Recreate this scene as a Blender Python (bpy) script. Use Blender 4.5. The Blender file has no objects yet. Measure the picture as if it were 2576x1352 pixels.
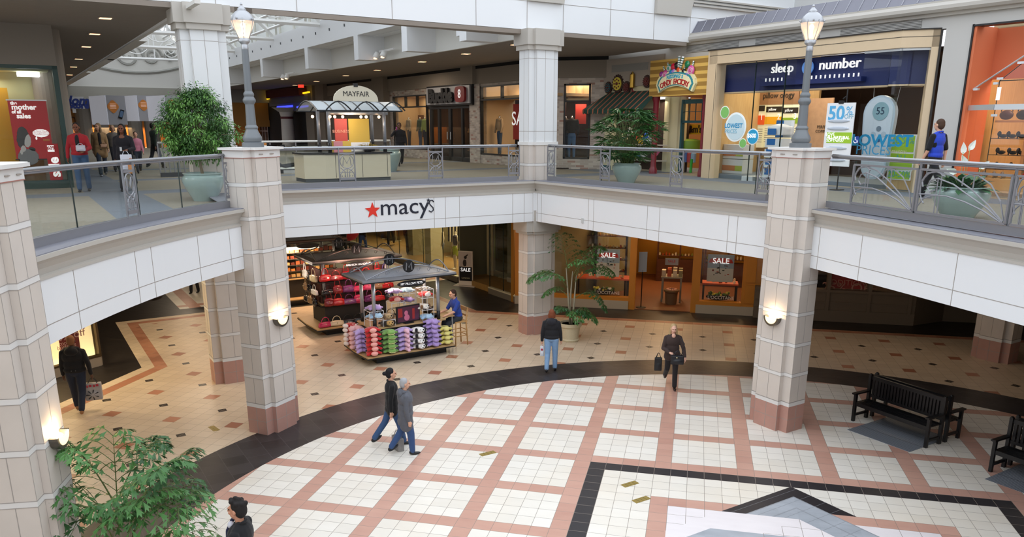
import bpy, bmesh, math, random
from mathutils import Vector, Matrix
random.seed(7)
SC = bpy.context.scene
COL = SC.collection
PI = math.pi
# ------------------------------------------------------------ camera, sky, exposure
CF, CYAW, CPITCH, CROLL = 1982.96, -0.226094, -0.271816, -0.001289
CO = Vector((1.67003, -14.05921, 6.27838)); CPX, CPY = 1288.0, 866.74
def _cam_axes():
    cy, sy, cp, sp = math.cos(CYAW), math.sin(CYAW), math.cos(CPITCH), math.sin(CPITCH)
    f = Vector((sy*cp, cy*cp, sp)); r = Vector((cy, -sy, 0)); d = f.cross(r)
    c, s = math.cos(CROLL), math.sin(CROLL)
    return c*r+s*d, -s*r+c*d, f
RX, RD, RF = _cam_axes()
cam = bpy.data.cameras.new('camera'); co = bpy.data.objects.new('camera', cam); COL.objects.link(co)
cam.sensor_width = 36; cam.lens = CF/2576*36; cam.shift_y = (CPY-676)/2576; cam.clip_start = .05; cam.clip_end = 400
m = Matrix.Identity(4)
for i in range(3):
    m[i][0] = RX[i]; m[i][1] = -RD[i]; m[i][2] = -RF[i]; m[i][3] = CO[i]
co.matrix_world = m
SC.camera = co
w = bpy.data.worlds.new('sky'); SC.world = w; w.use_nodes = True
bg = w.node_tree.nodes['Background']; bg.inputs[0].default_value = (0.86, 0.92, 1.0, 1); bg.inputs[1].default_value = 1.95
SC.view_settings.view_transform = 'Standard'; SC.view_settings.look = 'None'
SC.view_settings.exposure = 0.0; SC.view_settings.gamma = 1; SC.view_settings.use_curve_mapping = False

def area(name, loc, size, power, col=(1, .93, .82), rot=(0, 0, 0), size_y=None):
    l = bpy.data.lights.new(name, 'AREA'); l.energy = power; l.color = col; l.size = size
    if size_y: l.shape = 'RECTANGLE'; l.size_y = size_y
    o = bpy.data.objects.new(name, l); COL.objects.link(o); o.location = loc; o.rotation_euler = rot
    return o
def point(name, loc, power, col=(1, .75, .45), r=.05):
    l = bpy.data.lights.new(name, 'POINT'); l.energy = power; l.color = col; l.shadow_soft_size = r
    o = bpy.data.objects.new(name, l); COL.objects.link(o); o.location = loc
    return o
# ------------------------------------------------------------ where a pixel of the photo lies on a known plane
def ray(x, y): return RX*((x-CPX)/CF)+RD*((y-CPY)/CF)+RF
def atz(x, y, z=0.0):
    d = ray(x, y); return CO+d*((z-CO.z)/d.z)
def aty(x, y, Y):
    d = ray(x, y); return CO+d*((Y-CO.y)/d.y)
def atpl(x, y, p, n):
    d = ray(x, y); p = Vector(p); n = Vector(n); return CO+d*((p-CO).dot(n)/d.dot(n))
# ------------------------------------------------------------ materials
MATS = {}
def sr(c):
    if isinstance(c, str):
        c = tuple(int(c[i:i+2], 16)/255 for i in (0, 2, 4))
    return tuple(((v/12.92) if v <= .04045 else ((v+.055)/1.055)**2.4) for v in c)
def M(name, col, rough=.6, metal=0, emit=0, ecol=None, noise=0, nscale=8, bump=0, bscale=40, alpha=1, trans=0, ior=1.45, coat=0, spec=None, sheen=0):
    if name in MATS: return MATS[name]
    mt = bpy.data.materials.new(name); MATS[name] = mt; mt.use_nodes = True
    nt = mt.node_tree; b = nt.nodes['Principled BSDF']; c = sr(col)
    b.inputs['Base Color'].default_value = (*c, 1); b.inputs['Roughness'].default_value = rough
    b.inputs['Metallic'].default_value = metal
    if spec is not None: b.inputs['Specular IOR Level'].default_value = spec
    if coat: b.inputs['Coat Weight'].default_value = coat; b.inputs['Coat Roughness'].default_value = .08
    if sheen: b.inputs['Sheen Weight'].default_value = sheen
    if emit:
        b.inputs['Emission Color'].default_value = (*sr(ecol or col), 1); b.inputs['Emission Strength'].default_value = emit
    if trans: b.inputs['Transmission Weight'].default_value = trans; b.inputs['IOR'].default_value = ior
    if alpha < 1: b.inputs['Alpha'].default_value = alpha
    if noise or bump:
        tc = nt.nodes.new('ShaderNodeTexCoord')
        nz = nt.nodes.new('ShaderNodeTexNoise'); nz.inputs['Scale'].default_value = nscale; nz.inputs['Detail'].default_value = 6
        nt.links.new(tc.outputs['Object'], nz.inputs['Vector'])
        if noise:
            mx = nt.nodes.new('ShaderNodeMix'); mx.data_type = 'RGBA'
            mx.inputs[6].default_value = (*[max(0, v*(1-noise)) for v in c], 1)
            mx.inputs[7].default_value = (*[min(1, v*(1+noise)) for v in c], 1)
            nt.links.new(nz.outputs['Fac'], mx.inputs[0]); nt.links.new(mx.outputs[2], b.inputs['Base Color'])
        if bump:
            n2 = nt.nodes.new('ShaderNodeTexNoise'); n2.inputs['Scale'].default_value = bscale
            nt.links.new(tc.outputs['Object'], n2.inputs['Vector'])
            bp = nt.nodes.new('ShaderNodeBump'); bp.inputs['Strength'].default_value = bump; bp.inputs['Distance'].default_value = .02
            nt.links.new(n2.outputs['Fac'], bp.inputs['Height']); nt.links.new(bp.outputs['Normal'], b.inputs['Normal'])
    return mt
def glass(name, tint='dfeeea', refl=.08):
    """thin architectural pane: see-through with a clear mirror layer"""
    if name in MATS: return MATS[name]
    mt = bpy.data.materials.new(name); MATS[name] = mt; mt.use_nodes = True; nt = mt.node_tree; nt.nodes.clear()
    out = nt.nodes.new('ShaderNodeOutputMaterial'); t = nt.nodes.new('ShaderNodeBsdfTransparent'); g = nt.nodes.new('ShaderNodeBsdfGlossy')
    t.inputs[0].default_value = (*sr(tint), 1); g.inputs['Roughness'].default_value = .02
    lw = nt.nodes.new('ShaderNodeLayerWeight'); lw.inputs[0].default_value = .5
    pw = nt.nodes.new('ShaderNodeMath'); pw.operation = 'POWER'; pw.inputs[1].default_value = 5
    ml = nt.nodes.new('ShaderNodeMath'); ml.operation = 'MULTIPLY'; ml.inputs[1].default_value = .8
    nt.links.new(lw.outputs['Facing'], pw.inputs[0]); nt.links.new(pw.outputs[0], ml.inputs[0])
    ad = nt.nodes.new('ShaderNodeMath'); ad.operation = 'ADD'; ad.inputs[1].default_value = refl; ad.use_clamp = True
    mx = nt.nodes.new('ShaderNodeMixShader')
    nt.links.new(ml.outputs[0], ad.inputs[0]); nt.links.new(ad.outputs[0], mx.inputs[0])
    nt.links.new(t.outputs[0], mx.inputs[1]); nt.links.new(g.outputs[0], mx.inputs[2]); nt.links.new(mx.outputs[0], out.inputs[0])
    return mt
# node arithmetic for procedural patterns
class E:
    nt = None
    def __init__(s, sock): s.s = sock
    @staticmethod
    def op(o, *a):
        n = E.nt.nodes.new('ShaderNodeMath'); n.operation = o
        for i, v in enumerate(a):
            if isinstance(v, E): E.nt.links.new(v.s, n.inputs[i])
            else: n.inputs[i].default_value = v
        return E(n.outputs[0])
    def __add__(s, o): return E.op('ADD', s, o)
    def __radd__(s, o): return E.op('ADD', s, o)
    def __sub__(s, o): return E.op('SUBTRACT', s, o)
    def __rsub__(s, o): return E.op('SUBTRACT', o, s)
    def __mul__(s, o): return E.op('MULTIPLY', s, o)
    __rmul__ = __mul__
    def __truediv__(s, o): return E.op('DIVIDE', s, o)
    def __gt__(s, o): return E.op('GREATER_THAN', s, o)
    def __lt__(s, o): return E.op('LESS_THAN', s, o)
    def mod(s, o): return E.op('FLOORED_MODULO', s, o)
    def fl(s): return E.op('FLOOR', s)
    def abs(s): return E.op('ABSOLUTE', s)
    def an(s, o): return E.op('MULTIPLY', s, o)
    def orr(s, o): return E.op('MAXIMUM', s, o)
    def no(s): return E.op('SUBTRACT', 1, s)
    def between(s, a, b): return (s > a).an(s < b)
def mixc(fac, a, b):
    n = E.nt.nodes.new('ShaderNodeMix'); n.data_type = 'RGBA'
    E.nt.links.new(fac.s, n.inputs[0])
    for i, v in ((6, a), (7, b)):
        if isinstance(v, E): E.nt.links.new(v.s, n.inputs[i])
        else: n.inputs[i].default_value = (*sr(v), 1)
    return E(n.outputs[2])
def patmat(name, fn, rough=.35, bump=None, spec=None):
    """fn(x, y, z, N) -> colour socket, or (colour, roughness)"""
    mt = bpy.data.materials.new(name); MATS[name] = mt; mt.use_nodes = True; nt = mt.node_tree; E.nt = nt
    b = nt.nodes['Principled BSDF']; b.inputs['Roughness'].default_value = rough
    if spec is not None: b.inputs['Specular IOR Level'].default_value = spec
    g = nt.nodes.new('ShaderNodeNewGeometry'); sp = nt.nodes.new('ShaderNodeSeparateXYZ'); nt.links.new(g.outputs['Position'], sp.inputs[0])
    def N(scale, detail=4, stretch=(1, 1, 1), w=None):
        mp = nt.nodes.new('ShaderNodeMapping'); mp.inputs['Scale'].default_value = stretch
        nt.links.new(g.outputs['Position'], mp.inputs[0])
        n = nt.nodes.new('ShaderNodeTexNoise'); n.inputs['Scale'].default_value = scale; n.inputs['Detail'].default_value = detail
        nt.links.new(mp.outputs[0], n.inputs['Vector']); return E(n.outputs['Fac'])
    r = fn(E(sp.outputs[0]), E(sp.outputs[1]), E(sp.outputs[2]), N)
    if isinstance(r, tuple):
        nt.links.new(r[1].s, b.inputs['Roughness']); r = r[0]
    nt.links.new(r.s, b.inputs['Base Color'])
    return mt
def wn(x, y):
    """random value per cell"""
    c = E.nt.nodes.new('ShaderNodeCombineXYZ'); E.nt.links.new(x.s, c.inputs[0]); E.nt.links.new(y.s, c.inputs[1])
    n = E.nt.nodes.new('ShaderNodeTexWhiteNoise'); n.noise_dimensions = '2D'; E.nt.links.new(c.outputs[0], n.inputs['Vector']); return E(n.outputs[0])
# ------------------------------------------------------------ mesh building
class MB:
    def __init__(s): s.v = []; s.f = []; s.m = []; s.mat = 0
    def add(s, vs, fs):
        o = len(s.v); s.v += [tuple(v) for v in vs]; s.f += [tuple(i+o for i in f) for f in fs]; s.m += [s.mat]*len(fs); return s
    def box(s, a, b, R=None, c=None):
        x0, y0, z0 = a; x1, y1, z1 = b
        vs = [Vector(p) for p in ((x0, y0, z0), (x1, y0, z0), (x1, y1, z0), (x0, y1, z0), (x0, y0, z1), (x1, y0, z1), (x1, y1, z1), (x0, y1, z1))]
        if R is not None: vs = [R @ v for v in vs]
        if c is not None: vs = [v+Vector(c) for v in vs]
        return s.add(vs, [(0, 3, 2, 1), (4, 5, 6, 7), (0, 1, 5, 4), (1, 2, 6, 5), (2, 3, 7, 6), (3, 0, 4, 7)])
    def cbox(s, c, d, rz=0, R=None):
        R = R or Matrix.Rotation(rz, 3, 'Z'); d = Vector(d)/2
        return s.box(-d, d, R, c)
    def prism(s, poly, z0, z1, z1s=None):
        n = len(poly); A = sum(poly[i][0]*poly[(i+1) % n][1]-poly[(i+1) % n][0]*poly[i][1] for i in range(n))
        if A < 0: poly = poly[::-1]
        vs = [(p[0], p[1], z0) for p in poly]+[(p[0], p[1], z1) for p in poly]
        return s.add(vs, [tuple(range(n-1, -1, -1)), tuple(range(n, 2*n))]+[(i, (i+1) % n, n+(i+1) % n, n+i) for i in range(n)])
    def slab(s, pts, n, t):
        """planar outline (3-D points) given thickness t along n"""
        n = Vector(n).normalized()*t; k = len(pts); pts = [Vector(p) for p in pts]
        return s.add(pts+[p+n for p in pts], [tuple(range(k-1, -1, -1)), tuple(range(k, 2*k))]+[(i, (i+1) % k, k+(i+1) % k, k+i) for i in range(k)])
    def tube(s, path, r, n=8, closed=False, cap=True):
        path = [Vector(p) for p in path]; k = len(path)
        rr = r if isinstance(r, (list, tuple)) else [r]*k
        vs = []; up = None
        for i, p in enumerate(path):
            if closed: t = path[(i+1) % k]-path[i-1]
            else: t = path[min(i+1, k-1)]-path[max(i-1, 0)]
            if t.length < 1e-9: t = Vector((0, 0, 1))
            t.normalize()
            if up is None:
                up = Vector((0, 0, 1)) if abs(t.z) < .9 else Vector((1, 0, 0))
            a = t.cross(up)
            if a.length < 1e-6: a = t.orthogonal()
            a.normalize(); b = a.cross(t).normalized(); up = b
            vs += [p+(a*math.cos(2*PI*j/n)+b*math.sin(2*PI*j/n))*rr[i] for j in range(n)]
        fs = []
        for i in range(k if closed else k-1):
            i2 = (i+1) % k
            fs += [(i*n+j, i2*n+j, i2*n+(j+1) % n, i*n+(j+1) % n) for j in range(n)]
        if not closed and cap: fs += [tuple(range(n)), tuple(range((k-1)*n+n-1, (k-1)*n-1, -1))]
        return s.add(vs, fs)
    def lathe(s, prof, c=(0, 0, 0), n=24, axis=None):
        vs = []; fs = []; k = len(prof); c = Vector(c)
        for r, z in prof:
            vs += [Vector((r*math.cos(2*PI*j/n), r*math.sin(2*PI*j/n), z)) for j in range(n)]
        if axis is not None: vs = [axis @ v for v in vs]
        vs = [v+c for v in vs]
        for i in range(k-1): fs += [(i*n+j, i*n+(j+1) % n, (i+1)*n+(j+1) % n, (i+1)*n+j) for j in range(n)]
        if prof[0][0] > 1e-4: fs.append(tuple(range(n-1, -1, -1)))
        if prof[-1][0] > 1e-4: fs.append(tuple(range((k-1)*n, k*n)))
        return s.add(vs, fs)
    def ell(s, c, r, R=None, n=14, m=9):
        c = Vector(c); r = (r, r, r) if isinstance(r, (int, float)) else r
        vs = []
        for i in range(m+1):
            t = PI*i/m
            for j in range(n):
                p = Vector((r[0]*math.sin(t)*math.cos(2*PI*j/n), r[1]*math.sin(t)*math.sin(2*PI*j/n), -r[2]*math.cos(t)))
                vs.append((R @ p if R is not None else p)+c)
        return s.add(vs, [(i*n+j, i*n+(j+1) % n, (i+1)*n+(j+1) % n, (i+1)*n+j) for i in range(m) for j in range(n)])
    def quad(s, a, b, c, d): return s.add([a, b, c, d], [(0, 1, 2, 3)])
    def wall(s, p0, p1, z0, z1, t=.1, side=1):
        """upright slab from p0 to p1, thickness to one side"""
        d = Vector((p1[0]-p0[0], p1[1]-p0[1], 0)).normalized(); n = Vector((-d.y, d.x, 0))*t*side
        return s.prism([(p0[0], p0[1]), (p1[0], p1[1]), (p1[0]+n.x, p1[1]+n.y), (p0[0]+n.x, p0[1]+n.y)], z0, z1)
    def build(s, name, mats, parent=None, smooth=False, label=None, inv=True):
        me = bpy.data.meshes.new(name); me.from_pydata(s.v, [], s.f); me.validate()
        for q in (mats if isinstance(mats, (list, tuple)) else [mats]): me.materials.append(q)
        if len(me.polygons) == len(s.m): me.polygons.foreach_set('material_index', s.m)
        if smooth: me.polygons.foreach_set('use_smooth', [True]*len(me.polygons))
        bm = bmesh.new(); bm.from_mesh(me); bmesh.ops.remove_doubles(bm, verts=bm.verts, dist=1e-5)
        bmesh.ops.recalc_face_normals(bm, faces=bm.faces)
        if smooth == 'auto':
            for e in bm.edges:
                if len(e.link_faces) == 2 and e.calc_face_angle(0) > .6: e.smooth = False
        bm.to_mesh(me); bm.free()
        o = bpy.data.objects.new(name, me); COL.objects.link(o)
        if parent is not None:
            o.parent = parent
            if inv: o.matrix_parent_inverse = world(parent).inverted()
        if label: o['label'] = label
        return o
def world(o):
    m = o.matrix_basis.copy()
    return (world(o.parent) @ o.matrix_parent_inverse @ m) if o.parent else m
def struct(o): o['kind'] = 'structure'; return o
def tag(o, label, cat, group=None, kind=None):
    o['label'] = label; o['category'] = cat
    if group: o['group'] = group
    if kind: o['kind'] = kind
    return o
def thing(name, label, cat, loc=(0, 0, 0), rz=0, group=None, R=None):
    o = bpy.data.objects.new(name, None); COL.objects.link(o); o.empty_display_size = .1
    o.location = loc; o.rotation_euler = (0, 0, rz)
    if R is not None: o.rotation_euler = R.to_euler()
    return tag(o, label, cat, group)
KIDS = {}
def copy_tree(o, label=None, loc=None, rz=None, parent=None, group=None):
    c = o.copy(); COL.objects.link(c); c.parent = parent
    if parent is not None: c.matrix_parent_inverse = o.matrix_parent_inverse.copy()
    if label: c['label'] = label
    if group: c['group'] = group
    if loc is not None: c.location = loc
    if rz is not None: c.rotation_euler = (0, 0, rz)
    for ch in [k for k in list(bpy.data.objects) if k.parent == o] if o not in KIDS else KIDS[o]:
        copy_tree(ch, parent=c)
    return c
def L(mb, name, mats, parent, smooth=False, label=None):
    """part given in its thing's own coordinates"""
    return mb.build(name, mats, parent, smooth, label, inv=False)
def text(s, size, mat, parent, loc, R, ext=.004, align='CENTER', name='lettering', font_shear=0, sx=1, bold=0):
    cu = bpy.data.curves.new(name, 'FONT'); cu.body = s; cu.size = size; cu.extrude = ext; cu.align_x = align; cu.align_y = 'CENTER'
    cu.shear = font_shear; cu.offset = bold; cu.resolution_u = 3
    t = bpy.data.objects.new(name, cu); COL.objects.link(t)
    me = bpy.data.meshes.new_from_object(t.evaluated_get(bpy.context.evaluated_depsgraph_get())); bpy.data.objects.remove(t)
    me.materials.clear(); me.materials.append(mat); me.name = name
    o = bpy.data.objects.new(name, me); COL.objects.link(o)
    X, Y = Vector(R[0]).normalized()*sx, Vector(R[1]).normalized(); Z = Vector(R[0]).cross(Vector(R[1])).normalized()
    mt = Matrix.Identity(4)
    for i in range(3): mt[i][0] = X[i]; mt[i][1] = Y[i]; mt[i][2] = Z[i]; mt[i][3] = loc[i]
    me.transform(mt)
    if parent is not None:
        o.parent = parent; o.matrix_parent_inverse = world(parent).inverted()
    return o
def blob(name, parts, mat, parent=None, vox=.012, smooth=2, label=None, inv=False, mats=None):
    """one continuous surface grown from overlapping rounded forms.
    parts: ('c', [(p, r), ...]) tapered chain; ('e', centre, radii, R) ellipsoid; ('b', centre, size, R) box"""
    mb = MB()
    for p in parts:
        if p[0] == 'c':
            pts = p[1]
            fl = p[2] if len(p) > 2 else None
            for (a, ra), (b, rb) in zip(pts[:-1], pts[1:]):
                a = Vector(a); b = Vector(b); n = max(2, int((b-a).length/.05)+1)
                mb.tube([a.lerp(b, i/n) for i in range(n+1)], [ra+(rb-ra)*i/n for i in range(n+1)], 12)
            for a, ra in pts: mb.ell(a, ra*1.0, n=12, m=8)
        elif p[0] == 'e': mb.ell(p[1], p[2], p[3] if len(p) > 3 else None, n=16, m=10)
        elif p[0] == 'b': mb.cbox(p[1], p[2], R=p[3] if len(p) > 3 else Matrix.Identity(3))
        elif p[0] == 'm': mb.add(p[1], p[2])
    me = bpy.data.meshes.new(name); me.from_pydata(mb.v, [], mb.f)
    o = bpy.data.objects.new(name, me); COL.objects.link(o)
    r = o.modifiers.new('r', 'REMESH'); r.mode = 'VOXEL'; r.voxel_size = vox; r.use_smooth_shade = True
    if smooth:
        sm = o.modifiers.new('s', 'SMOOTH'); sm.iterations = smooth; sm.factor = .5
    m2 = bpy.data.meshes.new_from_object(o.evaluated_get(bpy.context.evaluated_depsgraph_get()))
    bpy.data.objects.remove(o); bpy.data.meshes.remove(me)
    m2.name = name; m2.materials.clear()
    for q in (mats or [mat]): m2.materials.append(q)
    m2.polygons.foreach_set('use_smooth', [True]*len(m2.polygons))
    o = bpy.data.objects.new(name, m2); COL.objects.link(o)
    if parent is not None:
        o.parent = parent
        if inv: o.matrix_parent_inverse = world(parent).inverted()
    if label: o['label'] = label
    return o
def V2(a, b=None): return Vector((a[0], a[1], 0))

class Plane:
    """an upright plane: p0 plan origin, d plan direction (to the right as seen), n towards the viewer"""
    def __init__(s, p0, d):
        s.p0 = Vector((p0[0], p0[1], 0)); s.d = Vector((d[0], d[1], 0)).normalized(); s.n = Vector((s.d.y, -s.d.x, 0))
        s.R = (s.d, Vector((0, 0, 1))); s.a = math.atan2(s.d.y, s.d.x)
    def P(s, k, z, o=0): return s.p0+s.d*k+s.n*o+Vector((0, 0, z))
    def K(s, px, py, o=0):
        p = atpl(px, py, s.p0+s.n*o, s.n); return (p-s.p0).dot(s.d), p.z
    def box(s, mb, k0, k1, z0, z1, o0=0, o1=.05):
        q = [s.P(k0, 0, o0), s.P(k1, 0, o0), s.P(k1, 0, o1), s.P(k0, 0, o1)]; mb.prism([(v.x, v.y) for v in q], z0, z1); return mb
    def rect(s, mb, x0, y0, x1, y1, o0=0, o1=.05):
        k0, z0 = s.K(x0, y0, o1); k1, z1 = s.K(x1, y1, o1); s.box(mb, min(k0, k1), max(k0, k1), min(z0, z1), max(z0, z1), o0, o1); return mb
    def poly(s, mb, kz, o0, o1): mb.slab([s.P(k, z, o0) for k, z in kz], s.n, o1-o0); return mb
    def disc(s, mb, k, z, r, o0, o1, n=24, ry=None): return s.poly(mb, [(k+r*math.cos(2*PI*i/n), z+(ry or r)*math.sin(2*PI*i/n)) for i in range(n)], o0, o1)
    def text(s, t, px, py, size, mat, parent, o=.05, ext=.004, **kw):
        k, z = s.K(px, py, o); return text(t, size, mat, parent, s.P(k, z, o), s.R, ext, **kw)
def one(fn, name, mat, parent=None, smooth=False):
    mb = MB(); fn(mb); return mb.build(name, mat, parent, smooth)
# ------------------------------------------------------------ procedural surfaces of the building
T = .305
Q2 = .70711
def cs(s, t, z=None):
    """corridor axes: s runs north-west, t across it"""
    p = ((-s+t)*Q2, (s+t)*Q2)
    return p if z is None else (p[0], p[1], z)
def st(x, y): return ((y-x)*Q2, (x+y)*Q2)
def floor_fn(x, y, z, N):
    u = x/T; v = y/T
    dx = x-3.66; dy = y+3.70
    d = E.op('SQRT', dx*dx+dy*dy)
    ring = d.between(9.97, 11.28); inside = d < 9.97
    mu = u.mod(5); mv = v.mod(5)
    pinkg = (mu > 4).orr(mv < 1)
    sq = u.between(0, 24).an((v*-1) > 0)
    inn = u.between(1, 23).an(v < -1)
    frame = u.between(4, 20).an(v < -4).an((u.between(5, 19).an(v < -5)).no())
    core = u.between(5, 19).an(v < -5)
    sv = (v*-1-.9)-(u-12).abs()
    darkv = inn.an(sv.between(0, 1.3)).an(v > -5).an(((u > 12).an(v < -4)).no())
    greyv = inn.an(sv.between(1.3, 4.1)).an((u > 12).orr(v > -5))
    grey2 = (v < -7.1).an((u-v) > 14.4).an(u < 19)
    # outside the ring: accents on a five tile lattice
    terr = (mu > 4).an(mv < 1)
    du = (u-2).mod(5); dv = (v-3).mod(5)
    a1 = E.op('MINIMUM', du, 5-du); a2 = E.op('MINIMUM', dv, 5-dv)
    dark = (a1+a2) < .42
    dN = 39-v; dC = (20.7-u-v)*Q2; dNC = dN.orr(dC)
    d1 = u+41; d2 = (u+v+30)*Q2; dW = d1.orr(d2); d3 = (79.3-v+u)*Q2
    D = E.op('MINIMUM', E.op('MINIMUM', dNC, dW), d3)
    slate = D < 0; band = D.between(.05, 1.0); band2 = D.between(1.0, 2.0)
    # north: the pink row touches the slate; west: one beige row between them
    west = E.op('MINIMUM', dW, d3) < dNC
    pinkb = (west.an(band2)).orr(west.no().an(band))
    edge = (D < 2.6)
    far = (u+v > -20).an((v-u) > 83.5)
    farb = far.an((u+v).between(-18.5, -17).orr((v-u).between(85, 86.5)).orr(((u+v).mod(9) < 1.3)))
    # joints
    ju = u.mod(1); jv = v.mod(1); jw = .012
    joint = (ju < jw).orr(ju > 1-jw).orr(jv < jw).orr(jv > 1-jw)
    # ring slabs: herringbone-like long slates
    ru = (u+v)*.5; rv = (v-u)*.5
    rj = ((ru.mod(1) < .02)).orr(((rv+ru.fl()*.5).mod(2)) < .02)
    cell = wn(u.fl(), v.fl())
    n1 = N(2.2, 6, (1, 3, 1)); n2 = N(.5, 3)
    white = mixc(cell*.5+n1*.5, 'ddd6ca', 'f0ebe2'); white = mixc(((n2-.45)*1.2), white, 'ead9c0')
    pink = mixc(cell*.35+n1*.6, 'b98a7a', 'd3a896')
    beige = mixc(cell*.5+n1*.5, 'cbb59b', 'dcc8af')
    terrc = mixc(cell, 'a36a50', 'bd8468')
    slc = mixc(wn(ru.fl(), (rv+ru.fl()*.5).fl())*.6+n1*.5, '1d1a1b', '3d3839')
    slc2 = mixc(n1, '1b1715', '332c28')
    grey = mixc(n1*.9+cell*.2, '8f949c', 'b4b9c0')
    c = mixc(terr, beige, terrc); c = mixc(dark, c, '2b2422')
    c = mixc(edge, c, beige); c = mixc(pinkb, c, terrc); c = mixc(joint, c, 'a08c74')
    c = mixc(slate, c, slc2)
    fc = mixc(farb, white, pink); c = mixc(far, c, fc)
    g = mixc(pinkg, white, pink)
    core_c = mixc(n1, 'e2dadb', 'efe8e8')
    q = mixc(inn, '2c2a2e', white); q = mixc(frame, q, pink); q = mixc(core, q, core_c)
    q = mixc(grey2, q, grey)
    g = mixc(sq, g, q)
    gj = (inn.an(sv.between(0, 4.1))).no()
    g = mixc(joint.an(gj), g, '8d8177')
    g = mixc(greyv.an(inn), g, grey); g = mixc(darkv, g, '29262a')
    dj = ((sv-1.3).mod(1.4) < .03).orr((((u-12).abs()-(v*-1-.9)*1).mod(1.4)) < .03).orr(((u-12+v*-1).mod(1.414)) < .03)
    g = mixc(dj.an(greyv.orr(darkv)), g, '77797d')
    c = mixc(inside, c, g)
    c = mixc(ring, c, slc); c = mixc(ring.an(rj), c, '4d4749')
    rough = .30+n1*.16+ring*.02
    return c, rough
MF = patmat('floor_tiles', floor_fn, rough=.35, spec=.45)
def carpet_fn(x, y, z, N):
    s = (y-x)*Q2; t = (x+y)*Q2
    n = N(9, 5, (1, 4, 1)); n2 = N(30, 3)
    c = mixc(n*.7+n2*.4-.05, '716b60', '9b9588')
    b1 = (s.between(10.6, 11.7)).orr(s.between(15.8, 16.6)).orr(s.between(22, 22.8))
    b2 = ((x*.707+y*.707).between(9.6, 10.9)).orr(t.between(-7.2, -6.0))
    b3 = (x+y).between(5.2, 6.6).an(x > -3)
    g = mixc(n2, '656b74', '777d86')
    return mixc(b1.orr(b2).orr(b3), c, g)
MCARP = patmat('carpet', carpet_fn, rough=.95, spec=.1)
MST = M('stone_cladding', 'cfc6bd', .5, noise=.07, nscale=3, bump=.02)
MSTW = M('stone_band', 'dcdad7', .5)
MSTP = M('stone_base', 'b58a7d', .45, noise=.1, nscale=5)
MJ = M('joint', 'a09993', .8)
MWH = M('white_panel', 'e6e8ea', .45)
MUP = M('column_panel', 'dcdedf', .45)
MGR = M('grey_moulding', 'b9b4ac', .6)
MLED = M('slate_ledge', '7d7d86', .5, noise=.12, nscale=20)
MRAIL = M('rail_paint', '8b8b90', .35, metal=.35)
MRAIL2 = M('rail_top', 'a4a6aa', .25, metal=.8)
MCEIL = M('ceiling_tile', '8c8278', .9, noise=.05, nscale=3)
MCEIL2 = M('ceiling_dark', '4a413a', .9)
MBND = M('grey_fascia', '9c978f', .8)
MGLS = glass('clear_glass', 'f8fbfa', .02)
MGLS2 = glass('shop_glass', 'fafbfa', .02)
MBLK = M('black_metal', '17171a', .4)
MBLK2 = M('soft_black', '131316', .85)
# ------------------------------------------------------------ floor slabs
mb = MB(); mb.quad((-48, -22, 0), (26, -22, 0), (26, 45, 0), (-48, 45, 0)); struct(mb.build('floor', MF))
def arcL(y, off=0): return (9.695-math.sqrt((16.705+off)**2-(y+1.253)**2), y)
def lineR(y, off=0):
    return (-390.49+math.sqrt((450.87+off)**2-(y+215.8)**2), y)
LB = [arcL(-6.6+i*.5) for i in range(14)]          # left bay, from the near pillar to the lamp pillar
RB = [lineR(2.55-i*.8) for i in range(8)]          # right bay
ML = [(-9.25, 3.2), (-2.93, 9.0)]
MRt = [(-2.93, 9.0), (3.35, 3.30)]
def offset(line, d):
    """shift a polyline to its left by d (into the slab)"""
    out = []
    n = len(line)
    for i, p in enumerate(line):
        a = Vector(line[max(i-1, 0)]); b = Vector(line[min(i+1, n-1)]); t = (b-a).normalized()
        out.append((p[0]-t.y*d, p[1]+t.x*d))
    return out
slab_in = offset(LB, .12)+[(-7.2, .45)]+[(-9.4, 3.0)]+[(-9.35, 3.3), (-2.95, 9.16)]+[(3.43, 3.40), (4.05, 2.95)]+offset(RB, .12)+[(9.32, -7)]
out = [(26, -7), (26, 45), (-48, 45), (-48, -9), (-6.4, -9)]
mb = MB(); mb.prism(slab_in+out, 3.85, 4.6)
mb.build('slab', M('soffit_brown', '4a3c30', .9))  # underside darkened to cut bounced light and deepen the shade below
o = bpy.data.objects['slab']; o.name = 'ceiling'; struct(o)
mb = MB(); mb.prism([(p[0], p[1]) for p in slab_in+out], 4.6, 4.612); struct(mb.build('floor', MCARP))

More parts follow.
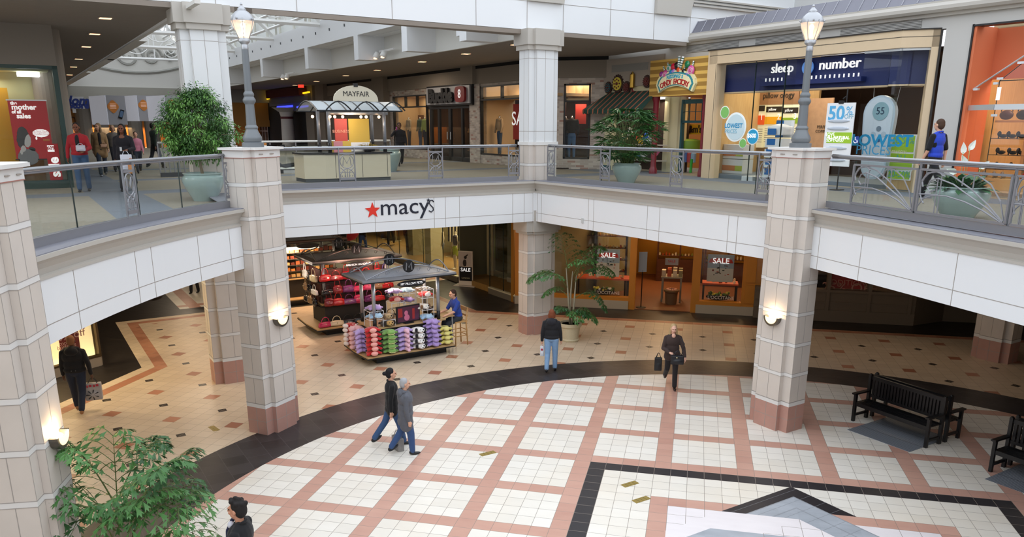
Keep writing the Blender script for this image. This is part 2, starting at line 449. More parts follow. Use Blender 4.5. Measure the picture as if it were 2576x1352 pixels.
def offset(line, d):
    """shift a polyline to its left by d (into the slab)"""
    out = []
    n = len(line)
    for i, p in enumerate(line):
        a = Vector(line[max(i-1, 0)]); b = Vector(line[min(i+1, n-1)]); t = (b-a).normalized()
        out.append((p[0]-t.y*d, p[1]+t.x*d))
    return out
def sweep(mb, line, prof, z=0):
    """profile (inward distance, z) swept along a plan line"""
    rows = [offset(line, d) for d, _ in prof]
    k = len(prof); n = len(line)
    vs = [(rows[j][i][0], rows[j][i][1], prof[j][1]+z) for i in range(n) for j in range(k)]
    fs = [(i*k+j, i*k+(j+1) % k, (i+1)*k+(j+1) % k, (i+1)*k+j) for i in range(n-1) for j in range(k)]
    fs += [tuple(range(k)), tuple(range((n-1)*k+k-1, (n-1)*k-1, -1))]
    mb.add(vs, fs)
def fascia(i, line, joints, hj=(3.77,), zb=3.52, zm=4.36, zt=4.70):
    p = MB(); sweep(p, line, [(0, zb), (0, zm), (.3, zm), (.3, zb)]); o = struct(p.build('trim_%d' % i, MWH))
    q = MB()
    sweep(q, line, [(.02, zm), (-.02, zm), (-.02, zm+.04), (.02, zm+.06), (.0, zm+.14), (-.05, zm+.22), (-.11, zt-.06), (-.13, zt-.06), (-.13, zt), (.05, zt), (.05, zm)])
    q.build('moulding', MGR, o)
    q = MB(); sweep(q, line, [(-.11, zt), (-.11, zt+.012), (.42, zt+.012), (.42, zt)]); q.build('ledge', MLED, o)
    q = MB()
    for h in hj: sweep(q, line, [(-.002, h-.006), (-.002, h+.006), (.0, h+.006), (.0, h-.006)])
    L_ = 0; segs = []
    for a, b in zip(line[:-1], line[1:]):
        a = Vector(a); b = Vector(b); segs.append((L_, L_+(b-a).length, a, b)); L_ += (b-a).length
    for f in joints:
        s = f*L_
        for l0, l1, a, b in segs:
            if l0 <= s <= l1:
                p = a.lerp(b, (s-l0)/(l1-l0)); t = (b-a).normalized(); n = Vector((-t.y, t.x))
                q.cbox((p.x, p.y, (zb+zm)/2), (.012, .006, zm-zb), math.atan2(t.y, t.x)); break
    q.build('joint', MJ, o)
    return o
fascia(1, LB, (.25, .5, .57, .78, .93, .99))
fascia(2, ML, (.03, .30, .34, .42, .62, .66, .71, .91, .955, .99))
fascia(3, MRt, (.012, .035, .285, .31, .55, .60, .85, .88, .985))
fascia(4, RB+[(9.2, -7)], (.02, .13, .33, .52, .7, .9), zt=4.68)
fascia(5, [LB[-1], (-7.1, .35), (-9.3, 2.9), ML[0]], ())
fascia(6, [(-6.5, -8.9), (-6.02, -7.1)], ())
mb = MB(); mb.cbox((-2.98, 9.02, 3.94), (.13, .13, .84), .78); mb.build('corner_post', MWH, bpy.data.objects['trim_2'])
# light switch box on the fascia
p = Vector(MRt[0]).lerp(Vector(MRt[1]), .258)
mb = MB(); mb.cbox((p.x-.01, p.y-.01, 3.75), (.07, .03, .13), -.737); tag(mb.build('junction_box', M('box_grey', 'c5c6c4', .6)), 'small pale utility box on the white balcony band right of the middle pillar', 'junction box')

# ------------------------------------------------------------ pillars
def plan(C, a, o=0):
    """stepped plan: C front corner, a along the face; o grows it outwards"""
    C = Vector(C); a = Vector(a).normalized(); n = Vector((a.y, -a.x))
    P = lambda s, d: tuple(C+a*s+n*d)
    return [P(-o, o), P(.2-o, o), P(.2-o, .1+o), P(.8+o, .1+o), P(.8+o, o), P(1+o, o), P(1+o, -.5-o), P(-o, -.5-o)], n
def facejoints(mb, C, a, z0, z1):
    C = Vector(C); a = Vector(a).normalized(); n = Vector((a.y, -a.x)); an = math.atan2(a.y, a.x)
    for s, d in ((.5, .1),):
        p = C+a*s+n*d; mb.cbox((p.x, p.y, (z0+z1)/2), (.009, .005, z1-z0), an)
    for d in (-.25,):
        p = C+n*d; mb.cbox((p.x, p.y, (z0+z1)/2), (.005, .009, z1-z0), an)
        p = C+a+n*d; mb.cbox((p.x, p.y, (z0+z1)/2), (.005, .009, z1-z0), an)
    for s, d in ((0, 0), (.2, .1), (.8, .1), (.2, 0.0)):
        p = C+a*s+n*d; mb.cbox((p.x, p.y, (z0+z1)/2), (.005, .005, z1-z0), an)
BZ = [1.30, 1.945, 2.595, 3.24, 3.89, 4.54, 5.19]
def pillar(C, a, label, tall=False, upper=True, ztop=5.78):
    t = thing('pillar', label, 'pillar', (C[0], C[1], 0))
    pl, n = plan(C, a)
    mb = MB(); mb.prism(pl, 0, .58); mb.build('base', MSTP, t)
    j = MB(); pj, _ = plan(C, a, .002)
    for z in (.29,): j.prism(pj, z-.004, z+.004)
    top = 3.2 if tall else ztop
    mb = MB(); mb.prism(pl, .58, top)
    if tall and upper: mb.prism(pl, 4.6, 5.76)
    mb.build('shaft', MST, t)
    mb = MB(); pb, _ = plan(C, a, .003); mb.prism(pb, .58, .665)
    for z in BZ:
        if tall and (3.2 < z < 4.6 or (z > 4 and not upper)): continue
        mb.prism(pb, z-.075, z)
    mb.build('band', MSTW, t)
    pj2, _ = plan(C, a, .0045)
    j.prism(pj2, .662, .678)
    for z in BZ:
        if tall and (3.2 < z < 4.6 or (z > 4 and not upper)): continue
        j.prism(pj2, z-.004, z+.004); j.prism(pj2, z-.079, z-.071)
    facejoints(j, C, a, 0, top)
    if tall and upper: facejoints(j, C, a, 4.6, 5.76)
    j.build('joint', MJ, t)
    if tall:
        mb = MB(); pc, _ = plan(C, a, .12); pm, _ = plan(C, a, .07); mb.prism(pm, 3.12, 3.2); mb.prism(pc, 3.2, 3.84); mb.build('lower_capital', MGR, t)
        if not upper: return t, n
        mb = MB(); mb.prism(plan(C, a, .03)[0], 5.71, 5.80); mb.build('sill_band', MSTW, t)
        mb = MB(); mb.prism(pl, 5.80, 8.32)
        j = MB(); j.prism(pj, 8.085, 8.095); j.prism(pj, 6.09, 6.10); facejoints(j, C, a, 5.8, 8.32); sh = mb.build('upper_shaft', MUP, t); j.build('joint', MJ, sh)
        mb = MB(); mb.prism(pm, 8.32, 8.45); mb.prism(pc, 8.45, 8.87); mb.build('upper_capital', MGR, t)
    else:
        mb = MB(); mb.prism(plan(C, a, .012)[0], 5.66, 5.80); mb.build('frieze', MSTW, t)
        mb = MB(); mb.prism(plan(C, a, .014)[0], 5.652, 5.664); mb.prism(plan(C, a, .02)[0], 5.795, 5.805); mb.build('red_line', M('red_stone', 'a56f63', .6), t)
        mb = MB(); mb.prism(plan(C, a, .07)[0], 5.805, 5.85); mb.prism(plan(C, a, .04)[0], 5.80, 5.81); mb.build('cap', MSTW, t)
        # little leaf ornaments on the frieze
        C2 = Vector(C); a2 = Vector(a).normalized()
        mb = MB()
        for s in (.35, .65):
            p = C2+a2*s+n*.118
            for k in (-1, 0, 1):
                mb.ell((p.x+a2.x*k*.035, p.y+a2.y*k*.035, 5.725), (.022, .022, .010), n=8, m=5)
        mb.build('frieze_ornament', M('ornament_grey', 'a59d95', .7), t)
    return t, n
PIL = {}
PIL['P1'] = pillar((-5.76, -7.00), (-.38, .925), 'stone clad pillar with wall light at the left edge, cut by the photo border', ztop=5.78)
PIL['P2'] = pillar((-6.76, -.21), (.21, .978), 'stone pillar carrying a street lamp and wall light, left of the store name band')
PIL['P4'] = pillar((3.123, 3.097), (.7071, -.7071), 'stone pillar carrying a street lamp and wall light, right of centre')
PIL['Pc'] = pillar((-3.16, 9.02), (.7071, .7071), 'tall pillar at the middle balcony corner, rising to the white roof beam', tall=True)
PIL['Pb'] = pillar((-9.74, 2.53), (.7071, .7071), 'tall pillar behind the left lamp pillar, its white top by the lamp globe', tall=True)
PIL['Pr'] = pillar((9.51, 9.69), (.7071, -.7071), 'shaded stone pillar under the right balcony, behind the benches', tall=True, upper=False)

# ------------------------------------------------------------ upper level: walls, beams, ceilings
CZ = 8.75
# drum wall above the beam line (runs south-west to north-east over the middle pillar)
def bl(k): return (-8.87+(k)*.70, 3.42+(k)*.7283)     # k metres along from the left pillar
A0, A1 = bl(-9), bl(19.3)
mb = MB(); mb.wall(A0, A1, 8.86, 13.5, .5, 1); w1 = struct(mb.build('wall_drum', MWH))
j = MB()
for z in (9.62,): j.wall((A0[0]+.004, A0[1]-.004), (A1[0]+.004, A1[1]-.004), z-.006, z+.006, .004, 1)
for k in (-3.7, -.4, 1.45, 3.9, 6.35, 8.0, 9.25, 11.0, 12.75, 14.3):
    p = bl(k); j.cbox((p[0]+.003, p[1]-.003, 9.9), (.012, .008, 2.08), .805)
j.build('joint', MJ, w1)
# grey brackets with arched underside on the drum wall
def bracket(k0, k1, zc, name):
    m_ = MB()
    w_ = k1-k0; pts = [(k0, 11.2), (k0, zc), (k0+.0, zc)]
    pts = [(k0, zc)]+[(k1, zc)]+[(k1+1.1-1.1*math.cos(a*PI/16), zc+.0+1.1*math.sin(a*PI/16)) for a in range(0, 9)]+[(k1+1.1, 11.4), (k0, 11.4)]
    vs = []
    P3 = [Vector((*bl(k), z)) for k, z in pts]; nn = Vector((.7283, -.70, 0))
    m_.slab([p+nn*.0 for p in P3], nn, .12)
    return m_.build(name, MGR, w1)
bracket(8.0, 9.2, 9.62, 'bracket'); bracket(12.75, 14.2, 9.62, 'bracket')
# mouldings of the drum wall beyond the arch
j = MB()
for z in (9.96, 10.06, 10.16): j.wall(bl(14.3), bl(19.3), z, z+.05, .12+.0*(z-9), -1)
j.build('moulding', MGR, w1)
C1 = bl(19.3)
mb = MB(); mb.wall((C1[0], C1[1]), (C1[0]+9, C1[1]-9), 9.3, 13.5, .4, 1); w2 = struct(mb.build('wall_northeast', M('drum_grey', 'c9cac9', .6)))
j = MB()
for z in (9.96, 10.06, 10.16): j.wall((C1[0], C1[1]), (C1[0]+9, C1[1]-9), z, z+.05, .12, -1)
j.build('moulding', MGR, w2)
# north-east storefront wall (x+y = 15.3)
def ne(k): return (-1.9+k*Q2, 17.2-k*Q2)
def nep(k, z, off=0): p = ne(k); return Vector((p[0]-off*Q2, p[1]-off*Q2, z))   # off: towards the atrium
MWG = M('wall_grey', 'c3c1bd', .8)
# ceilings of the upper level
mb = MB(); mb.prism([bl(0), bl(14.2), ne(0), (-4.1, 17.2), cs(70, 9.35), cs(70, 4.6), cs(9.4, 4.6)], CZ, CZ+.12)
struct(mb.build('ceiling', MCEIL))
mb = MB(); mb.prism([bl(-9), bl(.4), cs(8.9, -5.0), cs(56, -5.0), cs(56, -14), cs(4, -14)], CZ, CZ+.12)
struct(mb.build('ceiling', MCEIL))
# ------------------------------------------------------------ balcony railings
def proj(p):
    q = Vector(p)-CO; zc = q.dot(RF); return CPX+CF*q.dot(RX)/zc, CPY+CF*q.dot(RD)/zc
def along(line, px, z=5.2):
    """point of a plan line seen at photo column px, and the direction there"""
    best = None
    for a, b in zip(line[:-1], line[1:]):
        a = Vector(a); b = Vector(b)
        for i in range(61):
            p = a.lerp(b, i/60); e = abs(proj((p.x, p.y, z))[0]-px)
            if best is None or e < best[0]: best = (e, p.copy(), (b-a).normalized())
    return best[1], best[2]
def clipline(line, px0, px1):
    """densified part of the line between two photo columns"""
    pts = []
    for a, b in zip(line[:-1], line[1:]):
        a = Vector(a); b = Vector(b); n = max(1, int((b-a).length/.25))
        pts += [a.lerp(b, i/n) for i in range(n)]
    pts.append(Vector(line[-1]))
    return [p for p in pts if px0 <= proj((p.x, p.y, 5.2))[0] <= px1]
def m_panel(w, h):
    """cast panel: two posts, rails, an oval with a letter M, flared bars below (x across, z up)"""
    mb = MB(); r = .011
    for s in (-1, 1): mb.box((s*w/2-.014, -.012, 0), (s*w/2+.014, .012, h+.06))
    mb.box((-w/2, -.012, h-.09), (w/2, .012, h-.05)); mb.box((-w/2, -.012, .06), (w/2, .012, .12))
    cz = h*.66; a, b = w/2-.03, h*.215
    mb.tube([(a*math.cos(q*PI/12), 0, cz+b*math.sin(q*PI/12)) for q in range(24)], r, 6, closed=True)
    mw, mh = a*.62, b*.62
    mb.tube([(-mw, 0, cz-mh), (-mw*.75, 0, cz+mh), (0, 0, cz-mh*.5), (mw*.75, 0, cz+mh), (mw, 0, cz-mh)], r*1.1, 6)
    for s in (-1, 1):
        mb.tube([(0, 0, cz-b), (s*a*.6, 0, cz-b-.05), (s*a, 0, cz-b-.15), (s*a, 0, .13)], r, 6)
        mb.tube([(s*a, 0, cz-b*.9), (s*a*.35, 0, cz-b-.08), (s*.05, 0, cz-b-.22), (s*.045, 0, .13)], r, 6)
    mb.tube([(0, 0, cz-b), (0, 0, .13)], r, 6)
    for k in range(-2, 3): mb.ell((k*w*.16, 0, .16), (.013, .013, .02), n=6, m=4)
    mb.box((-w/2+.02, -.008, h*.3), (w/2-.02, .008, h*.3+.012))
    return mb
def railing(line, px0, px1, panels, gaps, label, name='balcony_railing', d=.27, ends=(0, 0), zt=4.712, cap=True):
    ln = clipline(offset(line, d), px0, px1)
    t = thing(name, label, 'railing', (ln[0].x, ln[0].y, zt))
    full = [(p.x, p.y, 5.705) for p in ln]
    mb = MB(); mb.tube(full, .034, 10); mb.build('handrail', MRAIL2, t, True)
    mb = MB(); mb.tube([(p[0], p[1], 5.665) for p in full], .016, 6); mb.build('rail_bracket', MRAIL, t, True)
    mb = MB(); sweep(mb, [(p.x, p.y) for p in ln], [(-.05, zt), (-.05, 4.84), (.05, 4.84), (.05, zt)]); mb.build('kerb', MRAIL, t)
    mb = MB(); sweep(mb, [(p.x, p.y) for p in ln], [(-.006, 4.84), (-.006, 5.63), (.006, 5.63), (.006, 4.84)]); mb.build('glass_screen', MGLS, t)
    l2 = [(p.x, p.y) for p in ln]
    for px in gaps:
        p, dr = along(l2, px); m_ = MB(); m_.cbox((p.x, p.y, 5.235), (.010, .018, .79), math.atan2(dr.y, dr.x)); m_.build('pane_edge', M('glass_edge', '23302e', .2), t)
    for px, wd in panels:
        p, dr = along(l2, px); m_ = m_panel(wd, .80); an = math.atan2(dr.y, dr.x); R = Matrix.Rotation(an, 3, 'Z'); n = Vector((dr.y, -dr.x, 0))*.045
        m_.v = [tuple(R @ Vector(v)+Vector((p.x, p.y, 4.83))+n) for v in m_.v]; m_.build('letter_panel', MRAIL, t)
    return t, ln
railing(LB, 40, 592, [(322, .30), (571, .27)], [186, 346, 453], 'curved glass balcony railing in front of the walking women, upper left')
railing(ML, 700, 1312, [(872, .42), (1094, .42), (1291, .36)], [1112, 1302], 'straight glass balcony railing above the white band with the red star')
railing(MRt, 1372, 1945, [(1389, .32), (1525, .36), (1705, .38), (1927, .36)], [1514, 1687, 1902, 1938], 'straight glass balcony railing between the middle pillar and the right lamp pillar')
tR, lnR = railing(RB+[(9.2, -7)], 2078, 2700, [], [2147, 2305, 2543], 'glass balcony railing with arched metal panels, upper right')
def arch_panel(p, q, z0=4.87, z1=5.57):
    """wide cast panel with sweeping arcs between two plan points"""
    p = Vector(p); q = Vector(q); w = (q-p).length; d = (q-p).normalized(); n = Vector((d.y, -d.x))*.05
    h = z1-z0; mb = MB()
    P = lambda x, z, o=0: Vector((p.x+d.x*x*w+n.x*(1+o), p.y+d.y*x*w+n.y*(1+o), z0+z*h))
    def bar(pts, r=.012): mb.tube([P(*a) for a in pts], r, 6)
    an = math.atan2(d.y, d.x)
    for z in (0, 1):
        c = P(.5, z); mb.cbox(c, (w, .03, .035), an)
    for x in (0, 1):
        c = P(x, .5); mb.cbox(c, (.035, .03, h), an)
    for r_ in (.0, ):
        bar([(0.02+.16*(1-math.cos(t)), .55+.42*math.sin(t)) for t in [PI*i/10-.9 for i in range(0, 14)]][:11])
    bar([(.05, .60), (.03, .75), (.08, .92), (.2, .97), (.38, .9), (.6, .65), (.8, .35), (.97, .03)])
    bar([(.2, .55), (.14, .50), (.10, .60), (.13, .76), (.22, .82), (.4, .72), (.62, .47), (.8, .27), (.97, .02)])
    bar([(.0, .1), (.07, .32), (.18, .42), (.34, .44), (.55, .36), (.75, .22), (.97, .0)])
    bar([(.5, .7), (.5, .88), (.56, .96), (.66, .95), (.80, .78), (.92, .45), (.98, .05)])
    bar([(.0, .42), (.12, .44), (.25, .44)])
    for x, a, b in ((.22, 0, .84), (.26, 0, .98), (.62, .62, .96)): bar([(x, a), (x, b)], .010)
    return mb
l2 = [(p.x, p.y) for p in lnR]
for a, b in ((2150, 2308), (2316, 2545), (2556, 2690)):
    pa, _ = along(l2, a); pb, _ = along(l2, b)
    arch_panel(pa, pb).build('arched_panel', MRAIL, tR)
    mb = MB(); mb.cbox((pb.x, pb.y, 5.2), (.03, .05, .95), 0); mb.build('post', MRAIL, tR)

# ------------------------------------------------------------ north-east wall of the upper level
NEn = (1, 1, 0); NEp = (2, 13.3, 0)
def K(px, py, off=0):
    """photo pixel -> (k, z) on the north-east wall plane moved off metres towards the atrium"""
    p = atpl(px, py, (NEp[0]-off*Q2, NEp[1]-off*Q2, 0), NEn); return ((p.x+off*Q2+1.9)/Q2, p.z)
def nbox(mb, k0, k1, z0, z1, o0=0, o1=.05):
    """box on the wall: k range, z range, offset range towards the atrium"""
    a = nep(k0, z0, o0); b = nep(k1, z0, o0); c = nep(k1, z0, o1); d = nep(k0, z0, o1)
    mb.prism([(a.x, a.y), (b.x, b.y), (c.x, c.y), (d.x, d.y)], z0, z1); return mb
mb = MB()
nbox(mb, -.3, 22, 8.52, 9.1, -.3, 0)
nbox(mb, 12.98, 13.62, 4.6, 8.52, -.3, 0)
nbox(mb, -.3, 2.5, 7.62, 8.52, -.3, 0)
nbox(mb, 2.4, 5.3, 8.4, 8.52, -.3, 0)
wne = struct(mb.build('wall_east', MWG))
mb = MB(); prof = [(0, 8.80), (.1, 8.80), (.12, 8.87), (.22, 8.88), (.27, 8.94), (.27, 9.02), (.2, 9.1), (.2, 9.14), (0, 9.14)]
ln_ = [ne(3.35), ne(22)]; sweep(mb, ln_[::1], [(-d, z) for d, z in prof] if False else [(-a_, z) for a_, z in prof])
o = mb.build('cornice', MGR, wne)
MCLAD = M('metal_cladding', '7a7a84', .45, metal=.3, noise=.05)
mb = MB()
def slope(k, f, up=0): 
    a = nep(k, 9.14, .14); b = nep(k, 9.52, -.12); p = a.lerp(b, f); return Vector((p.x, p.y, p.z+up))
mb.quad(slope(3.35, 0), slope(22, 0), slope(22, 1), slope(3.35, 1)); mb.quad(nep(3.35, 9.1, .14), nep(3.35, 9.1, -.12), slope(3.35, 1), slope(3.35, 0))
o = mb.build('cladding', MCLAD, wne)
mb = MB(); k = 3.72
while k < 22:
    mb.tube([slope(k, 0, .012), slope(k, 1, .012)], .014, 5); k += .405
mb.build('seam', M('seam', '9a9aa3', .4, metal=.3), o)
for (a, b, c, d) in ((1728, 108, 1860, 134), (1900, 82, 2062, 118), (2111, 53, 2315, 92)):
    k0, _ = K(a, 115); k1, _ = K(c, 90); m_ = MB(); nbox(m_, k0, k1, 8.56, 8.78, 0, .006); lo = m_.build('vent', M('vent_dark', '8c8b88', .8), wne)
    m_ = MB()
    for q in range(6): nbox(m_, k0, k1, 8.575+q*.035, 8.59+q*.035, .006, .03)
    m_.build('slat', MWG, lo)

# --- candy shop
MCR = M('cream_paint', 'cfc9a8', .7); MTEAL = M('teal_paint', '1f5560', .5); MMAR = M('maroon_paint', '7c2430', .35)
mb = MB()
nbox(mb, -.3, .35, 4.6, 7.62, -.3, 0); nbox(mb, .35, 2.7, 6.85, 7.62, -.3, 0); nbox(mb, .35, 1.2, 4.6, 5.0, -.3, 0)
nbox(mb, 2.2, 3.08, 4.6, 7.25, -1.3, -1.0); nbox(mb, 2.85, 2.98, 4.6, 7.25, -1.0, -.94); nbox(mb, 2.4, 2.5, 4.6, 7.25, -1.0, -.94)
cw = struct(mb.build('wall_candy_front', MCR))
mb = MB(); nbox(mb, -.3, .45, 4.6, 4.78, 0, .02); mb.build('skirting', MTEAL, cw)
mb = MB(); nbox(mb, 3.08, 5.3, 7.0, 7.14, -1.1, -1.0); nbox(mb, 3.08, 3.17, 4.6, 7.14, -1.1, -.98); nbox(mb, 3.08, 5.25, 6.35, 6.43, -1.1, -.98)
struct(mb.build('door_1', MTEAL))
mb = MB(); 
for kk in (3.4, 3.7, 4.0, 4.3): nbox(mb, kk, kk+.02, 6.43, 7.0, -1.08, -1.05)
for zz in (6.72,): nbox(mb, 3.15, 5.25, zz, zz+.02, -1.08, -1.05)
mb.build('muntin', MTEAL, bpy.data.objects['door_1'])
def glow(name, col, s): return M(name, col, .8, emit=s)
mb = MB(); nbox(mb, .5, 5.3, 4.6, 7.4, -4, -3.9); nbox(mb, 1.2, 5.2, 7.3, 7.4, -4, -1.2); struct(mb.build('wall_candy_back', M('candy_wall', 'b3712a', .8)))
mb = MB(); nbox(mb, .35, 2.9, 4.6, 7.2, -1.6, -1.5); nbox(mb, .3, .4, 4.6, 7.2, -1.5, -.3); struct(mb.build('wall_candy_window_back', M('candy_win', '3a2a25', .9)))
mb = MB(); nbox(mb, 5.25, 5.32, 4.6, 7.25, -4, 0); struct(mb.build('wall_candy_side', MMAR))
area('candy_lamp', nep(3.4, 7.2, -2.4), 1.0, 60, (1, .62, .25)); area('candy_window_lamp', nep(1.7, 7.1, -.9), 1.0, 18, (1, .8, .6))
# glass of the candy display window
mb = MB(); nbox(mb, .35, 2.75, 5.0, 6.85, -.06, -.05); g_ = struct(mb.build('window_1', MGLS2))
# columns
def colm(k, label, o=.12, r=.10, z1=7.25):
    t = thing('porch_column', label, 'column', nep(k, 4.612, o)); p = nep(k, 0, o)
    m_ = MB(); m_.lathe([(r*1.45, 0), (r*1.45, .14), (r*1.15, .2), (r, .26), (r, z1-4.6-.25), (r*1.1, z1-4.6-.2), (r*1.35, z1-4.6-.14), (r*1.35, z1-4.6)], (0, 0, 0), 20); L(m_, 'shaft', MMAR, t, 'auto')
colm(2.98, 'thick maroon column in front of the candy shop window, right of the awning')
colm(5.12, 'maroon column at the right end of the candy shop sign, mostly hidden by it', o=-.05, r=.06)
# sign board with stripes
k0, zt_ = K(1637, 147, .3); k1, zb_ = K(1778, 237, .3)
def stripes(x, y, z, N): return mixc((z+.03).mod(.235) > .135, 'a07a35', 'dcb45c')
MSTR = patmat('striped_sign', stripes, .6)
sg = thing('shop_sign', 'yellow and brown striped candy shop sign with painted sweets above the lettering', 'sign', nep(k0, zb_, .1))
mb = MB(); nbox(mb, k0, k1, 7.22, 8.40, .05, .3); mb.build('board', MSTR, sg)
mb = MB(); nbox(mb, k1, k1+.09, 4.62, 8.5, 0, .3); o = struct(mb.build('trim_7', M('cream_post', 'd8cfb4', .6)))
# scroll plaque
kc = (k0+k1)/2-.0; RNE = (Vector((Q2, -Q2, 0)), Vector((0, 0, 1)))
def nP(k, z, o): return nep(k, z, o)
def curved(mb, w, h, bow, o0, o1, n=14, z=7.5, inset=0):
    """banner outline: arched band with notched ends"""
    top = [(-w/2+w*i/n, bow*(1-((i/n-.5)*2)**2)+h) for i in range(n+1)]
    bot = [(-w/2*.9+w*.9*i/n, bow*(1-((i/n-.5)*2)**2)*1.0) for i in range(n+1)]
    top[0] = (-w/2, h*.82); top[-1] = (w/2, h*.82)
    out = [(-w/2*1.0, h*.75), (-w/2-.04, h*.5), (-w/2*.97, h*.28)]
    pts = bot[::-1]+[(-x, z_) for x, z_ in []]+out[::-1]+top+[(-x, z_) for x, z_ in out]
    P3 = [nP(kc+x, z+z_, o0) for x, z_ in pts]
    mb.slab(P3, (-Q2, -Q2, 0), o1-o0)
mb = MB(); curved(mb, 1.78, .50, .20, .3, .40, z=7.32); mb.build('plaque', M('plaque_cream', 'e9e2b4', .5), sg)
mb = MB(); curved(mb, 1.62, .42, .19, .40, .415, z=7.36); mb.build('plaque_border', M('plaque_teal', '2f8a99', .5), sg)
mb = MB(); curved(mb, 1.48, .34, .18, .415, .43, z=7.40); mb.build('plaque_face', M('plaque_face', 'efe9c0', .5), sg)
MRED = M('sign_red', 'b01f24', .5); MSKY = M('sign_cyan', '2aa3c4', .5)
def arctext(s, size, mat, r0, zc, w, up):
    n = len(s)
    for i, ch in enumerate(s):
        if ch == ' ': continue
        f = (i+.5)/n-.5; x = f*w; z = zc-up*(2*f)**2*.5; sl = -up*2*f*2/w*1.0
        X = Vector((Q2, -Q2, sl*.5)).normalized(); Y = Vector((0, 0, 1))-X*X.z
        text(ch, size, mat, sg, nP(kc+x, z, .432), (X, Y), .006, bold=.006)
arctext("CANDY FACTORY", .235, MRED, 0, 7.66, 1.32, .26)
arctext("FUZZIWIG'S", .15, MSKY, 0, 7.83, .78, .08)
# modelled sweets on the sign
SW = [('8e3a8e', -.72, .60, .10, 0), ('d6559b', -.52, .56, .17, 1), ('2d8d78', -.35, .78, .13, 1), ('c81f3c', -.17, .82, .11, 0), ('2a1719', -.02, .86, .10, 0), ('157a4d', .48, .86, .11, 0), ('d2569b', .66, .66, .16, 1),
      ('2a7fd0', -.25, .62, .10, 0), ('b28ad6', -.13, .66, .09, 0), ('1c8d5a', -.05, .54, .07, 0), ('e05a2c', .1, .7, .1, 0), ('d93a4a', .0, .5, .11, 0), ('2f6fd0', .2, .55, .08, 0), ('1a1a1c', .33, .64, .08, 0), ('b18be0', .5, .5, .13, 0),
      ('e2452e', .36, .48, .10, 0), ('c5a6e4', .1, .46, .09, 0), ('3a2e86', -.3, .44, .08, 0), ('2aa0d6', -.42, .4, .09, 0), ('d8342f', -.2, .5, .08, 0), ('7a2a86', -.52, .38, .08, 0), ('2a8c69', -.62, .38, .09, 0), ('d63b3b', .25, .42, .08, 0), ('321616', .58, .38, .07, 0)]
for i, (c, x, z, r, sp) in enumerate(SW):
    m_ = MB(); P = nP(kc+x, 7.32+z, .36)
    ax = Matrix.Rotation(-PI/4, 3, 'Z')
    m_.ell(P, (r, .06, r*1.05), ax, 14, 9); o = m_.build('sweet', M('sweet_'+c, c, .25, coat=.6), sg, True)
    if sp:
        m_ = MB(); m_.tube([P+ax @ Vector((r*.12*(1+a*.28)*math.cos(a), -.05, r*.12*(1+a*.28)*math.sin(a))) for a in [q*.5 for q in range(0, 40)] if .12*(1+a*.28) < .9], .007, 5); m_.build('swirl', M('swirl_white', 'f0dbe4', .4), o, True)
for x, dx, z in ((.08, -.0, 1.02), (.2, .06, 1.0), (-.42, -.04, .96), (-.6, -.06, .86), (.38, .1, .92), (.72, .03, .95)):
    m_ = MB(); a = nP(kc+x-dx, 7.32+z-.28, .35); b = nP(kc+x+dx, 7.32+z+(.12 if abs(x) < .3 else 0), .35); m_.tube([a, b], .045 if abs(x) < .3 else .028, 10); o = m_.build('candy_stick', M('stick_white', 'ececec', .3, coat=.5), sg, True)
    m_ = MB()
    for q in range(5): m_.tube([a.lerp(b, .1+q*.18), a.lerp(b, .17+q*.18)], .0465 if abs(x) < .3 else .0295, 10)
    m_.build('stick_stripe', M('stick_navy', '20345e' if x > .1 else '1f6a58', .3), o, True)
# awning
def awn(x, y, z, N): return mixc(((x-y)*Q2).mod(.30) < .07, '26453f', 'a8664c')
MAWN = patmat('awning_canvas', awn, .9)
mb = MB(); a = nep(.25, 7.45, .02); b = nep(2.95, 7.45, .02); c = nep(3.0, 6.83, .85); d = nep(-.3, 6.83, .85); e_ = nep(3.0, 6.70, .86); f_ = nep(-.3, 6.70, .86)
mb.quad(a, b, c, d)
n = 22
for i in range(n):
    p = d.lerp(c, i/n); q = d.lerp(c, (i+1)/n); p2 = f_.lerp(e_, i/n); q2 = f_.lerp(e_, (i+1)/n); mm_ = p2.lerp(q2, .5)-Vector((0, 0, .04))
    mb.add([p, q, q2, mm_, p2], [(0, 1, 2, 3, 4)])
mb.add([a, d, f_], [(0, 1, 2)]); mb.add([b, c, e_], [(0, 1, 2)])
o = mb.build('shop_awning', MAWN); sm = o.modifiers.new('t', 'SOLIDIFY'); sm.thickness = .012
tag(o, 'dark green awning with rust stripes above the palm in the candy shop front', 'awning')
# gears and the brass cylinder
def gear(k, z, R_, cin, label):
    t = thing('wall_gear', label, 'gear', nep(k, z, .02)); 
    m_ = MB(); n = 18; pts = []
    for i in range(n):
        for f, rr in ((0, R_*.86), (.25, R_), (.55, R_), (.8, R_*.86)):
            a = 2*PI*(i+f)/n; pts.append(nep(k+rr*math.cos(a), z+rr*math.sin(a), .04))
    m_.slab(pts, (-Q2, -Q2, 0), .05); m_.build('gear_rim', M('gear_dark', '3a2320', .5), t)
    ax = Matrix.Rotation(-PI/4, 3, 'Z') @ Matrix.Rotation(PI/2, 3, 'X')
    m_ = MB(); m_.lathe([(R_*.7, 0), (R_*.7, .03)], nep(k, z, .09), 24, ax); m_.build('gear_disc', M('gear_'+cin, cin, .5), t)
    m_ = MB()
    for i in range(8):
        a = 2*PI*i/8; m_.lathe([(R_*.09, 0), (R_*.09, .05)], nep(k+R_*.45*math.cos(a), z+R_*.45*math.sin(a), .09), 8, ax)
    m_.lathe([(R_*.16, 0), (R_*.16, .06)], nep(k, z, .09), 12, ax); m_.build('gear_boss', M('gear_red', '6b2a26', .5), t)
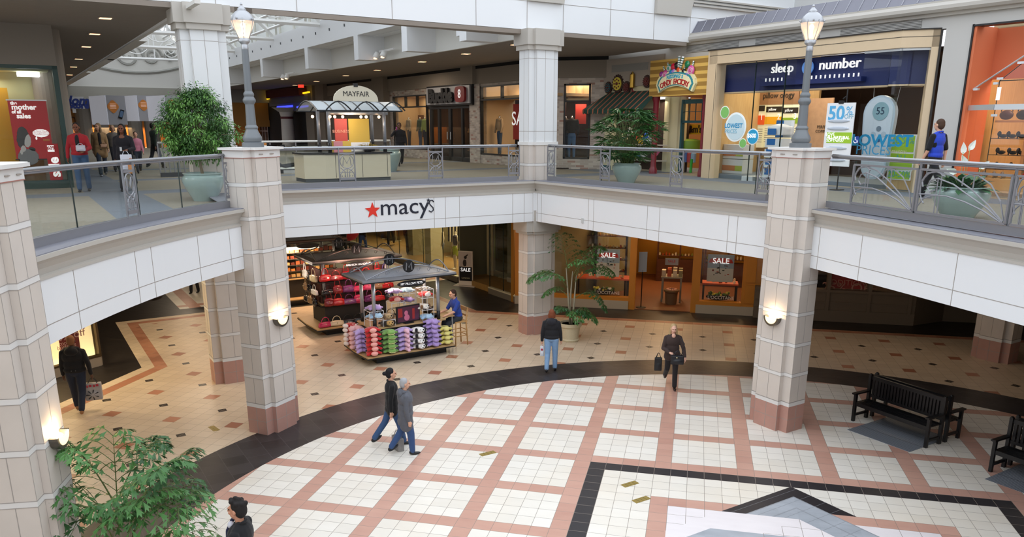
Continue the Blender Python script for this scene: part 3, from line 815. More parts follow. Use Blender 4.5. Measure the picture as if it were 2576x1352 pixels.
kk, zz = K(1558, 211); gear(kk, zz, .33, 'd8c64a', 'large yellow gear on the cream wall above the awning')
kk, zz = K(1534, 221); gear(kk, zz, .22, '24525a', 'small teal gear left of the yellow gear')
kk, zz = K(1580, 220); gear(kk, zz, .22, '5a2a26', 'small dark red gear right of the yellow gear')
kk, zz = K(1634, 205); gear(kk-.05, zz, .22, '5a2a26', 'dark gear half hidden behind the striped candy sign')
kk, zz = K(1598, 203)
t = thing('brass_cylinder', 'brass cylinder with red valve on the cream wall, between the gears', 'cylinder', nep(kk, zz-.3, .1))
mb = MB(); mb.lathe([(.05, -.27), (.09, -.24), (.09, .2), (.05, .25), (.02, .3)], nep(kk, zz, .14), 16); mb.build('body', M('brass', 'b08d3f', .3, metal=.9), t, 'auto')
mb = MB(); mb.tube([nep(kk, zz-.27, .14), nep(kk+.05, zz-.36, .16), nep(kk+.16, zz-.38, .18)], .03, 8); mb.build('valve', MMAR, t, True)
# candy goods in door and window
mb = MB(); nbox(mb, 2.55, 3.5, 5.95, 6.3, -2.0, -1.7); o = tag(mb.build('sweet_display', M('mm_yellow', 'c49a1c', .5)), 'yellow sweets display with dark lettering, inside the candy shop door', 'display')
text("m&m's", .34, M('dark_brown', '2a1610', .6), o, nep(2.98, 6.12, -1.69), RNE, .01, bold=.012)
mb = MB(); P = nep(2.95, 5.45, -1.6); mb.lathe([(.2, -.1), (.42, -.05), (.46, .1), (.44, .28), (.2, .34)], P, 24); o = tag(mb.build('sweet_bin', M('bin_green', '7ea83a', .5), None, 'auto'), 'round green sweets bin in the candy shop doorway', 'bin')
for i in range(4):
    mb = MB(); mb.lathe([(.0, -.22), (.09, -.2), (.1, .1), (.07, .14)], nep(2.85+i*.2, 5.18, -1.35), 10); tag(mb.build('sweet_dispenser', M('disp_%d' % i, ['b9c9d8', '5a7fc4', 'b8484a', '8fb0c8'][i], .3), None, 'auto'), 'plastic sweet dispenser in the row under the green bin', 'dispenser', 'sweet dispensers in the candy shop door')
mb = MB(); mb.tube([nep(3.45, 4.62, -1.25), nep(3.47, 5.1, -1.25)], .05, 8); tag(mb.build('sweet_tube', M('tube_green', '2fae3a', .4)), 'bright green upright tube low in the candy shop door', 'tube')
cols = ['e8e4e0', 'c64a3a', 'd8b03a', '3a6ac0', 'd8d0e0', '2a2622', 'd86a9a', 'f2e8c0']
for i in range(14):
    k = .6+(i % 7)*.3+random.uniform(-.05, .05); z = 5.15+(i//7)*.62+random.uniform(-.1, .2)
    o = blob('soft_toy', [('e', (0, 0, 0), (.11, .09, .12)), ('e', (0, -.02, .17), (.085, .08, .08)), ('e', (-.1, 0, .04), (.05, .04, .06)), ('e', (.1, 0, .04), (.05, .04, .06))], M('toy_'+cols[i % 8], cols[i % 8], .9), None, .02)
    o.location = nep(k, z, -.5); tag(o, 'small soft toy in the candy shop display window behind the palm', 'soft toy', 'soft toys in the candy window')
mb = MB(); nbox(mb, .6, 2.7, 5.55, 5.58, -.8, -.25); nbox(mb, .6, 2.7, 5.0, 5.03, -.8, -.25); tag(mb.build('display_shelf', M('shelf_white', 'c8c4bc', .5)), 'pair of pale shelves in the candy shop window', 'shelf')
# ------------------------------------------------------------ mattress shop on the north-east wall
NE = Plane((-1.9, 17.2), (1, -1))
MBEI = M('beige_stone', 'd8c1a0', .55, noise=.04); MBLU = M('deep_blue', '1b2a63', .5); MWT = M('letter_white', 'f4f4f4', .5, emit=.6)
MMAP = M('maple', 'c9a674', .45, noise=.12, nscale=2)
def wood(name, c1, c2, sc=(.6, .6, 8), rough=.4):
    def f(x, y, z, N): return mixc(N(3, 6, sc), c1, c2)
    return patmat(name, f, rough)
MMAPW = wood('maple_panel', 'b08d5c', 'd3b27e', (6, 6, .7))
A_ = atz(1790, 128, 8.52); B_ = atz(2271, 76.6, 8.52); C_ = atz(2368, 73, 8.52)
SN = Plane((A_.x, A_.y), (B_.x-A_.x, B_.y-A_.y)); wN = (B_-A_).length
SR = Plane((B_.x, B_.y), (C_.x-B_.x, C_.y-B_.y)); wR = (C_-B_).length
mb = MB(); SN.box(mb, -.05, wN, 8.12, 8.52, -.4, 0); SR.box(mb, 0, wR, 8.12, 8.52, -.4, 0)
SN.box(mb, -.12, .28, 4.6, 8.52, -.4, 0.0); SR.box(mb, wR-.16, wR, 4.6, 8.52, -.6, 0)
sf = struct(mb.build('trim_8', MBEI))
mb = MB(); SN.box(mb, -.05, wN, 8.36, 8.372, 0, .006); SN.box(mb, .24, .25, 4.6, 8.1, 0, .006); SR.box(mb, 0, wR, 8.36, 8.372, 0, .006); SN.box(mb, -.14, wN, 8.52, 8.55, -.3, .03); SR.box(mb, 0, wR+.03, 8.52, 8.55, -.3, .03); SR.box(mb, wR, wR+.05, 4.6, 8.55, -.3, .03)
mb.build('joint', M('dark_line', '2b2622', .6), sf)
# interior shell
mb = MB()
NE.box(mb, 5.45, 13.3, 4.6, 8.6, -5.2, -5.1)
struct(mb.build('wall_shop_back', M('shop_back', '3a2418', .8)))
mb = MB(); NE.box(mb, 5.45, 5.55, 4.6, 8.6, -5.2, -.1); NE.box(mb, 5.5, 7.4, 4.6, 7.75, -2.9, -2.8); struct(mb.build('wall_shop_left', MMAPW))
mb = MB(); NE.box(mb, 5.45, 13.3, 8.05, 8.15, -5.2, -.5); struct(mb.build('ceiling', M('shop_ceiling', '2a2320', .9)))
mb = MB(); NE.box(mb, 5.6, 12.6, 4.6, 4.72, -2.7, -.45); NE.box(mb, 5.6, 7.6, 4.6, 4.74, -2.7, -.1); struct(mb.build('trim_9', M('plinth_blue', '6f7b88', .7)))
mb = MB(); NE.box(mb, 13.2, 13.3, 4.6, 8.6, -5.2, -.6); struct(mb.build('wall_shop_right', MMAPW))
# blue header box with letters
hdr = thing('shop_sign', 'long dark blue header sign with raised white lettering and a blue disc', 'sign', SN.P(.6, 7.3, -.7))
k0, z0 = SN.K(1815, 232, -.5); k1, z1 = SN.K(2352, 212, -.5)
one(lambda m_: SN.box(m_, k0, wN-.0, 7.28, 8.1, -.9, -.5), 'board', MBLU, hdr)
one(lambda m_: SR.box(m_, -.15, wR-.15, 7.28, 8.1, -1.2, -.45), 'board', MBLU, hdr)
one(lambda m_: (SN.box(m_, k0, wN, 7.24, 7.28, -.9, -.48), SR.box(m_, -.15, wR-.15, 7.24, 7.28, -1.2, -.43)), 'edge_strip', MBEI, hdr)
ka, _ = SN.K(1925, 190, -.5); kb, _ = SN.K(2180, 190, -.5)
one(lambda m_: SN.box(m_, ka, kb, 7.40, 7.52, -.5, -.28), 'shelf', MBLU, hdr)
SN.text('sleep', 1968, 172, .38, MWT, hdr, o=-.36, ext=.02, sx=1.05)
SN.text('number', 2112, 161, .38, MWT, hdr, o=-.36, ext=.02, sx=1.12)
kd, zd = SN.K(2031, 170, -.36)
one(lambda m_: SN.disc(m_, kd, zd, .19, -.40, -.36), 'disc', M('disc_blue', '5d8fd8', .4, emit=.3), hdr)
for q in range(22):
    kk = ka+.12+q*(kb-ka-.3)/21
    if q in (5, 6, 7, 8, 9): continue
    one(lambda m_: SN.box(m_, kk, kk+.02, 7.52, 7.62, -.42, -.38), 'standoff', MWT, hdr)
# glass of the two windows
mb = MB(); SN.rect(mb, 1815, 160, 1915, 462, -.12, -.11); SN.rect(mb, 1916, 155, 1976, 462, -.12, -.11); g_ = struct(mb.build('window_2', MGLS2))
kl, _ = SN.K(2168, 200, -.1)
mb = MB(); SN.box(mb, kl, wN, 4.62, 8.1, -.12, -.11); SR.box(mb, 0, wR-.16, 4.62, 8.1, -.12, -.11); struct(mb.build('window_3', MGLS2))
mb = MB(); SN.box(mb, kl, wN, 8.06, 8.12, -.13, -.09); SR.box(mb, 0, wR-.16, 8.06, 8.12, -.13, -.09); mb.build('head_rail', M('alu', 'd5dade', .3, metal=.6), bpy.data.objects['window_3'])
mb = MB(); kq, _ = SN.K(1976, 200, -.11); SN.box(mb, kq-.008, kq+.008, 4.62, 8.1, -.13, -.09); kq, _ = SN.K(1900, 200, -.11); SN.box(mb, kq-.005, kq+.005, 4.62, 8.1, -.13, -.09); mb.build('pane_edge', M('glass_edge', '23302e', .2), bpy.data.objects['window_2'])
# pillow posters on a back wall
MPC = M('poster_cream', 'f1e9c6', .7, emit=.25); MPK = M('poster_dark', '2c241c', .6); MTX = M('text_grey', '8d8a78', .8)
PW = Plane(NE.P(0, 0, -2.2)[:2], (1, -1))
for i, (x0, x1, c, nm) in enumerate(((1881, 1922, 'f0602a', 'orange'), (1926, 1965, 'f0a81e', 'amber'), (1968, 2006, '8fae2e', 'green'))):
    t = thing('wall_poster', 'cream poster with an %s square numbered %d behind the shop glass' % (nm, i+1), 'poster', PW.P(*PW.K((x0+x1)/2, 330)), group='three numbered posters')
    k0, zt = PW.K(x0, 259+i*2); k1, zb = PW.K(x1, 372)
    one(lambda m_: PW.box(m_, k0, k1, zb, zt, 0, .03), 'sheet', MPC, t)
    one(lambda m_: PW.box(m_, k0+.08, k1-.08, zt-.28, zt-.1, .03, .04), 'title_plate', MPK, t)
    text('pillow', .13, MWT, t, PW.P((k0+k1)/2-.06, zt-.19, .045), PW.R, .002)
    one(lambda m_: PW.box(m_, k0+.05, k1-.05, zb+.75, zt-.42, .03, .045), 'colour_square', M('sq_'+nm, c, .6, emit=.25), t)
    text(str(i+1), .26, MWT, t, PW.P(k1-.17, zb+.98, .05), PW.R, .002)
    one(lambda m_: [PW.box(m_, k0+.08, k1-.1, zb+.6-j*.07, zb+.615-j*.07, .03, .034) for j in range(7)], 'print_lines', MTX, t)
tp = thing('wall_lettering', 'copper panel with pillow wording above the three posters', 'lettering', PW.P(7, 7.3, 0))
one(lambda m_: PW.rect(m_, 1905, 226, 2008, 262, 0, .04), 'panel', M('copper', 'b08a6a', .4, metal=.5), tp)
PW.text('pillow ology', 1958, 240, .26, MPK, tp, o=.05)
# bubble sign on the left pane
bs = thing('window_decal', 'pale blue bubble shaped lowest prices sign on the left shop pane', 'sign', SN.P(*SN.K(1850, 320, .02)))
MPB = M('bubble_pale', 'c9dfe8', .5, emit=.12); MPW = M('bubble_white', 'eaf2f4', .5, emit=.15)
def dk(px, py, r, mat, o, nm):
    k, z = SN.K(px, py, o); one(lambda m_: SN.disc(m_, k, z, r, o-.012, o, 28, r*1.02), nm, mat, bs)
for px, py, r, c in ((1850, 320, .43, MPB), (1823, 283, .19, M('bub_green', '7fc06a', .5, emit=.1)), (1893, 344, .235, M('bub_cyan', '2c9ccb', .5, emit=.15)), (1868, 361, .145, M('bub_green', '7fc06a', .5))):
    dk(px, py, r, MPW, -.03, 'bubble_rim'); dk(px, py, r*.87, c, -.016, 'bubble')
MC = M('lett_cyan', '2f9bd0', .5); MC2 = M('lett_pale', '86bfd8', .5)
SN.text('LOWEST', 1845, 317, .19, MC, bs, o=-.012, ext=.002, bold=.004); SN.text('PRICES', 1838, 331, .17, MC2, bs, o=-.012, ext=.002)
SN.text("$600", 1891, 342, .17, MWT, bs, o=-.012, ext=.002, bold=.004)
def fx(w_, d_): return w_
# boxes stacked below the bubble sign
MBX = [M('box_white', 'd9dde0', .7), M('box_orange', 'c07a45', .7), M('box_green', 'a9b648', .7)]
for i in range(2):
    t = thing('product_box', ['lower', 'upper'][i]+' of the two white and orange product boxes behind the left pane', 'box', NE.P(6.1, 4.72+i*.48, -.9), group='product boxes'); 
    k0, _ = NE.K(1816, 430, -.6); k1, _ = NE.K(1866, 430, -.6)
    one(lambda m_: NE.box(m_, k0, k1, 4.745+i*.47, 4.745+i*.47+.45, -1.1, -.6), 'carton', MBX[0], t)
    one(lambda m_: NE.box(m_, k0, k1-.15, 4.83+i*.47, 4.83+i*.47+.17, -.6, -.595), 'orange_band', MBX[1], t)
    one(lambda m_: NE.box(m_, k1-.3, k1, 4.83+i*.47, 4.83+i*.47+.17, -.595, -.59), 'green_band', MBX[2], t)
# pillow display stack at the entrance
MBLL = M('label_blue', '2a6cb0', .5)
for i in range(5):
    t = thing('pillow_pack', 'white pillow pack with blue label, %s of the stack by the right lamp pillar' % ('lowest', 'second lowest', 'middle', 'second highest', 'top')[i], 'pillow pack', NE.P(7.6, 4.75+i*.36, -.1), group='pillow packs in the entrance stack')
    kc_, _ = NE.K(1932, 420, .3); z0 = 4.76+i*.29
    if i < 4: one(lambda m_: NE.box(m_, kc_-.27, kc_+.33, z0, z0+.25, -.4, .2), 'pack', M('pack_white', 'e9edf0', .5), t)
    else: blob('pack', [('b', NE.P(kc_, z0+.2, -.1), (.56, .5, .26), Matrix.Rotation(-PI/4, 3, 'Z')), ('e', NE.P(kc_, z0+.24, -.1), (.32, .3, .16))], M('pack_white', 'e9edf0', .5), t, .03, 4, inv=True)
    one(lambda m_: NE.box(m_, kc_-.2, kc_+.1, z0+.08, z0+.26, .2, .21), 'label_patch', MBLL, t)
one(lambda m_: (NE.box(m_, 7.2, 8.1, 4.61, 4.75, -.45, .25),), 'display_base', M('box_white', 'd9dde0', .7)); o = bpy.data.objects['display_base']; o.name = 'low_platform'; tag(o, 'low white platform under the pillow pack stack', 'platform')
kc_, zc_ = NE.K(1950, 322, 0)
t = tag(one(lambda m_: NE.box(m_, kc_-.33, kc_+.33, zc_-.28, zc_+.22, -.45, -.43), 'info_card', M('pack_white', 'e9edf0', .5)), 'blue and white information card on top of the pillow packs', 'card')
one(lambda m_: NE.box(m_, kc_-.33, kc_-.05, zc_-.28, zc_+.22, -.43, -.425), 'blue_field', MBLL, t)
# hanging price banner on a stand
ST = Plane(NE.P(0, 0, 1.0)[:2], (1, -1))
k0, zt = ST.K(2084, 260); k1, zb = ST.K(2136, 420)
t = thing('standing_sign', 'white 50 percent off sheet sign on a black stand left of the giant remote', 'sign', ST.P((k0+k1)/2, 4.612, 0))
one(lambda m_: ST.box(m_, k0, k1, zb, zt, 0, .03), 'board', M('sign_white', 'f3f5f8', .5), t)
k2, z2 = ST.K(2127, 250); one(lambda m_: (m_.tube([ST.P(k2, 4.62, -.05), ST.P(k2, zt+.35, -.05)], .018, 8), ST.box(m_, k2-.12, k2+.12, 4.612, 4.63, -.2, .1), m_.tube([ST.P((k0+k1)/2, zt+.1, -.03), ST.P(k2, zt+.16, -.03)], .02, 6)), 'stand', MBLK, t)
one(lambda m_: ST.box(m_, (k0+k1)/2-.07, (k0+k1)/2+.07, zt-.02, zt+.06, -.02, .05), 'clip', MBLK, t)
wS = k1-k0; hS = zt-zb
text('50', wS*.60, M('lett_sky', '5db4e6', .5), t, ST.P(k0+wS*.36, zt-hS*.17, .034), ST.R, .002, bold=.012); text('%', wS*.36, M('lett_sky', '5db4e6', .5), t, ST.P(k0+wS*.82, zt-hS*.13, .034), ST.R, .002); text('OFF', wS*.19, MC2, t, ST.P(k0+wS*.82, zt-hS*.215, .034), ST.R, .002)
one(lambda m_: ST.box(m_, k0+.08, k1, zb+hS*.37, zb+hS*.54, .03, .035), 'green_band', M('lime', 'a7d234', .5), t)
text('LOVE', wS*.14, MWT, t, ST.P(k0+wS*.22, zb+hS*.505, .04), ST.R, .002, ); text('ALL-NATURAL', wS*.125, MWT, t, ST.P(k0+wS*.52, zb+hS*.455, .04), ST.R, .002, bold=.004); text('SOFTNESS?', wS*.13, MWT, t, ST.P(k0+wS*.42, zb+hS*.405, .04), ST.R, .002)
for f in (.72, .60, .29, .1):
    P_ = ST.P(k0+wS*.48, zb+hS*f, .04); blob('pictured_pillow', [('e', P_, (wS*.44, .02, hS*.035), Matrix.Rotation(-PI/4, 3, 'Z'))], M('pillow_grey', 'c4ccd8', .7), t, .02, 1, inv=True)
# giant remote
RP = Plane(SN.P(0, 0, -.55)[:2], SN.d[:2])
kc_, zt = RP.K(2217, 240); _, zb = RP.K(2190, 453); k0, _ = RP.K(2176, 290); k1, _ = RP.K(2256, 290)
hr = zt-zb; wr = k1-k0
def ro(f=1.0):
    pts = []; R1 = wr/2*f; R2 = wr*.40*f; zc1 = zt-wr/2; zc2 = zb+wr*.42
    for i in range(17): a = PI*i/16-.25*math.cos(PI*i/16)*0; pts.append((kc_+R1*math.cos(a), zc1+R1*math.sin(a)))
    for i in range(1, 8): u_ = i/8; e_ = (1-math.cos(PI*u_))/2; pts.append((kc_-R1+(R1-R2)*e_-.0, zc1-(zc1-zc2)*u_))
    for i in range(17): a = PI+PI*i/16; pts.append((kc_+R2*math.cos(a), zc2+R2*math.sin(a)))
    for i in range(1, 8): u_ = 1-i/8; e_ = (1-math.cos(PI*u_))/2; pts.append((kc_+R1-(R1-R2)*e_, zc1-(zc1-zc2)*u_))
    return pts
t = thing('giant_remote', 'giant pale blue remote control model reading 55, hung in the right shop window', 'model', RP.P(kc_, zb, 0))
one(lambda m_: RP.poly(m_, ro(), -.12, 0), 'body', M('remote_body', 'c3d3e2', .4), t); one(lambda m_: RP.poly(m_, ro(.88), 0, .02), 'face', M('remote_face', 'd3e0ec', .35), t)
k2, z2 = RP.K(2217, 280); one(lambda m_: RP.disc(m_, k2, z2, wr*.25, .02, .035), 'screen', M('remote_screen', '8fb4c0', .3), t)
text('55', wr*.28, M('lcd', '21405a', .5), t, RP.P(k2, z2, .04), RP.R, .002)
for px, py, r, c in ((2212, 324, .07, '75889a'), (2198, 338, .07, 'b7c8d6'), (2224, 338, .07, 'b7c8d6'), (2211, 352, .06, '3f66a0')):
    k2, z2 = RP.K(px, py); one(lambda m_: RP.disc(m_, k2, z2, r, .02, .032), 'button', M('btn'+c, c, .4), t)
one(lambda m_: (m_.tube([RP.P(kc_-.25, zt-.1, -.05), RP.P(kc_-.32, 8.05, -.05)], .006, 5), m_.tube([RP.P(kc_+.4, zt-.4, -.05), RP.P(kc_+.62, 8.05, -.05)], .006, 5)), 'hanging_wire', M('wire', 'c7ccd2', .3, metal=.6), t)
# lettering on the right pane
t = thing('window_lettering', 'blue lowest prices lettering on the right shop pane', 'lettering', SN.P(*SN.K(2215, 360, -.1)))
MDC = M('lett_dcyan', '1787b4', .4)
SN.text('LOWEST', 2216, 355, .40, MDC, t, o=-.095, ext=.002, bold=.012, sx=1.12); SN.text('PRICES', 2196, 379, .34, M('lett_mid', '3f93bd', .5), t, o=-.095, ext=.002); SN.text('OF THE SEASON', 2243, 382, .11, M('lett_faint', 'b9b491', .5), t, o=-.095, ext=.002)
t = tag(one(lambda m_: SN.rect(m_, 2145, 343, 2159, 361, -.1, -.095), 'access_sticker', M('sticker_blue', '2f55b8', .4)), 'small blue accessibility sticker at the edge of the shop pane', 'sticker')
k2, z2 = SN.K(2152, 352, -.09); one(lambda m_: (m_.tube([SN.P(k2+.05*math.cos(a), z2-.03+.05*math.sin(a), -.09) for a in [q*.5 for q in range(6, 13)]], .009, 5), m_.tube([SN.P(k2-.015, z2+.07, -.09), SN.P(k2-.01, z2, -.09), SN.P(k2+.05, z2-.01, -.09), SN.P(k2+.07, z2-.07, -.09)], .009, 5)), 'symbol', MWT, t)
# green price cards in the right window
GP = Plane(RP.P(0, 0, -.35)[:2], RP.d[:2])
for i, (x0, y0, x1, y1) in enumerate(((2246, 341, 2297, 383), (2241, 386, 2292, 428), (2236, 431, 2286, 452))):
    t = thing('price_card', 'white framed lime green discount card, %s of the column beside the giant remote' % ('top', 'middle', 'bottom')[i], 'price card', GP.P(*GP.K((x0+x1)/2, y1)), group='lime discount cards')
    one(lambda m_: GP.rect(m_, x0-4, y0-3, x1+4, y1+3, -.03, 0), 'board', M('sign_white', 'f3f5f8', .5), t); one(lambda m_: GP.rect(m_, x0, y0, x1, y1, 0, .01), 'green_field', M('lime', 'a7d234', .5), t)
    GP.text(['20-50%', 'ALL', '20-50%'][i], (x0+x1)/2, y0+(13 if i != 2 else 8), .24, M('lime_cyan', '62b6b0', .5), t, o=.015, ext=.002, sx=.9)
mb = MB(); GP.rect(mb, 2232, 450, 2300, 480, -.6, -.02); tag(mb.build('display_box', MMAPW), 'wooden display box under the lime discount cards', 'box')
mb = MB(); NE.box(mb, 9.4, 11.6, 4.73, 5.35, -3.9, -2.2); o = blob('display_bed', [('b', NE.P(10.4, 5.05, -3.4), (2.1, 1.7, .6), Matrix.Rotation(-PI/4, 3, 'Z'))], M('bed_brown', '4a2c1c', .8), None, .05, 3); tag(o, 'dark covered display bed inside the mattress shop', 'bed')
mb = MB(); k0, _ = PW.K(2028, 300); PW.rect(mb, 2030, 248, 2084, 372, -.3, -.25); t = tag(mb.build('copper_poster', M('copper_sheet', 'c39b78', .6, noise=.15)), 'large copper toned poster behind the right lamp post', 'poster')
PW.text('PERFECT', 2072, 320, .13, MPK, t, o=-.24, ext=.002); PW.text('COMFORT', 2072, 331, .13, MPK, t, o=-.24, ext=.002)
for k, s_ in ((6.6, 40), (8.6, 40), (10.6, 40), (12.2, 30)): area('shop_lamp', NE.P(k, 8.0, -1.7), .8, s_, (1, .86, .66))
area('shop_lamp', NE.P(6.6, 7.95, -.6), .5, 18, (1, .9, .75))
# ------------------------------------------------------------ orange shoe shop
MOR = wood('orange_wood', 'b8622f', 'd98248', (5, 5, .5)); MORP = M('orange_paint', 'd9774f', .7)
def ok(px, py, o=0): return NE.K(px, py, o)
k0, _ = NE.K(2443, 68); k0 = 13.68
mb = MB(); NE.box(mb, 13.62, 21, 7.35, 8.52, -1.0, -.9); NE.box(mb, 13.62, 13.72, 4.6, 8.52, -1.0, 0); struct(mb.build('wall_orange', MORP))
mb = MB(); NE.box(mb, 12.2, 13.2, 4.6, 8.5, -3.0, -2.9); struct(mb.build('wall_orange_wood', MOR))
mb = MB(); NE.box(mb, 11.5, 21, 4.6, 8.5, -4.6, -4.5); struct(mb.build('wall_shoe_back', M('pale_yellow', 'd9c58a', .7)))
mb = MB(); NE.box(mb, 13.62, 21, 8.5, 8.6, -4.6, -.9); struct(mb.build('ceiling', M('cream_ceiling', 'd9cfa8', .8)))
mb = MB(); NE.box(mb, 13.62, 21, 4.6, 4.72, -4.5, -.5); struct(mb.build('floor', M('shoe_floor', 'a9a596', .5)))
mb = MB(); NE.box(mb, 13.62, 13.66, 4.6, 8.55, -.3, .03); NE.box(mb, 13.62, 21, 8.5, 8.54, -.3, .03); struct(mb.build('trim_10', MBLK))
# faceted glass front
f0 = NE.P(13.75, 0, -.15); f1 = NE.P(14.55, 0, .25); f2 = NE.P(21, 0, .25)
MPINK = glass('tinted_glass', 'f0dcd2', .05)
mb = MB(); mb.add([(f0.x, f0.y, 4.7), (f1.x, f1.y, 4.7), (f1.x, f1.y, 7.25), (f0.x, f0.y, 7.1)], [(0, 1, 2, 3)]); mb.add([(f1.x, f1.y, 4.7), (f2.x, f2.y, 4.7), (f2.x, f2.y, 7.25), (f1.x, f1.y, 7.25)], [(0, 1, 2, 3)])
u2 = NE.P(15.6, 0, .1); u3 = NE.P(21, 0, .1)
mb.add([(f0.x, f0.y, 7.1), (f1.x, f1.y, 7.25), (u2.x, u2.y, 8.2), (f0.x+(u2.x-f0.x)*.95, f0.y+(u2.y-f0.y)*.95, 8.2)], [(0, 1, 2, 3)]); mb.add([(f1.x, f1.y, 7.25), (f2.x, f2.y, 7.25), (u3.x, u3.y, 8.2), (u2.x, u2.y, 8.2)], [(0, 1, 2, 3)])
wo = struct(mb.build('window_4', MPINK))
mb = MB(); r_ = .02
for a, b in (((f0.x, f0.y, 7.1), (u2.x, u2.y, 8.22)), ((u2.x, u2.y, 8.22), (u3.x, u3.y, 8.22))): mb.tube([a, b], r_, 6)
mb.build('edge_rail', M('alu', 'd5dade', .3, metal=.6), wo)
mb = MB(); mb.wall((f0.x, f0.y), (f1.x, f1.y), 6.62, 6.74, .05, -1); mb.wall((f1.x, f1.y), (f2.x, f2.y), 6.62, 6.74, .05, -1); mb.build('transom', M('alu', 'd5dade', .3, metal=.6), wo)
mb = MB(); mb.tube([(f1.x, f1.y, 4.7), (f1.x, f1.y, 7.25), (u2.x, u2.y, 8.2)], .01, 5); mb.tube([(f1.x, f1.y, 7.25), (f2.x, f2.y, 7.25)], .01, 5); mb.build('pane_edge', M('glass_edge', '23302e', .2), wo)
mb = MB()
for p, z in ((f1, 7.3), (f1, 6.5), (f1.lerp(u2, .35), 7.62), (f1.lerp(u2, .8), 8.0), (f0.lerp(f1, .15), 7.1), (f0.lerp(f1, .9), 7.2)): mb.cbox((p.x, p.y, z), (.14, .03, .05), -PI/4)
mb.build('clamp', M('alu', 'd5dade', .3, metal=.6), wo)
mb = MB(); k1_, z1_ = NE.K(2516, 236, .2); NE.box(mb, k1_-.04, k1_+.04, z1_-.14, z1_+.14, .26, .28); tag(mb.build('small_sign', MWT), 'small white label on the orange shop glass', 'label')
# shelves with shoes and bags
SH = Plane(NE.P(0, 0, -1.6)[:2], (1, -1))
ks, _ = SH.K(2520, 330)
t = thing('display_shelving', 'pale wooden shelving with shoes and bags in the orange shop', 'shelving', SH.P(ks+.5, 4.72, -.2))
one(lambda m_: (SH.box(m_, ks+.55, ks+.62, 4.72, 6.4, -.4, .0), SH.box(m_, ks-.2, ks+.6, 6.35, 6.4, -.4, 0), SH.box(m_, ks+1.6, ks+1.66, 4.72, 6.4, -.4, 0)), 'frame', MMAP, t)
for z in (5.95, 5.55, 5.2): one(lambda m_: SH.box(m_, ks-.25, ks+1.6, z, z+.015, -.4, 0), 'shelf', M('dark_glass', '3f4a44', .2), t)
one(lambda m_: SH.box(m_, ks+.66, ks+1.6, 5.6, 6.35, -.38, -.34), 'orange_panel', glow('lit_orange', 'f26a1c', .6), t)
one(lambda m_: SH.box(m_, ks-.6, ks+1.8, 4.72, 5.0, -.4, .4), 'bench', M('cream_bench', 'dccf9c', .5), t)
MSH = M('shoe_black', '191416', .3)
def shoe(mb, P, a, s=1):
    R = Matrix.Rotation(a, 3, 'Z'); P = Vector(P)
    mb.ell(P+R @ Vector((.06*s, 0, .05*s)), (.11*s, .04*s, .045*s), R, 10, 6); mb.tube([P+R @ Vector((-.06*s, 0, .0)), P+R @ Vector((-.06*s, 0, .09*s))], .015*s, 6); mb.ell(P+R @ Vector((-.05*s, 0, .1*s)), (.05*s, .038*s, .06*s), R, 8, 6)
n_ = 0
for z, xs in ((5.965, (-.1, .12, .35)), (5.565, (-.08, .2, .42)), (5.215, (-.05, .3, .8, 1.1))):
    for x in xs:
        m_ = MB(); shoe(m_, SH.P(ks+x, z, -.2), .4, 1.1); tag(m_.build('shoe', MSH, None, True), 'dark high heeled shoe on the glass shelves of the orange shop', 'shoe', 'shoes on the glass shelves')
for i, (x, c) in enumerate(((-.05, '4a2f26'), (.35, '17130f'))):
    m_ = MB(); P = SH.P(ks+x, 6.41, -.2); m_.ell(P+Vector((0, 0, .12)), (.17, .09, .12), Matrix.Rotation(-PI/4, 3, 'Z'), 14, 8); m_.tube([P+Vector((math.cos(a)*.1, -math.cos(a)*.1, .2+.12*math.sin(a))) for a in [q*PI/8 for q in range(9)]], .012, 6)
    tag(m_.build('handbag', M('bag_'+c, c, .4), None, True), ['brown patterned handbag on top of the orange shop shelves', 'black handbag on top of the orange shop shelves, next to the brown one'][i], 'handbag')
m_ = MB(); P = SH.P(ks+.9, 5.0, .1); m_.ell(P+Vector((0, 0, .1)), (.2, .12, .1), Matrix.Rotation(-PI/4, 3, 'Z'), 14, 8); tag(m_.build('red_bag', M('red_bag', 'a51f22', .5), None, True), 'small red bag lying on the cream bench in the orange shop', 'bag')
for x in (-.35, -.15, .1, .3):
    m_ = MB(); shoe(m_, SH.P(ks+x, 5.0, .2), .9, 1.1); tag(m_.build('shoe', M('shoe_pale', '8b857c', .35), None, True), 'shoe on the cream bench left of the red bag', 'shoe', 'shoes on the cream bench')
area('shoe_lamp', NE.P(16.5, 8.3, -2.2), 2.0, 130, (1, .88, .66)); area('shoe_lamp', NE.P(14.7, 8.3, -1.8), 1.0, 40, (1, .8, .6))

# ------------------------------------------------------------ north wall and brick shop front of the upper level
NW_ = Plane((-4.1, 17.2), (1, 0)); BK = Plane((-4.1, 17.2), (1, -1))
def brick_fn(x, y, z, N):
    k = (x-y)*Q2; row = (z/.085).fl(); u = k/.24+(row.mod(2))*.5
    j = ((z/.085).mod(1) < .14).orr(u.mod(1) < .06)
    c = mixc(wn(u.fl(), row), '9d9188', 'c4b9ae'); c = mixc(wn(u.fl()+3, row) > .93, c, '9c7d72')
    return mixc(j, c, 'b4aca4')
MBRK = patmat('pale_brick', brick_fn, .9)
MTAU = M('taupe_band', '857b70', .9)
W = MB()
BKL = -40
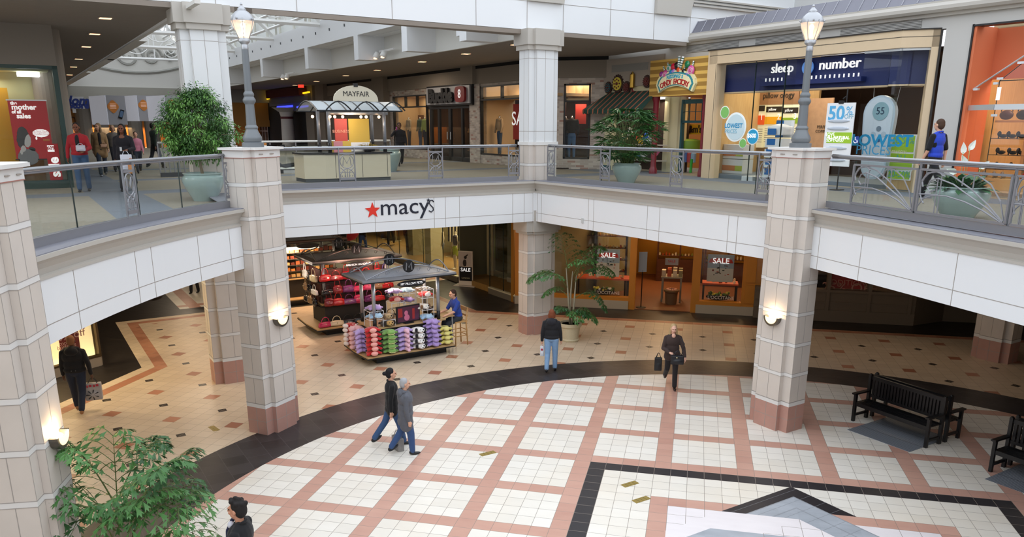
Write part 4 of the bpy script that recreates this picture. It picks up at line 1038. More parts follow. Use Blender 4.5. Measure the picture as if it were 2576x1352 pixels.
# openings on the brick wall: (k range from photo columns)
kA0, _ = BK.K(990, 300); kA1, _ = BK.K(1074, 300); kD0, _ = BK.K(1078, 300); kD1, _ = BK.K(1184, 300); kB0, _ = BK.K(1209, 300)
BK.box(W, kA0-.9, kA0, 4.6, 8.0, -.3, 0); BK.box(W, kA0, kA1, 4.6, 5.05, -.3, 0); BK.box(W, kA0-.9, kA1, 7.72, 8.0, -.3, 0); BK.box(W, kD1, kB0, 4.6, 8.0, -.3, .06)
BK.box(W, kB0, -.3, 4.6, 5.0, -.3, 0); BK.box(W, kB0, 0, 7.9, 8.06, -.3, 0); BK.box(W, -.5, 0, 4.6, 8.0, -.3, 0)
NW_.box(W, 0, .6, 4.6, 8.0, -.3, 0); NW_.box(W, .6, 1.65, 4.6, 5.0, -.3, 0); NW_.box(W, .6, 1.65, 7.78, 8.0, -.3, 0); NW_.box(W, 1.65, 2.22, 4.6, 8.0, -.3, 0)
wb = struct(W.build('wall_north', MBRK))
mb = MB(); BK.box(mb, BKL, 0, 8.0, 8.62, -.3, .1); NW_.box(mb, -.04, 2.3, 8.0, 8.62, -.3, .1)
for a in (950, 805, 778): 
    k, _ = BK.K(a, 230); BK.box(mb, k, k+1.6, 4.6, 8.75, -.3, .35)
k, _ = BK.K(1170, 190); BK.box(mb, k, k+1.1, 8.0, 8.75, -.3, .25)
struct(mb.build('wall_band', MTAU))
mb = MB(); BK.box(mb, BKL, 0, 8.62, 8.78, -.3, .08); NW_.box(mb, 0, 2.3, 8.62, 8.78, -.3, .08); struct(mb.build('trim_11', MBLK2))  # black strip standing for the dark gap between band and ceiling
mb = MB(); NE.box(mb, -.3, 3.2, 7.62, 8.62, 0, .06); struct(mb.build('wall_band_candy', M('taupe_light', 'a49a90', .9)))
mb = MB(); NE.box(mb, .4, 2.4, 8.15, 8.4, .06, .07); v_ = mb.build('vent', M('vent_dark', '8c8b88', .8), bpy.data.objects['wall_band_candy'])
# window and door frames
def frames(P, k0, k1, z0, z1, zt, mull, nm, muts=()):
    m_ = MB(); f = .06
    P.box(m_, k0, k0+f, z0, z1, -.12, .02); P.box(m_, k1-f, k1, z0, z1, -.12, .02); P.box(m_, k0, k1, z1-f, z1, -.12, .02); P.box(m_, k0, k1, z0, z0+f, -.12, .02); P.box(m_, k0, k1, zt-f/2, zt+f/2, -.12, .03)
    for q in mull: P.box(m_, q-f/2, q+f/2, zt, z1, -.12, .02)
    o = struct(m_.build(nm, MBLK)); g = MB(); P.box(g, k0, k1, z0, z1, -.06, -.055); g.build('glass', MGLS2, o); return o
kt = [BK.K(x, 260)[0] for x in (1019, 1048)]
frames(BK, kA0, kA1, 5.05, 7.72, 7.15, kt, 'window_5')
frames(BK, kB0, -.35, 5.0, 7.9, 7.32, [BK.K(1261, 235)[0]], 'window_6')
frames(NW_, .62, 1.63, 5.0, 7.78, 7.15, [], 'window_7')
m_ = MB()
for a, b in ((kD0, kD0+.25), (kD0+.9, kD0+1.1), ((kD0+kD1)/2-.12, (kD0+kD1)/2+.12), (kD1-1.0, kD1-.85), (kD1-.25, kD1)): BK.box(m_, a, b, 4.6, 7.2, -.15, -.05)
BK.box(m_, kD0, kD1, 7.0, 7.3, -.15, -.02); BK.box(m_, kD0, kD1, 4.6, 4.8, -.15, -.05); dd = struct(m_.build('door_2', MBLK)); g = MB(); BK.box(g, kD0, kD1, 4.6, 7.2, -.11, -.10); g.build('glass', MGLS2, dd)
m_ = MB()
for f in (.46, .54): P = BK.P(kD0+(kD1-kD0)*f, 5.6, 0); m_.tube([P, P+Vector((0, 0, .35))], .02, 6)
m_.build('door_handle', M('alu', 'd5dade', .3, metal=.6), dd)
# lit interiors
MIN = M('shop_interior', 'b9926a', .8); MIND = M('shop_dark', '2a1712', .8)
mb = MB(); BK.box(mb, kA0, kA1, 4.6, 8.0, -1.6, -1.5); BK.box(mb, kA0-.1, kA0, 4.6, 8, -1.6, -.1); BK.box(mb, kA1, kA1+.1, 4.6, 8, -1.6, -.15); BK.box(mb, kA0, kA1, 7.7, 7.8, -1.6, -.15); BK.box(mb, kA0, kA1, 4.95, 5.05, -1.6, -.15); struct(mb.build('wall_window_box', M('tan_light', 'cfae84', .8)))
mb = MB(); BK.box(mb, kB0, .4, 7.35, 7.45, -1.8, -.15); BK.box(mb, kB0, .2, 7.45, 8.0, -1.5, -1.4); BK.box(mb, kB0, .2, 4.9, 5.0, -1.8, -.15); BK.box(mb, kB0-.1, kB0, 4.6, 8, -1.8, -.15); NW_.box(mb, .6, 1.65, 7.18, 7.26, -1.8, -.15); NW_.box(mb, .6, 1.65, 7.26, 8, -1.2, -1.1); NW_.box(mb, .4, 1.9, 4.9, 5.0, -1.8, -.15); struct(mb.build('wall_window_box', M('tan_light', 'cfae84', .8)))
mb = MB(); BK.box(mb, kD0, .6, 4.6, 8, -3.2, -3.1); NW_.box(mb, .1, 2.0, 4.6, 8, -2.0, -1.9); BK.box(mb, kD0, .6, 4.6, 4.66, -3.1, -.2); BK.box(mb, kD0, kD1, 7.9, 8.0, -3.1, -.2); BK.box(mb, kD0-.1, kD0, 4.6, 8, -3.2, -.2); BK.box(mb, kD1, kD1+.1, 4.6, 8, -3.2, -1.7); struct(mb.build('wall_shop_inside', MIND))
for k, P, e in ((-1.2, BK, 12), (-2.6, BK, 12), (-4.0, BK, 12), (kA0+1, BK, 14), (kA0+2.6, BK, 14), (kA0+4.2, BK, 14), (1.1, NW_, 14)):
    area('transom_lamp', P.P(k, 7.88 if P is not BK or k > -6 else 7.68, -.8), .5, e, (1, .82, .58))
for k in (-1.5, -3.5, (kD0+kD1)/2, (kD0+kD1)/2-1): area('window_lamp', BK.P(k, 7.3, -.7 if k > -5 else -1.6), .6, 22, (1, .76, .5))
area('window_lamp', NW_.P(1.1, 7.15, -.7), .5, 12, (1, .76, .5))
# the shop sign over the door
k0, zt = BK.K(1072, 226, .25); k1, zb = BK.K(1181, 264, .25)
t = thing('shop_sign', 'grey sign board with dark letters and red buckle mark above the black doors', 'sign', BK.P((k0+k1)/2, 7.15, .1))
one(lambda m_: BK.box(m_, k0-.1, k1+.1, 7.13, 8.05, 0, .18), 'frame', MBLK, t); one(lambda m_: BK.box(m_, k0, k1, 7.2, 7.97, .18, .25), 'panel', M('sign_silver', 'a8a8ac', .4, metal=.4), t)
wk = k1-k0
text('Buckle', .80, MBLK, t, BK.P(k0+wk*.38, 7.56, .33), BK.R, .05, bold=.05, sx=1.15)
one(lambda m_: BK.poly(m_, [(k1-wk*.17+.46*math.copysign(abs(math.cos(a))**.5, math.cos(a)), 7.6+.34*math.copysign(abs(math.sin(a))**.5, math.sin(a))) for a in [2*PI*q/32 for q in range(32)]], .25, .36), 'red_plate', M('plate_red', '8c1f22', .4), t)
text('8', .52, MWT, t, BK.P(k1-wk*.17, 7.6, .365), BK.R, .01)
# red sale banner in the window
t = thing('sale_banner', 'red sale banner in the brick shop window just left of the middle pillar', 'banner', BK.P(-.9, 5.9, -.5))
k0, zt = BK.K(1291, 262, -.4); k1, zb = BK.K(1325, 352, -.4)
one(lambda m_: BK.box(m_, k0, k1, zb, zt, -.42, -.4), 'cloth', M('banner_red', 'a3251d', .7), t)
BK.text('SALE', 1314, 300, .8, MWT, t, o=-.39, align='CENTER')
mb = MB(); NW_.rect(mb, 1448, 262, 1474, 312, -1.0, -.98); tag(mb.build('sale_banner', M('banner_red', 'a3251d', .7)), 'plain red banner in the brick shop window right of the middle pillar', 'banner')
def torso(P, ctop, cleg, label, a=0, head=False, grp=None):
    """display figure: trunk with jacket, legs, chrome neck"""
    t = thing('mannequin', label, 'mannequin', P, a, grp)
    blob('legs', [('c', [((-.09, 0, .0), .05), ((-.1, .02, .42), .065), ((-.08, 0, .84), .09)]), ('c', [((.1, -.02, 0), .05), ((.1, -.03, .42), .065), ((.08, 0, .84), .09)]), ('e', (0, 0, .88), (.16, .11, .12))], M('cloth_'+cleg, cleg, .9), t, .03)
    blob('jacket', [('e', (0, 0, 1.2), (.18, .13, .34)), ('e', (0, 0, 1.4), (.21, .12, .1)), ('c', [((-.2, 0, 1.42), .07), ((-.26, -.02, 1.15), .06), ((-.25, -.08, .9), .05)]), ('c', [((.2, 0, 1.42), .07), ((.26, -.02, 1.15), .06), ((.25, -.08, .9), .05)])], M('cloth_'+ctop, ctop, .9), t, .03)
    m_ = MB(); m_.lathe([(.05, 1.44), (.045, 1.56), (.02, 1.6)], (0, 0, 0), 10); L(m_, 'neck_cap', M('chrome', 'd8cfc2', .15, metal=1), t, True)
    return t
def at_px(P, px, py, o): k, z = P.K(px, py, o); return P.P(k, z, o)
for px, o_, c1, c2, lb in ((1012, -.9, 'c9bba6', '3b4658', 'leftmost mannequin in the wide brick shop window, in a pale hooded top'), (1030, -.7, 'a8977f', '2f3a4c', 'mannequin in a tan jacket, second from the left in the wide brick shop window'), (1058, -.8, '4f5a4a', '46536a', 'mannequin in a green jacket beside the black doors, left of another'), (1070, -.5, '8f9a5a', '2c3442', 'mannequin in an olive top nearest the black doors'),
                           (1240, -.8, '6d5560', '36475c', 'mannequin with mauve bag in the brick window left of the middle pillar'), (1257, -.6, '9c8468', '3b4a5f', 'mannequin in tan jacket in the brick window left of the middle pillar')):
    k, _ = BK.K(px, 350, o_); torso(BK.P(k, 5.06, o_), c1, c2, lb, -PI/4, grp='mannequins in the brick shop windows')
for px, o_, c1, c2, lb in ((1422, -.7, '5a5048', '2c3850', 'mannequin in a brown jacket right of the middle pillar'), (1438, -.5, '22201f', '4f6f94', 'mannequin in a black jacket and light jeans right of the middle pillar')):
    k, _ = NW_.K(px, 350, o_); torso(NW_.P(k, 5.01, o_), c1, c2, lb, 0, grp='mannequins in the brick shop windows')
mb = MB(); BK.rect(mb, 1046, 290, 1066, 345, -1.48, -1.45); t = tag(mb.build('photo_poster', M('photo_brown', '6b4a38', .7)), 'dark photo poster behind the mannequins of the wide brick shop window', 'poster')
# merchandise seen through the doors
for i in range(6):
    mb = MB(); kk = kD0+.5+(i % 3)*1.6; z = 5.0+(i//3)*.9; BK.box(mb, kk, kk+1.0, z, z+.05, -2.4, -1.9)
    for j in range(4): BK.box(mb, kk+.05+j*.24, kk+.22+j*.24, z+.05, z+.2+.05*(j % 2), -2.35, -1.95)
    tag(mb.build('clothes_shelf', M('clothes_%d' % (i % 3), ['7a5a3a', '8a3a26', 'a08a6a'][i % 3], .8)), 'shelf of folded clothes seen through the black shop doors', 'shelf', 'clothes shelves behind the black doors')
# rest of the corridor wall further back
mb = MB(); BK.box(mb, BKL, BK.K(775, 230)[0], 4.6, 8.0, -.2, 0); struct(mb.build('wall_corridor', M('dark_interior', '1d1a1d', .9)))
k9, _ = BK.K(778, 230); k10, _ = BK.K(985, 230)
mb = MB(); BK.box(mb, k9, k10-.9, 4.6, 8.0, -.2, -.02); struct(mb.build('wall_corridor', M('corridor_taupe', '7c7268', .9)))
# neon entertainment entrance
t = thing('neon_sign', 'angular yellow neon line over the dark entrance, upper left centre', 'neon sign', BK.P(-30, 7.6, .6))
pts = [(640, 255), (677, 248), (676, 241), (690, 242), (742, 238), (778, 232)]
P3 = []
for x, y in pts: k, z = BK.K(x, y, .6); P3.append(BK.P(k, z, .6))
m_ = MB(); m_.tube(P3, .06, 6); m_.build('tube', glow('neon_yellow', 'f2c218', 1.5), t)
mb = MB(); BK.rect(mb, 676, 243, 775, 262, .2, .55); m2_ = mb.build('canopy', M('canopy_grey', '6d6a70', .8), t)
mb = MB(); BK.rect(mb, 668, 228, 752, 240, .2, .9); mb.build('brick_head', M('brick_dark', '5a2420', .9), t)
mb = MB(); BK.rect(mb, 696, 262, 775, 277, .1, .6); mb.build('soffit', M('soffit_blue', '5a5f88', .6), t)
for a, b in ((698, 736), (748, 774)):
    k, z = BK.K(a, 270, .62); k2, z2 = BK.K(b, 267, .62); m_ = MB(); m_.tube([BK.P(k, z, .62), BK.P(k2, z2, .62)], .07, 6); o = m_.build('neon_tube', glow('neon_blue', '3a42f0', 2.2), t)
k, z = BK.K(722, 300, .9); P = BK.P(k, 4.612, .9); t = thing('white_column', 'white flared column with maroon bands at the dark entrance', 'column', P)
m_ = MB(); m_.lathe([(.45, 0), (.42, 2.0), (.42, 2.2), (.5, 2.5), (.9, 2.75), (1.0, 2.8)], (0, 0, 0), 20); L(m_, 'shaft', M('col_white', 'cfcac4', .6), t, 'auto')
m_ = MB(); m_.lathe([(.44, 2.05), (.44, 2.2)], (0, 0, 0), 20); L(m_, 'band', M('maroon_band', '5e1d26', .6), t)
for a, b in ((598, 628), (650, 676)):
    k0, zt = BK.K(a, 280, .1); k1, zb = BK.K(b, 350, .1)
    mb = MB(); BK.box(mb, k0, k1, 5.0, zt, .05, .1); o = tag(mb.build('grid_window', M('grid_dark', '2a2224', .4)), 'grid window beside the dark entrance, %s' % ('behind the left lamp post' if a == 598 else 'right of the left lamp post'), 'window', 'grid windows by the dark entrance')
    m_ = MB()
    for q in range(4): BK.box(m_, k0+(k1-k0)*q/3-.03, k0+(k1-k0)*q/3+.03, 5.0, zt, .1, .14)
    for q in range(4): z = 5.0+(zt-5)*q/3; BK.box(m_, k0, k1, z-.03, z+.03, .1, .14)
    m_.build('muntin', M('grid_white', 'a8a6ac', .6), o)
# ------------------------------------------------------------ enclosing walls
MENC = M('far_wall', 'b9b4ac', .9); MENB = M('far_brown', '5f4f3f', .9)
mb = MB(); mb.box((-16, -24, 0), (26, -23.6, 12)); struct(mb.build('wall_south', MENC))
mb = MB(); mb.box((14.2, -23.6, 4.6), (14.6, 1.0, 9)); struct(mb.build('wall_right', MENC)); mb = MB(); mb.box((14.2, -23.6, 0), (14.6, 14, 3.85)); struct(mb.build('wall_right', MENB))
mb = MB(); mb.box((-16.4, -23.6, 0), (-16, -4, 3.85)); mb.box((-22.4, -23.6, 4.6), (-22, -6, 9)); mb.box((-48.2, -9, 0), (-48, 45, 3.85)); mb.box((-48, 45, 0), (26, 45.2, 3.85)); struct(mb.build('wall_left', MENC))
# ------------------------------------------------------------ soap shop, lower north wall
LN = Plane((-4.42, 13.33), (1, 0))
MORF = M('orange_frame', 'c8801f', .45, noise=.08, nscale=4); MPLN = M('plinth_stone', 'b9ab95', .6)
X = lambda px, py=700, o=0: LN.K(px, py, o)[0]
xa, xb, xc, xd, xe, xf, xg = 0.0, X(1583), X(1599), X(1741), X(1762), X(1869), X(1905)
mb = MB()
LN.box(mb, -.1, xa+.12, .3, 3.85, -.25, 0); LN.box(mb, xb, xc, .0, 3.85, -.25, .03); LN.box(mb, xd, xe, 0, 3.85, -.25, .03); LN.box(mb, xf, xg+.5, .3, 3.85, -.25, 0)
LN.box(mb, -.1, xg+.5, 3.0, 3.85, -.25, .02)
LN.box(mb, 0, xb, .3, .42, -.25, .03); LN.box(mb, xe, xf, .3, .42, -.25, .03); LN.box(mb, xf+.1, xg-.05, .42, 1.05, 0, .03); LN.box(mb, xf+.1, xg-.05, 1.15, 3.0, 0, .03)
ws = struct(mb.build('wall_soap_shop', MORF))
mb = MB(); LN.box(mb, -.1, xb, 0, .3, -.25, .06); LN.box(mb, xe-.1, xg, 0, .3, -.25, .06); mb.build('plinth', MPLN, ws)
mb = MB(); LN.box(mb, 0, xb, .42, 3.0, -.12, -.11); LN.box(mb, xe, xf, .42, 3.0, -.12, -.11); struct(mb.build('window_8', MGLS2))
MSF = wood('shop_floor_wood', '5a3319', '7a4726', (2, 9, 1), .5)
mb = MB(); LN.box(mb, -.2, xg+1, .0, .02, -7, -.02); struct(mb.build('floor', MSF))
MOCH = M('ochre_wall', '9a6a1e', .9)
mb = MB(); LN.box(mb, -.3, xg+1, 0, 3.8, -7.1, -7); LN.box(mb, -.3, -.2, 0, 3.85, -7, -.2); LN.box(mb, xg+.9, xg+1, 0, 3.85, -7, -.2); LN.box(mb, .1, 1.2, .02, 3.8, -2.5, -2.4); struct(mb.build('wall_soap_back', MOCH))
for k, o, e in ((1.5, -1.6, 26), (3.3, -2.0, 26), (5.0, -2.2, 34), (5.2, -5, 75), (7.4, -1.5, 34), (7.6, -4.5, 50), (2.4, -5, 34)): area('soap_shop_lamp', LN.P(k, 3.6, o), .5, e, (1, .62, .3))
MDW = wood('dark_wood', '3a1c0d', '5c2f15', (2, 2, 6), .5); MIR = M('wrought_iron', '1b1512', .5)
def shelfunit(k0, k1, o, rows, z0, z1, name, label, items, back=False, grp='soap shelves'):
    t = thing(name, label, 'shelving', LN.P((k0+k1)/2, .02, o))
    def fr(m_):
        for k in (k0, (k0+k1)/2, k1): LN.box(m_, k-.03, k+.03, .02, z1, o-.18, o+.18)
        if back: LN.box(m_, k0, k1, .02, .95, o-.18, o+.2)
    one(fr, 'frame', MDW if back else MIR, t)
    for r in range(rows):
        z = z0+(z1-z0)*r/rows
        one(lambda m_: LN.box(m_, k0, k1, z-.02, z, o-.18, o+.18), 'shelf', MDW, t)
        n = int((k1-k0)/.13)
        for i in range(n):
            c = random.choice(items); h = random.uniform(.07, .16); k = k0+.08+i*.13
            m_ = MB(); m_.lathe([(.035, 0), (.038, h*.7), (.015, h*.85), (.015, h)], LN.P(k, z+.001, o+.05), 7)
            tag(m_.build('soap_bottle', M('bottle_'+c, c, .25), None), 'small bottle or jar on the %s' % label.split(' with')[0], 'bottle', 'bottles on the shop shelves')
IT = ['e8dcc0', 'd9a86a', 'f3ead2', 'b5532a', 'c9b48a', '8a8f4a']
shelfunit(1.45, 3.7, -2.0, 4, 1.0, 2.75, 'iron_shelving', 'arched iron shelving in the left soap shop window with lit jars', IT)
shelfunit(4.7, 6.5, -5.6, 4, 1.1, 3.2, 'wall_shelving', 'dark wooden wall shelving seen through the soap shop door', IT, True)
shelfunit(6.6, 8.4, -5.0, 4, 1.1, 3.2, 'wall_shelving', 'second dark wooden shelving right of the soap shop table', IT, True)
for k in (1.45, 2.0, 2.6, 3.15):
    pass
t = tag(one(lambda m_: m_.tube([LN.P(1.45+.56*(1-math.cos(a))+j*1.12, 2.75+.35*math.sin(a), -2.0) for j in (0, 1) for a in [q*PI/8 for q in range(9)]], .025, 6), 'iron_arch', MIR), 'pair of iron arches on top of the soap shop shelving', 'arch')
def table(k0, k1, o0, o1, h, label, mat, legm):
    t = thing('display_table', label, 'table', LN.P((k0+k1)/2, .02, (o0+o1)/2))
    one(lambda m_: LN.box(m_, k0, k1, h-.05, h, o0, o1), 'tabletop', mat, t)
    for k in (k0+.05, k1-.05):
        for o in (o0+.05, o1-.05): one(lambda m_: LN.box(m_, k-.03, k+.03, .02, h-.05, o-.03, o+.03), 'leg', legm, t)
    return t
MOT = M('orange_table', 'd0572a', .5)
xt0, xt1 = X(1505, 710, -.7), X(1584, 710, -.7)
table(2.0, 3.95, -1.2, -.45, .98, 'orange display table behind the left soap shop pane', MOT, MIR)
table(X(1765, 740, -.6), X(1855, 740, -.6), -1.0, -.4, .98, 'orange display table behind the right soap shop pane', MOT, MIR)
for i in range(26):
    kk = (2.1+random.random()*1.7) if i < 14 else (X(1780, 740, -.6)+random.random()*.9); c = random.choice(IT); h = random.uniform(.06, .14)
    m_ = MB(); m_.lathe([(.04, 0), (.045, h*.6), (.02, h)], LN.P(kk, .981, -.7+random.uniform(-.2, .2)), 8); tag(m_.build('soap_bottle', M('bottle_'+c, c, .25), None), 'small jar on an orange table in the soap shop window', 'bottle', 'jars on the orange tables')
def flowers(k, o, z, label):
    t = thing('flower_basket', label, 'flower basket', LN.P(k, z, o))
    m_ = MB(); m_.ell(LN.P(k, z+.1, o), (.42, .16, .12)); m_.build('basket', M('basket', '2b211a', .8), t, True)
    for i in range(22):
        m_ = MB(); P = LN.P(k+random.uniform(-.36, .36), z+.2+random.uniform(-.03, .08), o+random.uniform(0, .13)); m_.ell(P, random.uniform(.03, .055), n=7, m=5); c = random.choice(['d8c23a', 'e9e4d4', '3f5a2a', '5a7a35', 'c7b04a']); m_.build('flower', M('fl_'+c, c, .8), t, True)
flowers(X(1518, 745, -.3), -.32, .43, 'low basket of yellow and white flowers under the lettering of the left soap shop pane')
flowers(X(1806, 758, -.3), -.32, .43, 'low basket of pale flowers under the lettering of the right soap shop pane')
MPO = M('poster_sky', '9aa6b4', .7); MPOB = M('poster_ground', 'cfc6ba', .7); MREDP = M('poster_red', 'c02f22', .6)
def saleposter(x0, y0, x1, y1, label):
    o = -.16; k0, zt = LN.K(x0, y0, o); k1, zb = LN.K(x1, y1, o); w_ = k1-k0; h = zt-zb
    t = thing('sale_poster', label, 'poster', LN.P((k0+k1)/2, zb, o), group=None)
    one(lambda m_: LN.box(m_, k0, k1, zb, zt, o-.02, o), 'sheet', MPO, t); one(lambda m_: LN.box(m_, k0, k1, zb, zb+h*.5, o, o+.004), 'ground_field', MPOB, t)
    one(lambda m_: LN.poly(m_, [(k0+.03, zt-h*.30), (k1-.03, zt-h*.30), (k1-.03-w_*.06, zt-h*.17), (k0+w_*.7, zt-h*.13), (k0+w_*.3, zt-h*.13), (k0+.03+w_*.06, zt-h*.17)], o, o+.008), 'red_banner', MREDP, t)
    text('SALE', w_*.30, MWT, t, LN.P((k0+k1)/2, zt-h*.235, o+.012), LN.R, .002, bold=.004)
    for i in range(16):
        c = random.choice(['b5432e', '2e3a34', '39434f', 'b5432e', '6a5a4a']); kk = k0+w_*random.uniform(.15, .8); zz = zb+h*random.uniform(.22, .58); one(lambda m_: LN.box(m_, kk, kk+w_*random.uniform(.04, .13), zz, zz+h*random.uniform(.02, .06), o+.004, o+.008), 'printed_shape', M('print_'+c, c, .7), t)
    one(lambda m_: LN.box(m_, k0+w_*.45, k0+w_*.47, zb+h*.35, zb+h*.7, o+.004, o+.008), 'printed_tree', M('print_2e3a34', '2e3a34', .7), t)
saleposter(1502, 626, 1557, 697, 'sale poster with red banner and small market scene, in the left soap shop pane')
saleposter(1782, 640, 1843, 711, 'sale poster with red banner and small market scene, in the right soap shop pane')
for px, py, lb in ((1527, 737, 'left'), (1813, 750, 'right')):
    k, z = LN.K(px, py, -.1); t = text("L'OCCITANE", .155, M('lett_faint2', 'd9d3c8', .6), None, LN.P(k, z, -.1), LN.R, .002); t.name = 'window_lettering'; tag(t, 'pale shop name lettering low on the %s soap shop pane' % lb, 'lettering')
# the table with a basket in the doorway
MGT = M('grey_table', '8f8a7a', .6)
kq = X(1687, 760, -1.6)
t = table(kq-.38, kq+.38, -2.1, -1.4, .95, 'grey table with gift bags in the soap shop doorway', MGT, MGT)
for i in range(9):
    m_ = MB(); kk = kq-.3+(i % 4)*.2; hh = .2+.1*random.random(); LN.box(m_, kk-.07, kk+.07, .951+(0 if i < 4 else .0), .951+hh, -1.75-.3*(i//4)+.1, -1.6-.3*(i//4)+.1) if i < 8 else None
    if i < 8: tag(m_.build('gift_bag', M('gift_%d' % (i % 4), ['cdbfa2', 'b9532c', 'd8cbb0', '8e8a66'][i % 4], .6)), 'small gift bag on the grey table in the soap shop doorway', 'gift bag', 'gift bags on the grey table')
m_ = MB(); m_.lathe([(.2, 0), (.23, .42), (.27, .46), (.27, .52)], LN.P(kq+.02, .021, -1.15), 18); tag(m_.build('wicker_barrel', M('wicker', '6a5236', .8), None, 'auto'), 'wicker barrel with wrapped soaps in front of the grey table', 'barrel')
for i in range(10):
    m_ = MB(); a = i*.63; m_.ell(LN.P(kq+.02+.15*math.cos(a), .56, -1.15+.15*math.sin(a)), (.05, .03, .03), n=8, m=5); tag(m_.build('wrapped_soap', M('soap_pink', 'd9a08a', .5), None, True), 'wrapped soap in the wicker barrel', 'soap', 'wrapped soaps in the barrel')
m_ = MB(); LN.rect(m_, 1674, 650, 1706, 668, -1.9, -1.87); t = tag(m_.build('sale_card', MPO), 'small blue sale card standing above the gift bags', 'card')
LN.text('SALE', 1690, 658, .13, MREDP, t, o=-1.86, ext=.003)
t = thing('sign_stand', 'black floor stand with a tilted sale card at the left door post', 'sign stand', LN.P(X(1612, 775, .0), .02, -.3))
k = X(1612, 775, -.3); one(lambda m_: (m_.tube([LN.P(k, .03, -.3), LN.P(k, 1.35, -.3)], .02, 6), m_.lathe([(.18, 0), (.17, .02)], LN.P(k, .021, -.3), 14)), 'stand', MBLK, t)
one(lambda m_: m_.slab([LN.P(k-.14, 1.3, -.25), LN.P(k+.14, 1.3, -.35), LN.P(k+.14, 2.0, -.4), LN.P(k-.14, 2.0, -.3)], LN.n, .02), 'card', MPO, t)
m_ = MB(); m_.ell(LN.P(X(1672, 776, -.2), .021, -.35), (.42, .25, .004), n=24, m=4); tag(m_.build('floor_emblem', M('emblem', '7a5636', .5)), 'faint oval emblem on the soap shop floor at the door', 'emblem')

# ------------------------------------------------------------ body wear shop along the north-west corridor
GP_ = Plane((-4.42, 13.35), (1, -1))
MGF = wood('tan_floor', '8a6a38', 'a88348', (2, 2, 1), .5); MSIL = M('sill_cream', 'cfc9a8', .5)
def GK(px, py, o=0): return GP_.K(px, py, o)[0]
mb = MB(); GP_.box(mb, -2.1, 0, 0, .22, -.12, .02); GP_.box(mb, -26, -4.6, 0, .22, -.12, .02); sl = struct(mb.build('trim_12', M('grey_kerb', '6d675a', .6)))
mb = MB(); GP_.box(mb, -2.1, 0, .22, .26, -.12, .03); GP_.box(mb, -26, -4.6, .22, .26, -.12, .03); mb.build('sill', MSIL, sl)
mb = MB(); GP_.box(mb, -2.1, 0, .26, 3.85, -.06, -.05); GP_.box(mb, -26, -4.6, .26, 3.85, -.06, -.05); wg = struct(mb.build('window_9', MGLS2))
mb = MB()
for k in (-.02, -1.1, -2.1, -4.6, -6.0, -7.9, -10.5, -13.2, -16): GP_.box(mb, k-.008, k+.008, .26, 3.85, -.07, -.04)
mb.build('pane_edge', M('glass_edge', '23302e', .2), wg)
mb = MB(); GP_.box(mb, -27, .1, .0, .24, -5, -.13); struct(mb.build('floor', MGF))
mb = MB(); GP_.box(mb, -27, .3, 0, 3.85, -5.2, -5); GP_.box(mb, -.02, .3, 0, 3.85, -5, -.6); GP_.box(mb, -11.2, -10.6, 0, 3.85, -3.5, -.8); struct(mb.build('wall_bodywear', M('olive_wall', '8f8560', .8)))
mb = MB()
for k in (-7.95, ): GP_.box(mb, k-.3, k+.3, .24, 3.85, -.9, -.3)
struct(mb.build('trim_13', M('cream_pier', 'b9b08a', .7)))
# recessed door
MDG = M('door_grey', '6a6a58', .4)
mb = MB(); GP_.box(mb, -4.6, -2.1, 0, 3.85, -1.5, -1.4); GP_.box(mb, -4.62, -4.55, 0, 3.85, -1.5, -.1); dr = struct(mb.build('door_3', MDG))
mb = MB(); GP_.box(mb, -3.9, -3.0, .5, 3.85, -1.4, -1.38); mb.build('glass_leaf', glass('olive_glass', 'b9b58c', .08), dr)
mb = MB(); GP_.box(mb, -2.7, -2.15, 0, .42, -1.4, -1.2); mb.build('kick_plate', M('kick', '8a8a80', .4), dr)
mb = MB(); GP_.box(mb, -4.45, -4.3, 0, 3.85, -1.38, -1.3); GP_.box(mb, -4.1, -4.06, 0, 3.85, -1.38, -1.3); mb.build('door_frame', M('cream_pier', 'b9b08a', .7), dr)
# blade sign
k = GK(1176, 580, .2)
t = thing('blade_sign', 'black projecting sign with white lettering over the glass shop entrance, partly hidden by the balcony', 'sign', GP_.P(-4.5, 3.0, .5))
SG = Plane(GP_.P(-4.55, 0, .0)[:2], (.93, .37)); kk0, zt = SG.K(1176, 560); kk1, zb = SG.K(1211, 591)
one(lambda m_: SG.box(m_, kk0, kk1, 3.0, 3.62, -.08, 0), 'board', MBLK2, t); text('GAP', .34, MWT, t, SG.P(kk0+.33, 3.42, .01), SG.R, .003, bold=.01); text('BODY', .15, MWT, t, SG.P(kk0+.33, 3.17, .01), SG.R, .003, bold=.01)
# sale board on a foot
p = atz(1172, 719, 0); SB = Plane((p.x, p.y), (1, -.12))
t = thing('sale_board', 'white framed board reading sale on a flat foot in front of the glass shop', 'sign', (p.x, p.y, 0))
k0, _ = SB.K(1155, 700); k1, _ = SB.K(1190, 700); _, zt = SB.K(1172, 632)
one(lambda m_: SB.box(m_, k0-.15, k1+.15, 0.001, .03, -.25, .25), 'foot', M('board_cream', 'd8cfc4', .5), t); one(lambda m_: SB.box(m_, k0, k1, .03, zt, -.03, .03), 'board', M('board_cream', 'd8cfc4', .5), t)
hh = zt; one(lambda m_: SB.box(m_, k0+.03, k1-.03, hh*.14, hh*.55, .03, .036), 'black_field', MBLK2, t); one(lambda m_: SB.box(m_, k0+.03, k1-.03, hh*.56, hh-.03, .03, .034), 'photo_field', M('photo_grey', 'b3a9a2', .6), t)
text('SALE', (k1-k0)*.33, MWT, t, SB.P((k0+k1)/2, hh*.46, .04), SB.R, .002, bold=.003); text('GAPBODY', (k1-k0)*.13, M('lett_faint', 'b9b491', .5), t, SB.P((k0+k1)/2, hh*.22, .04), SB.R, .002)
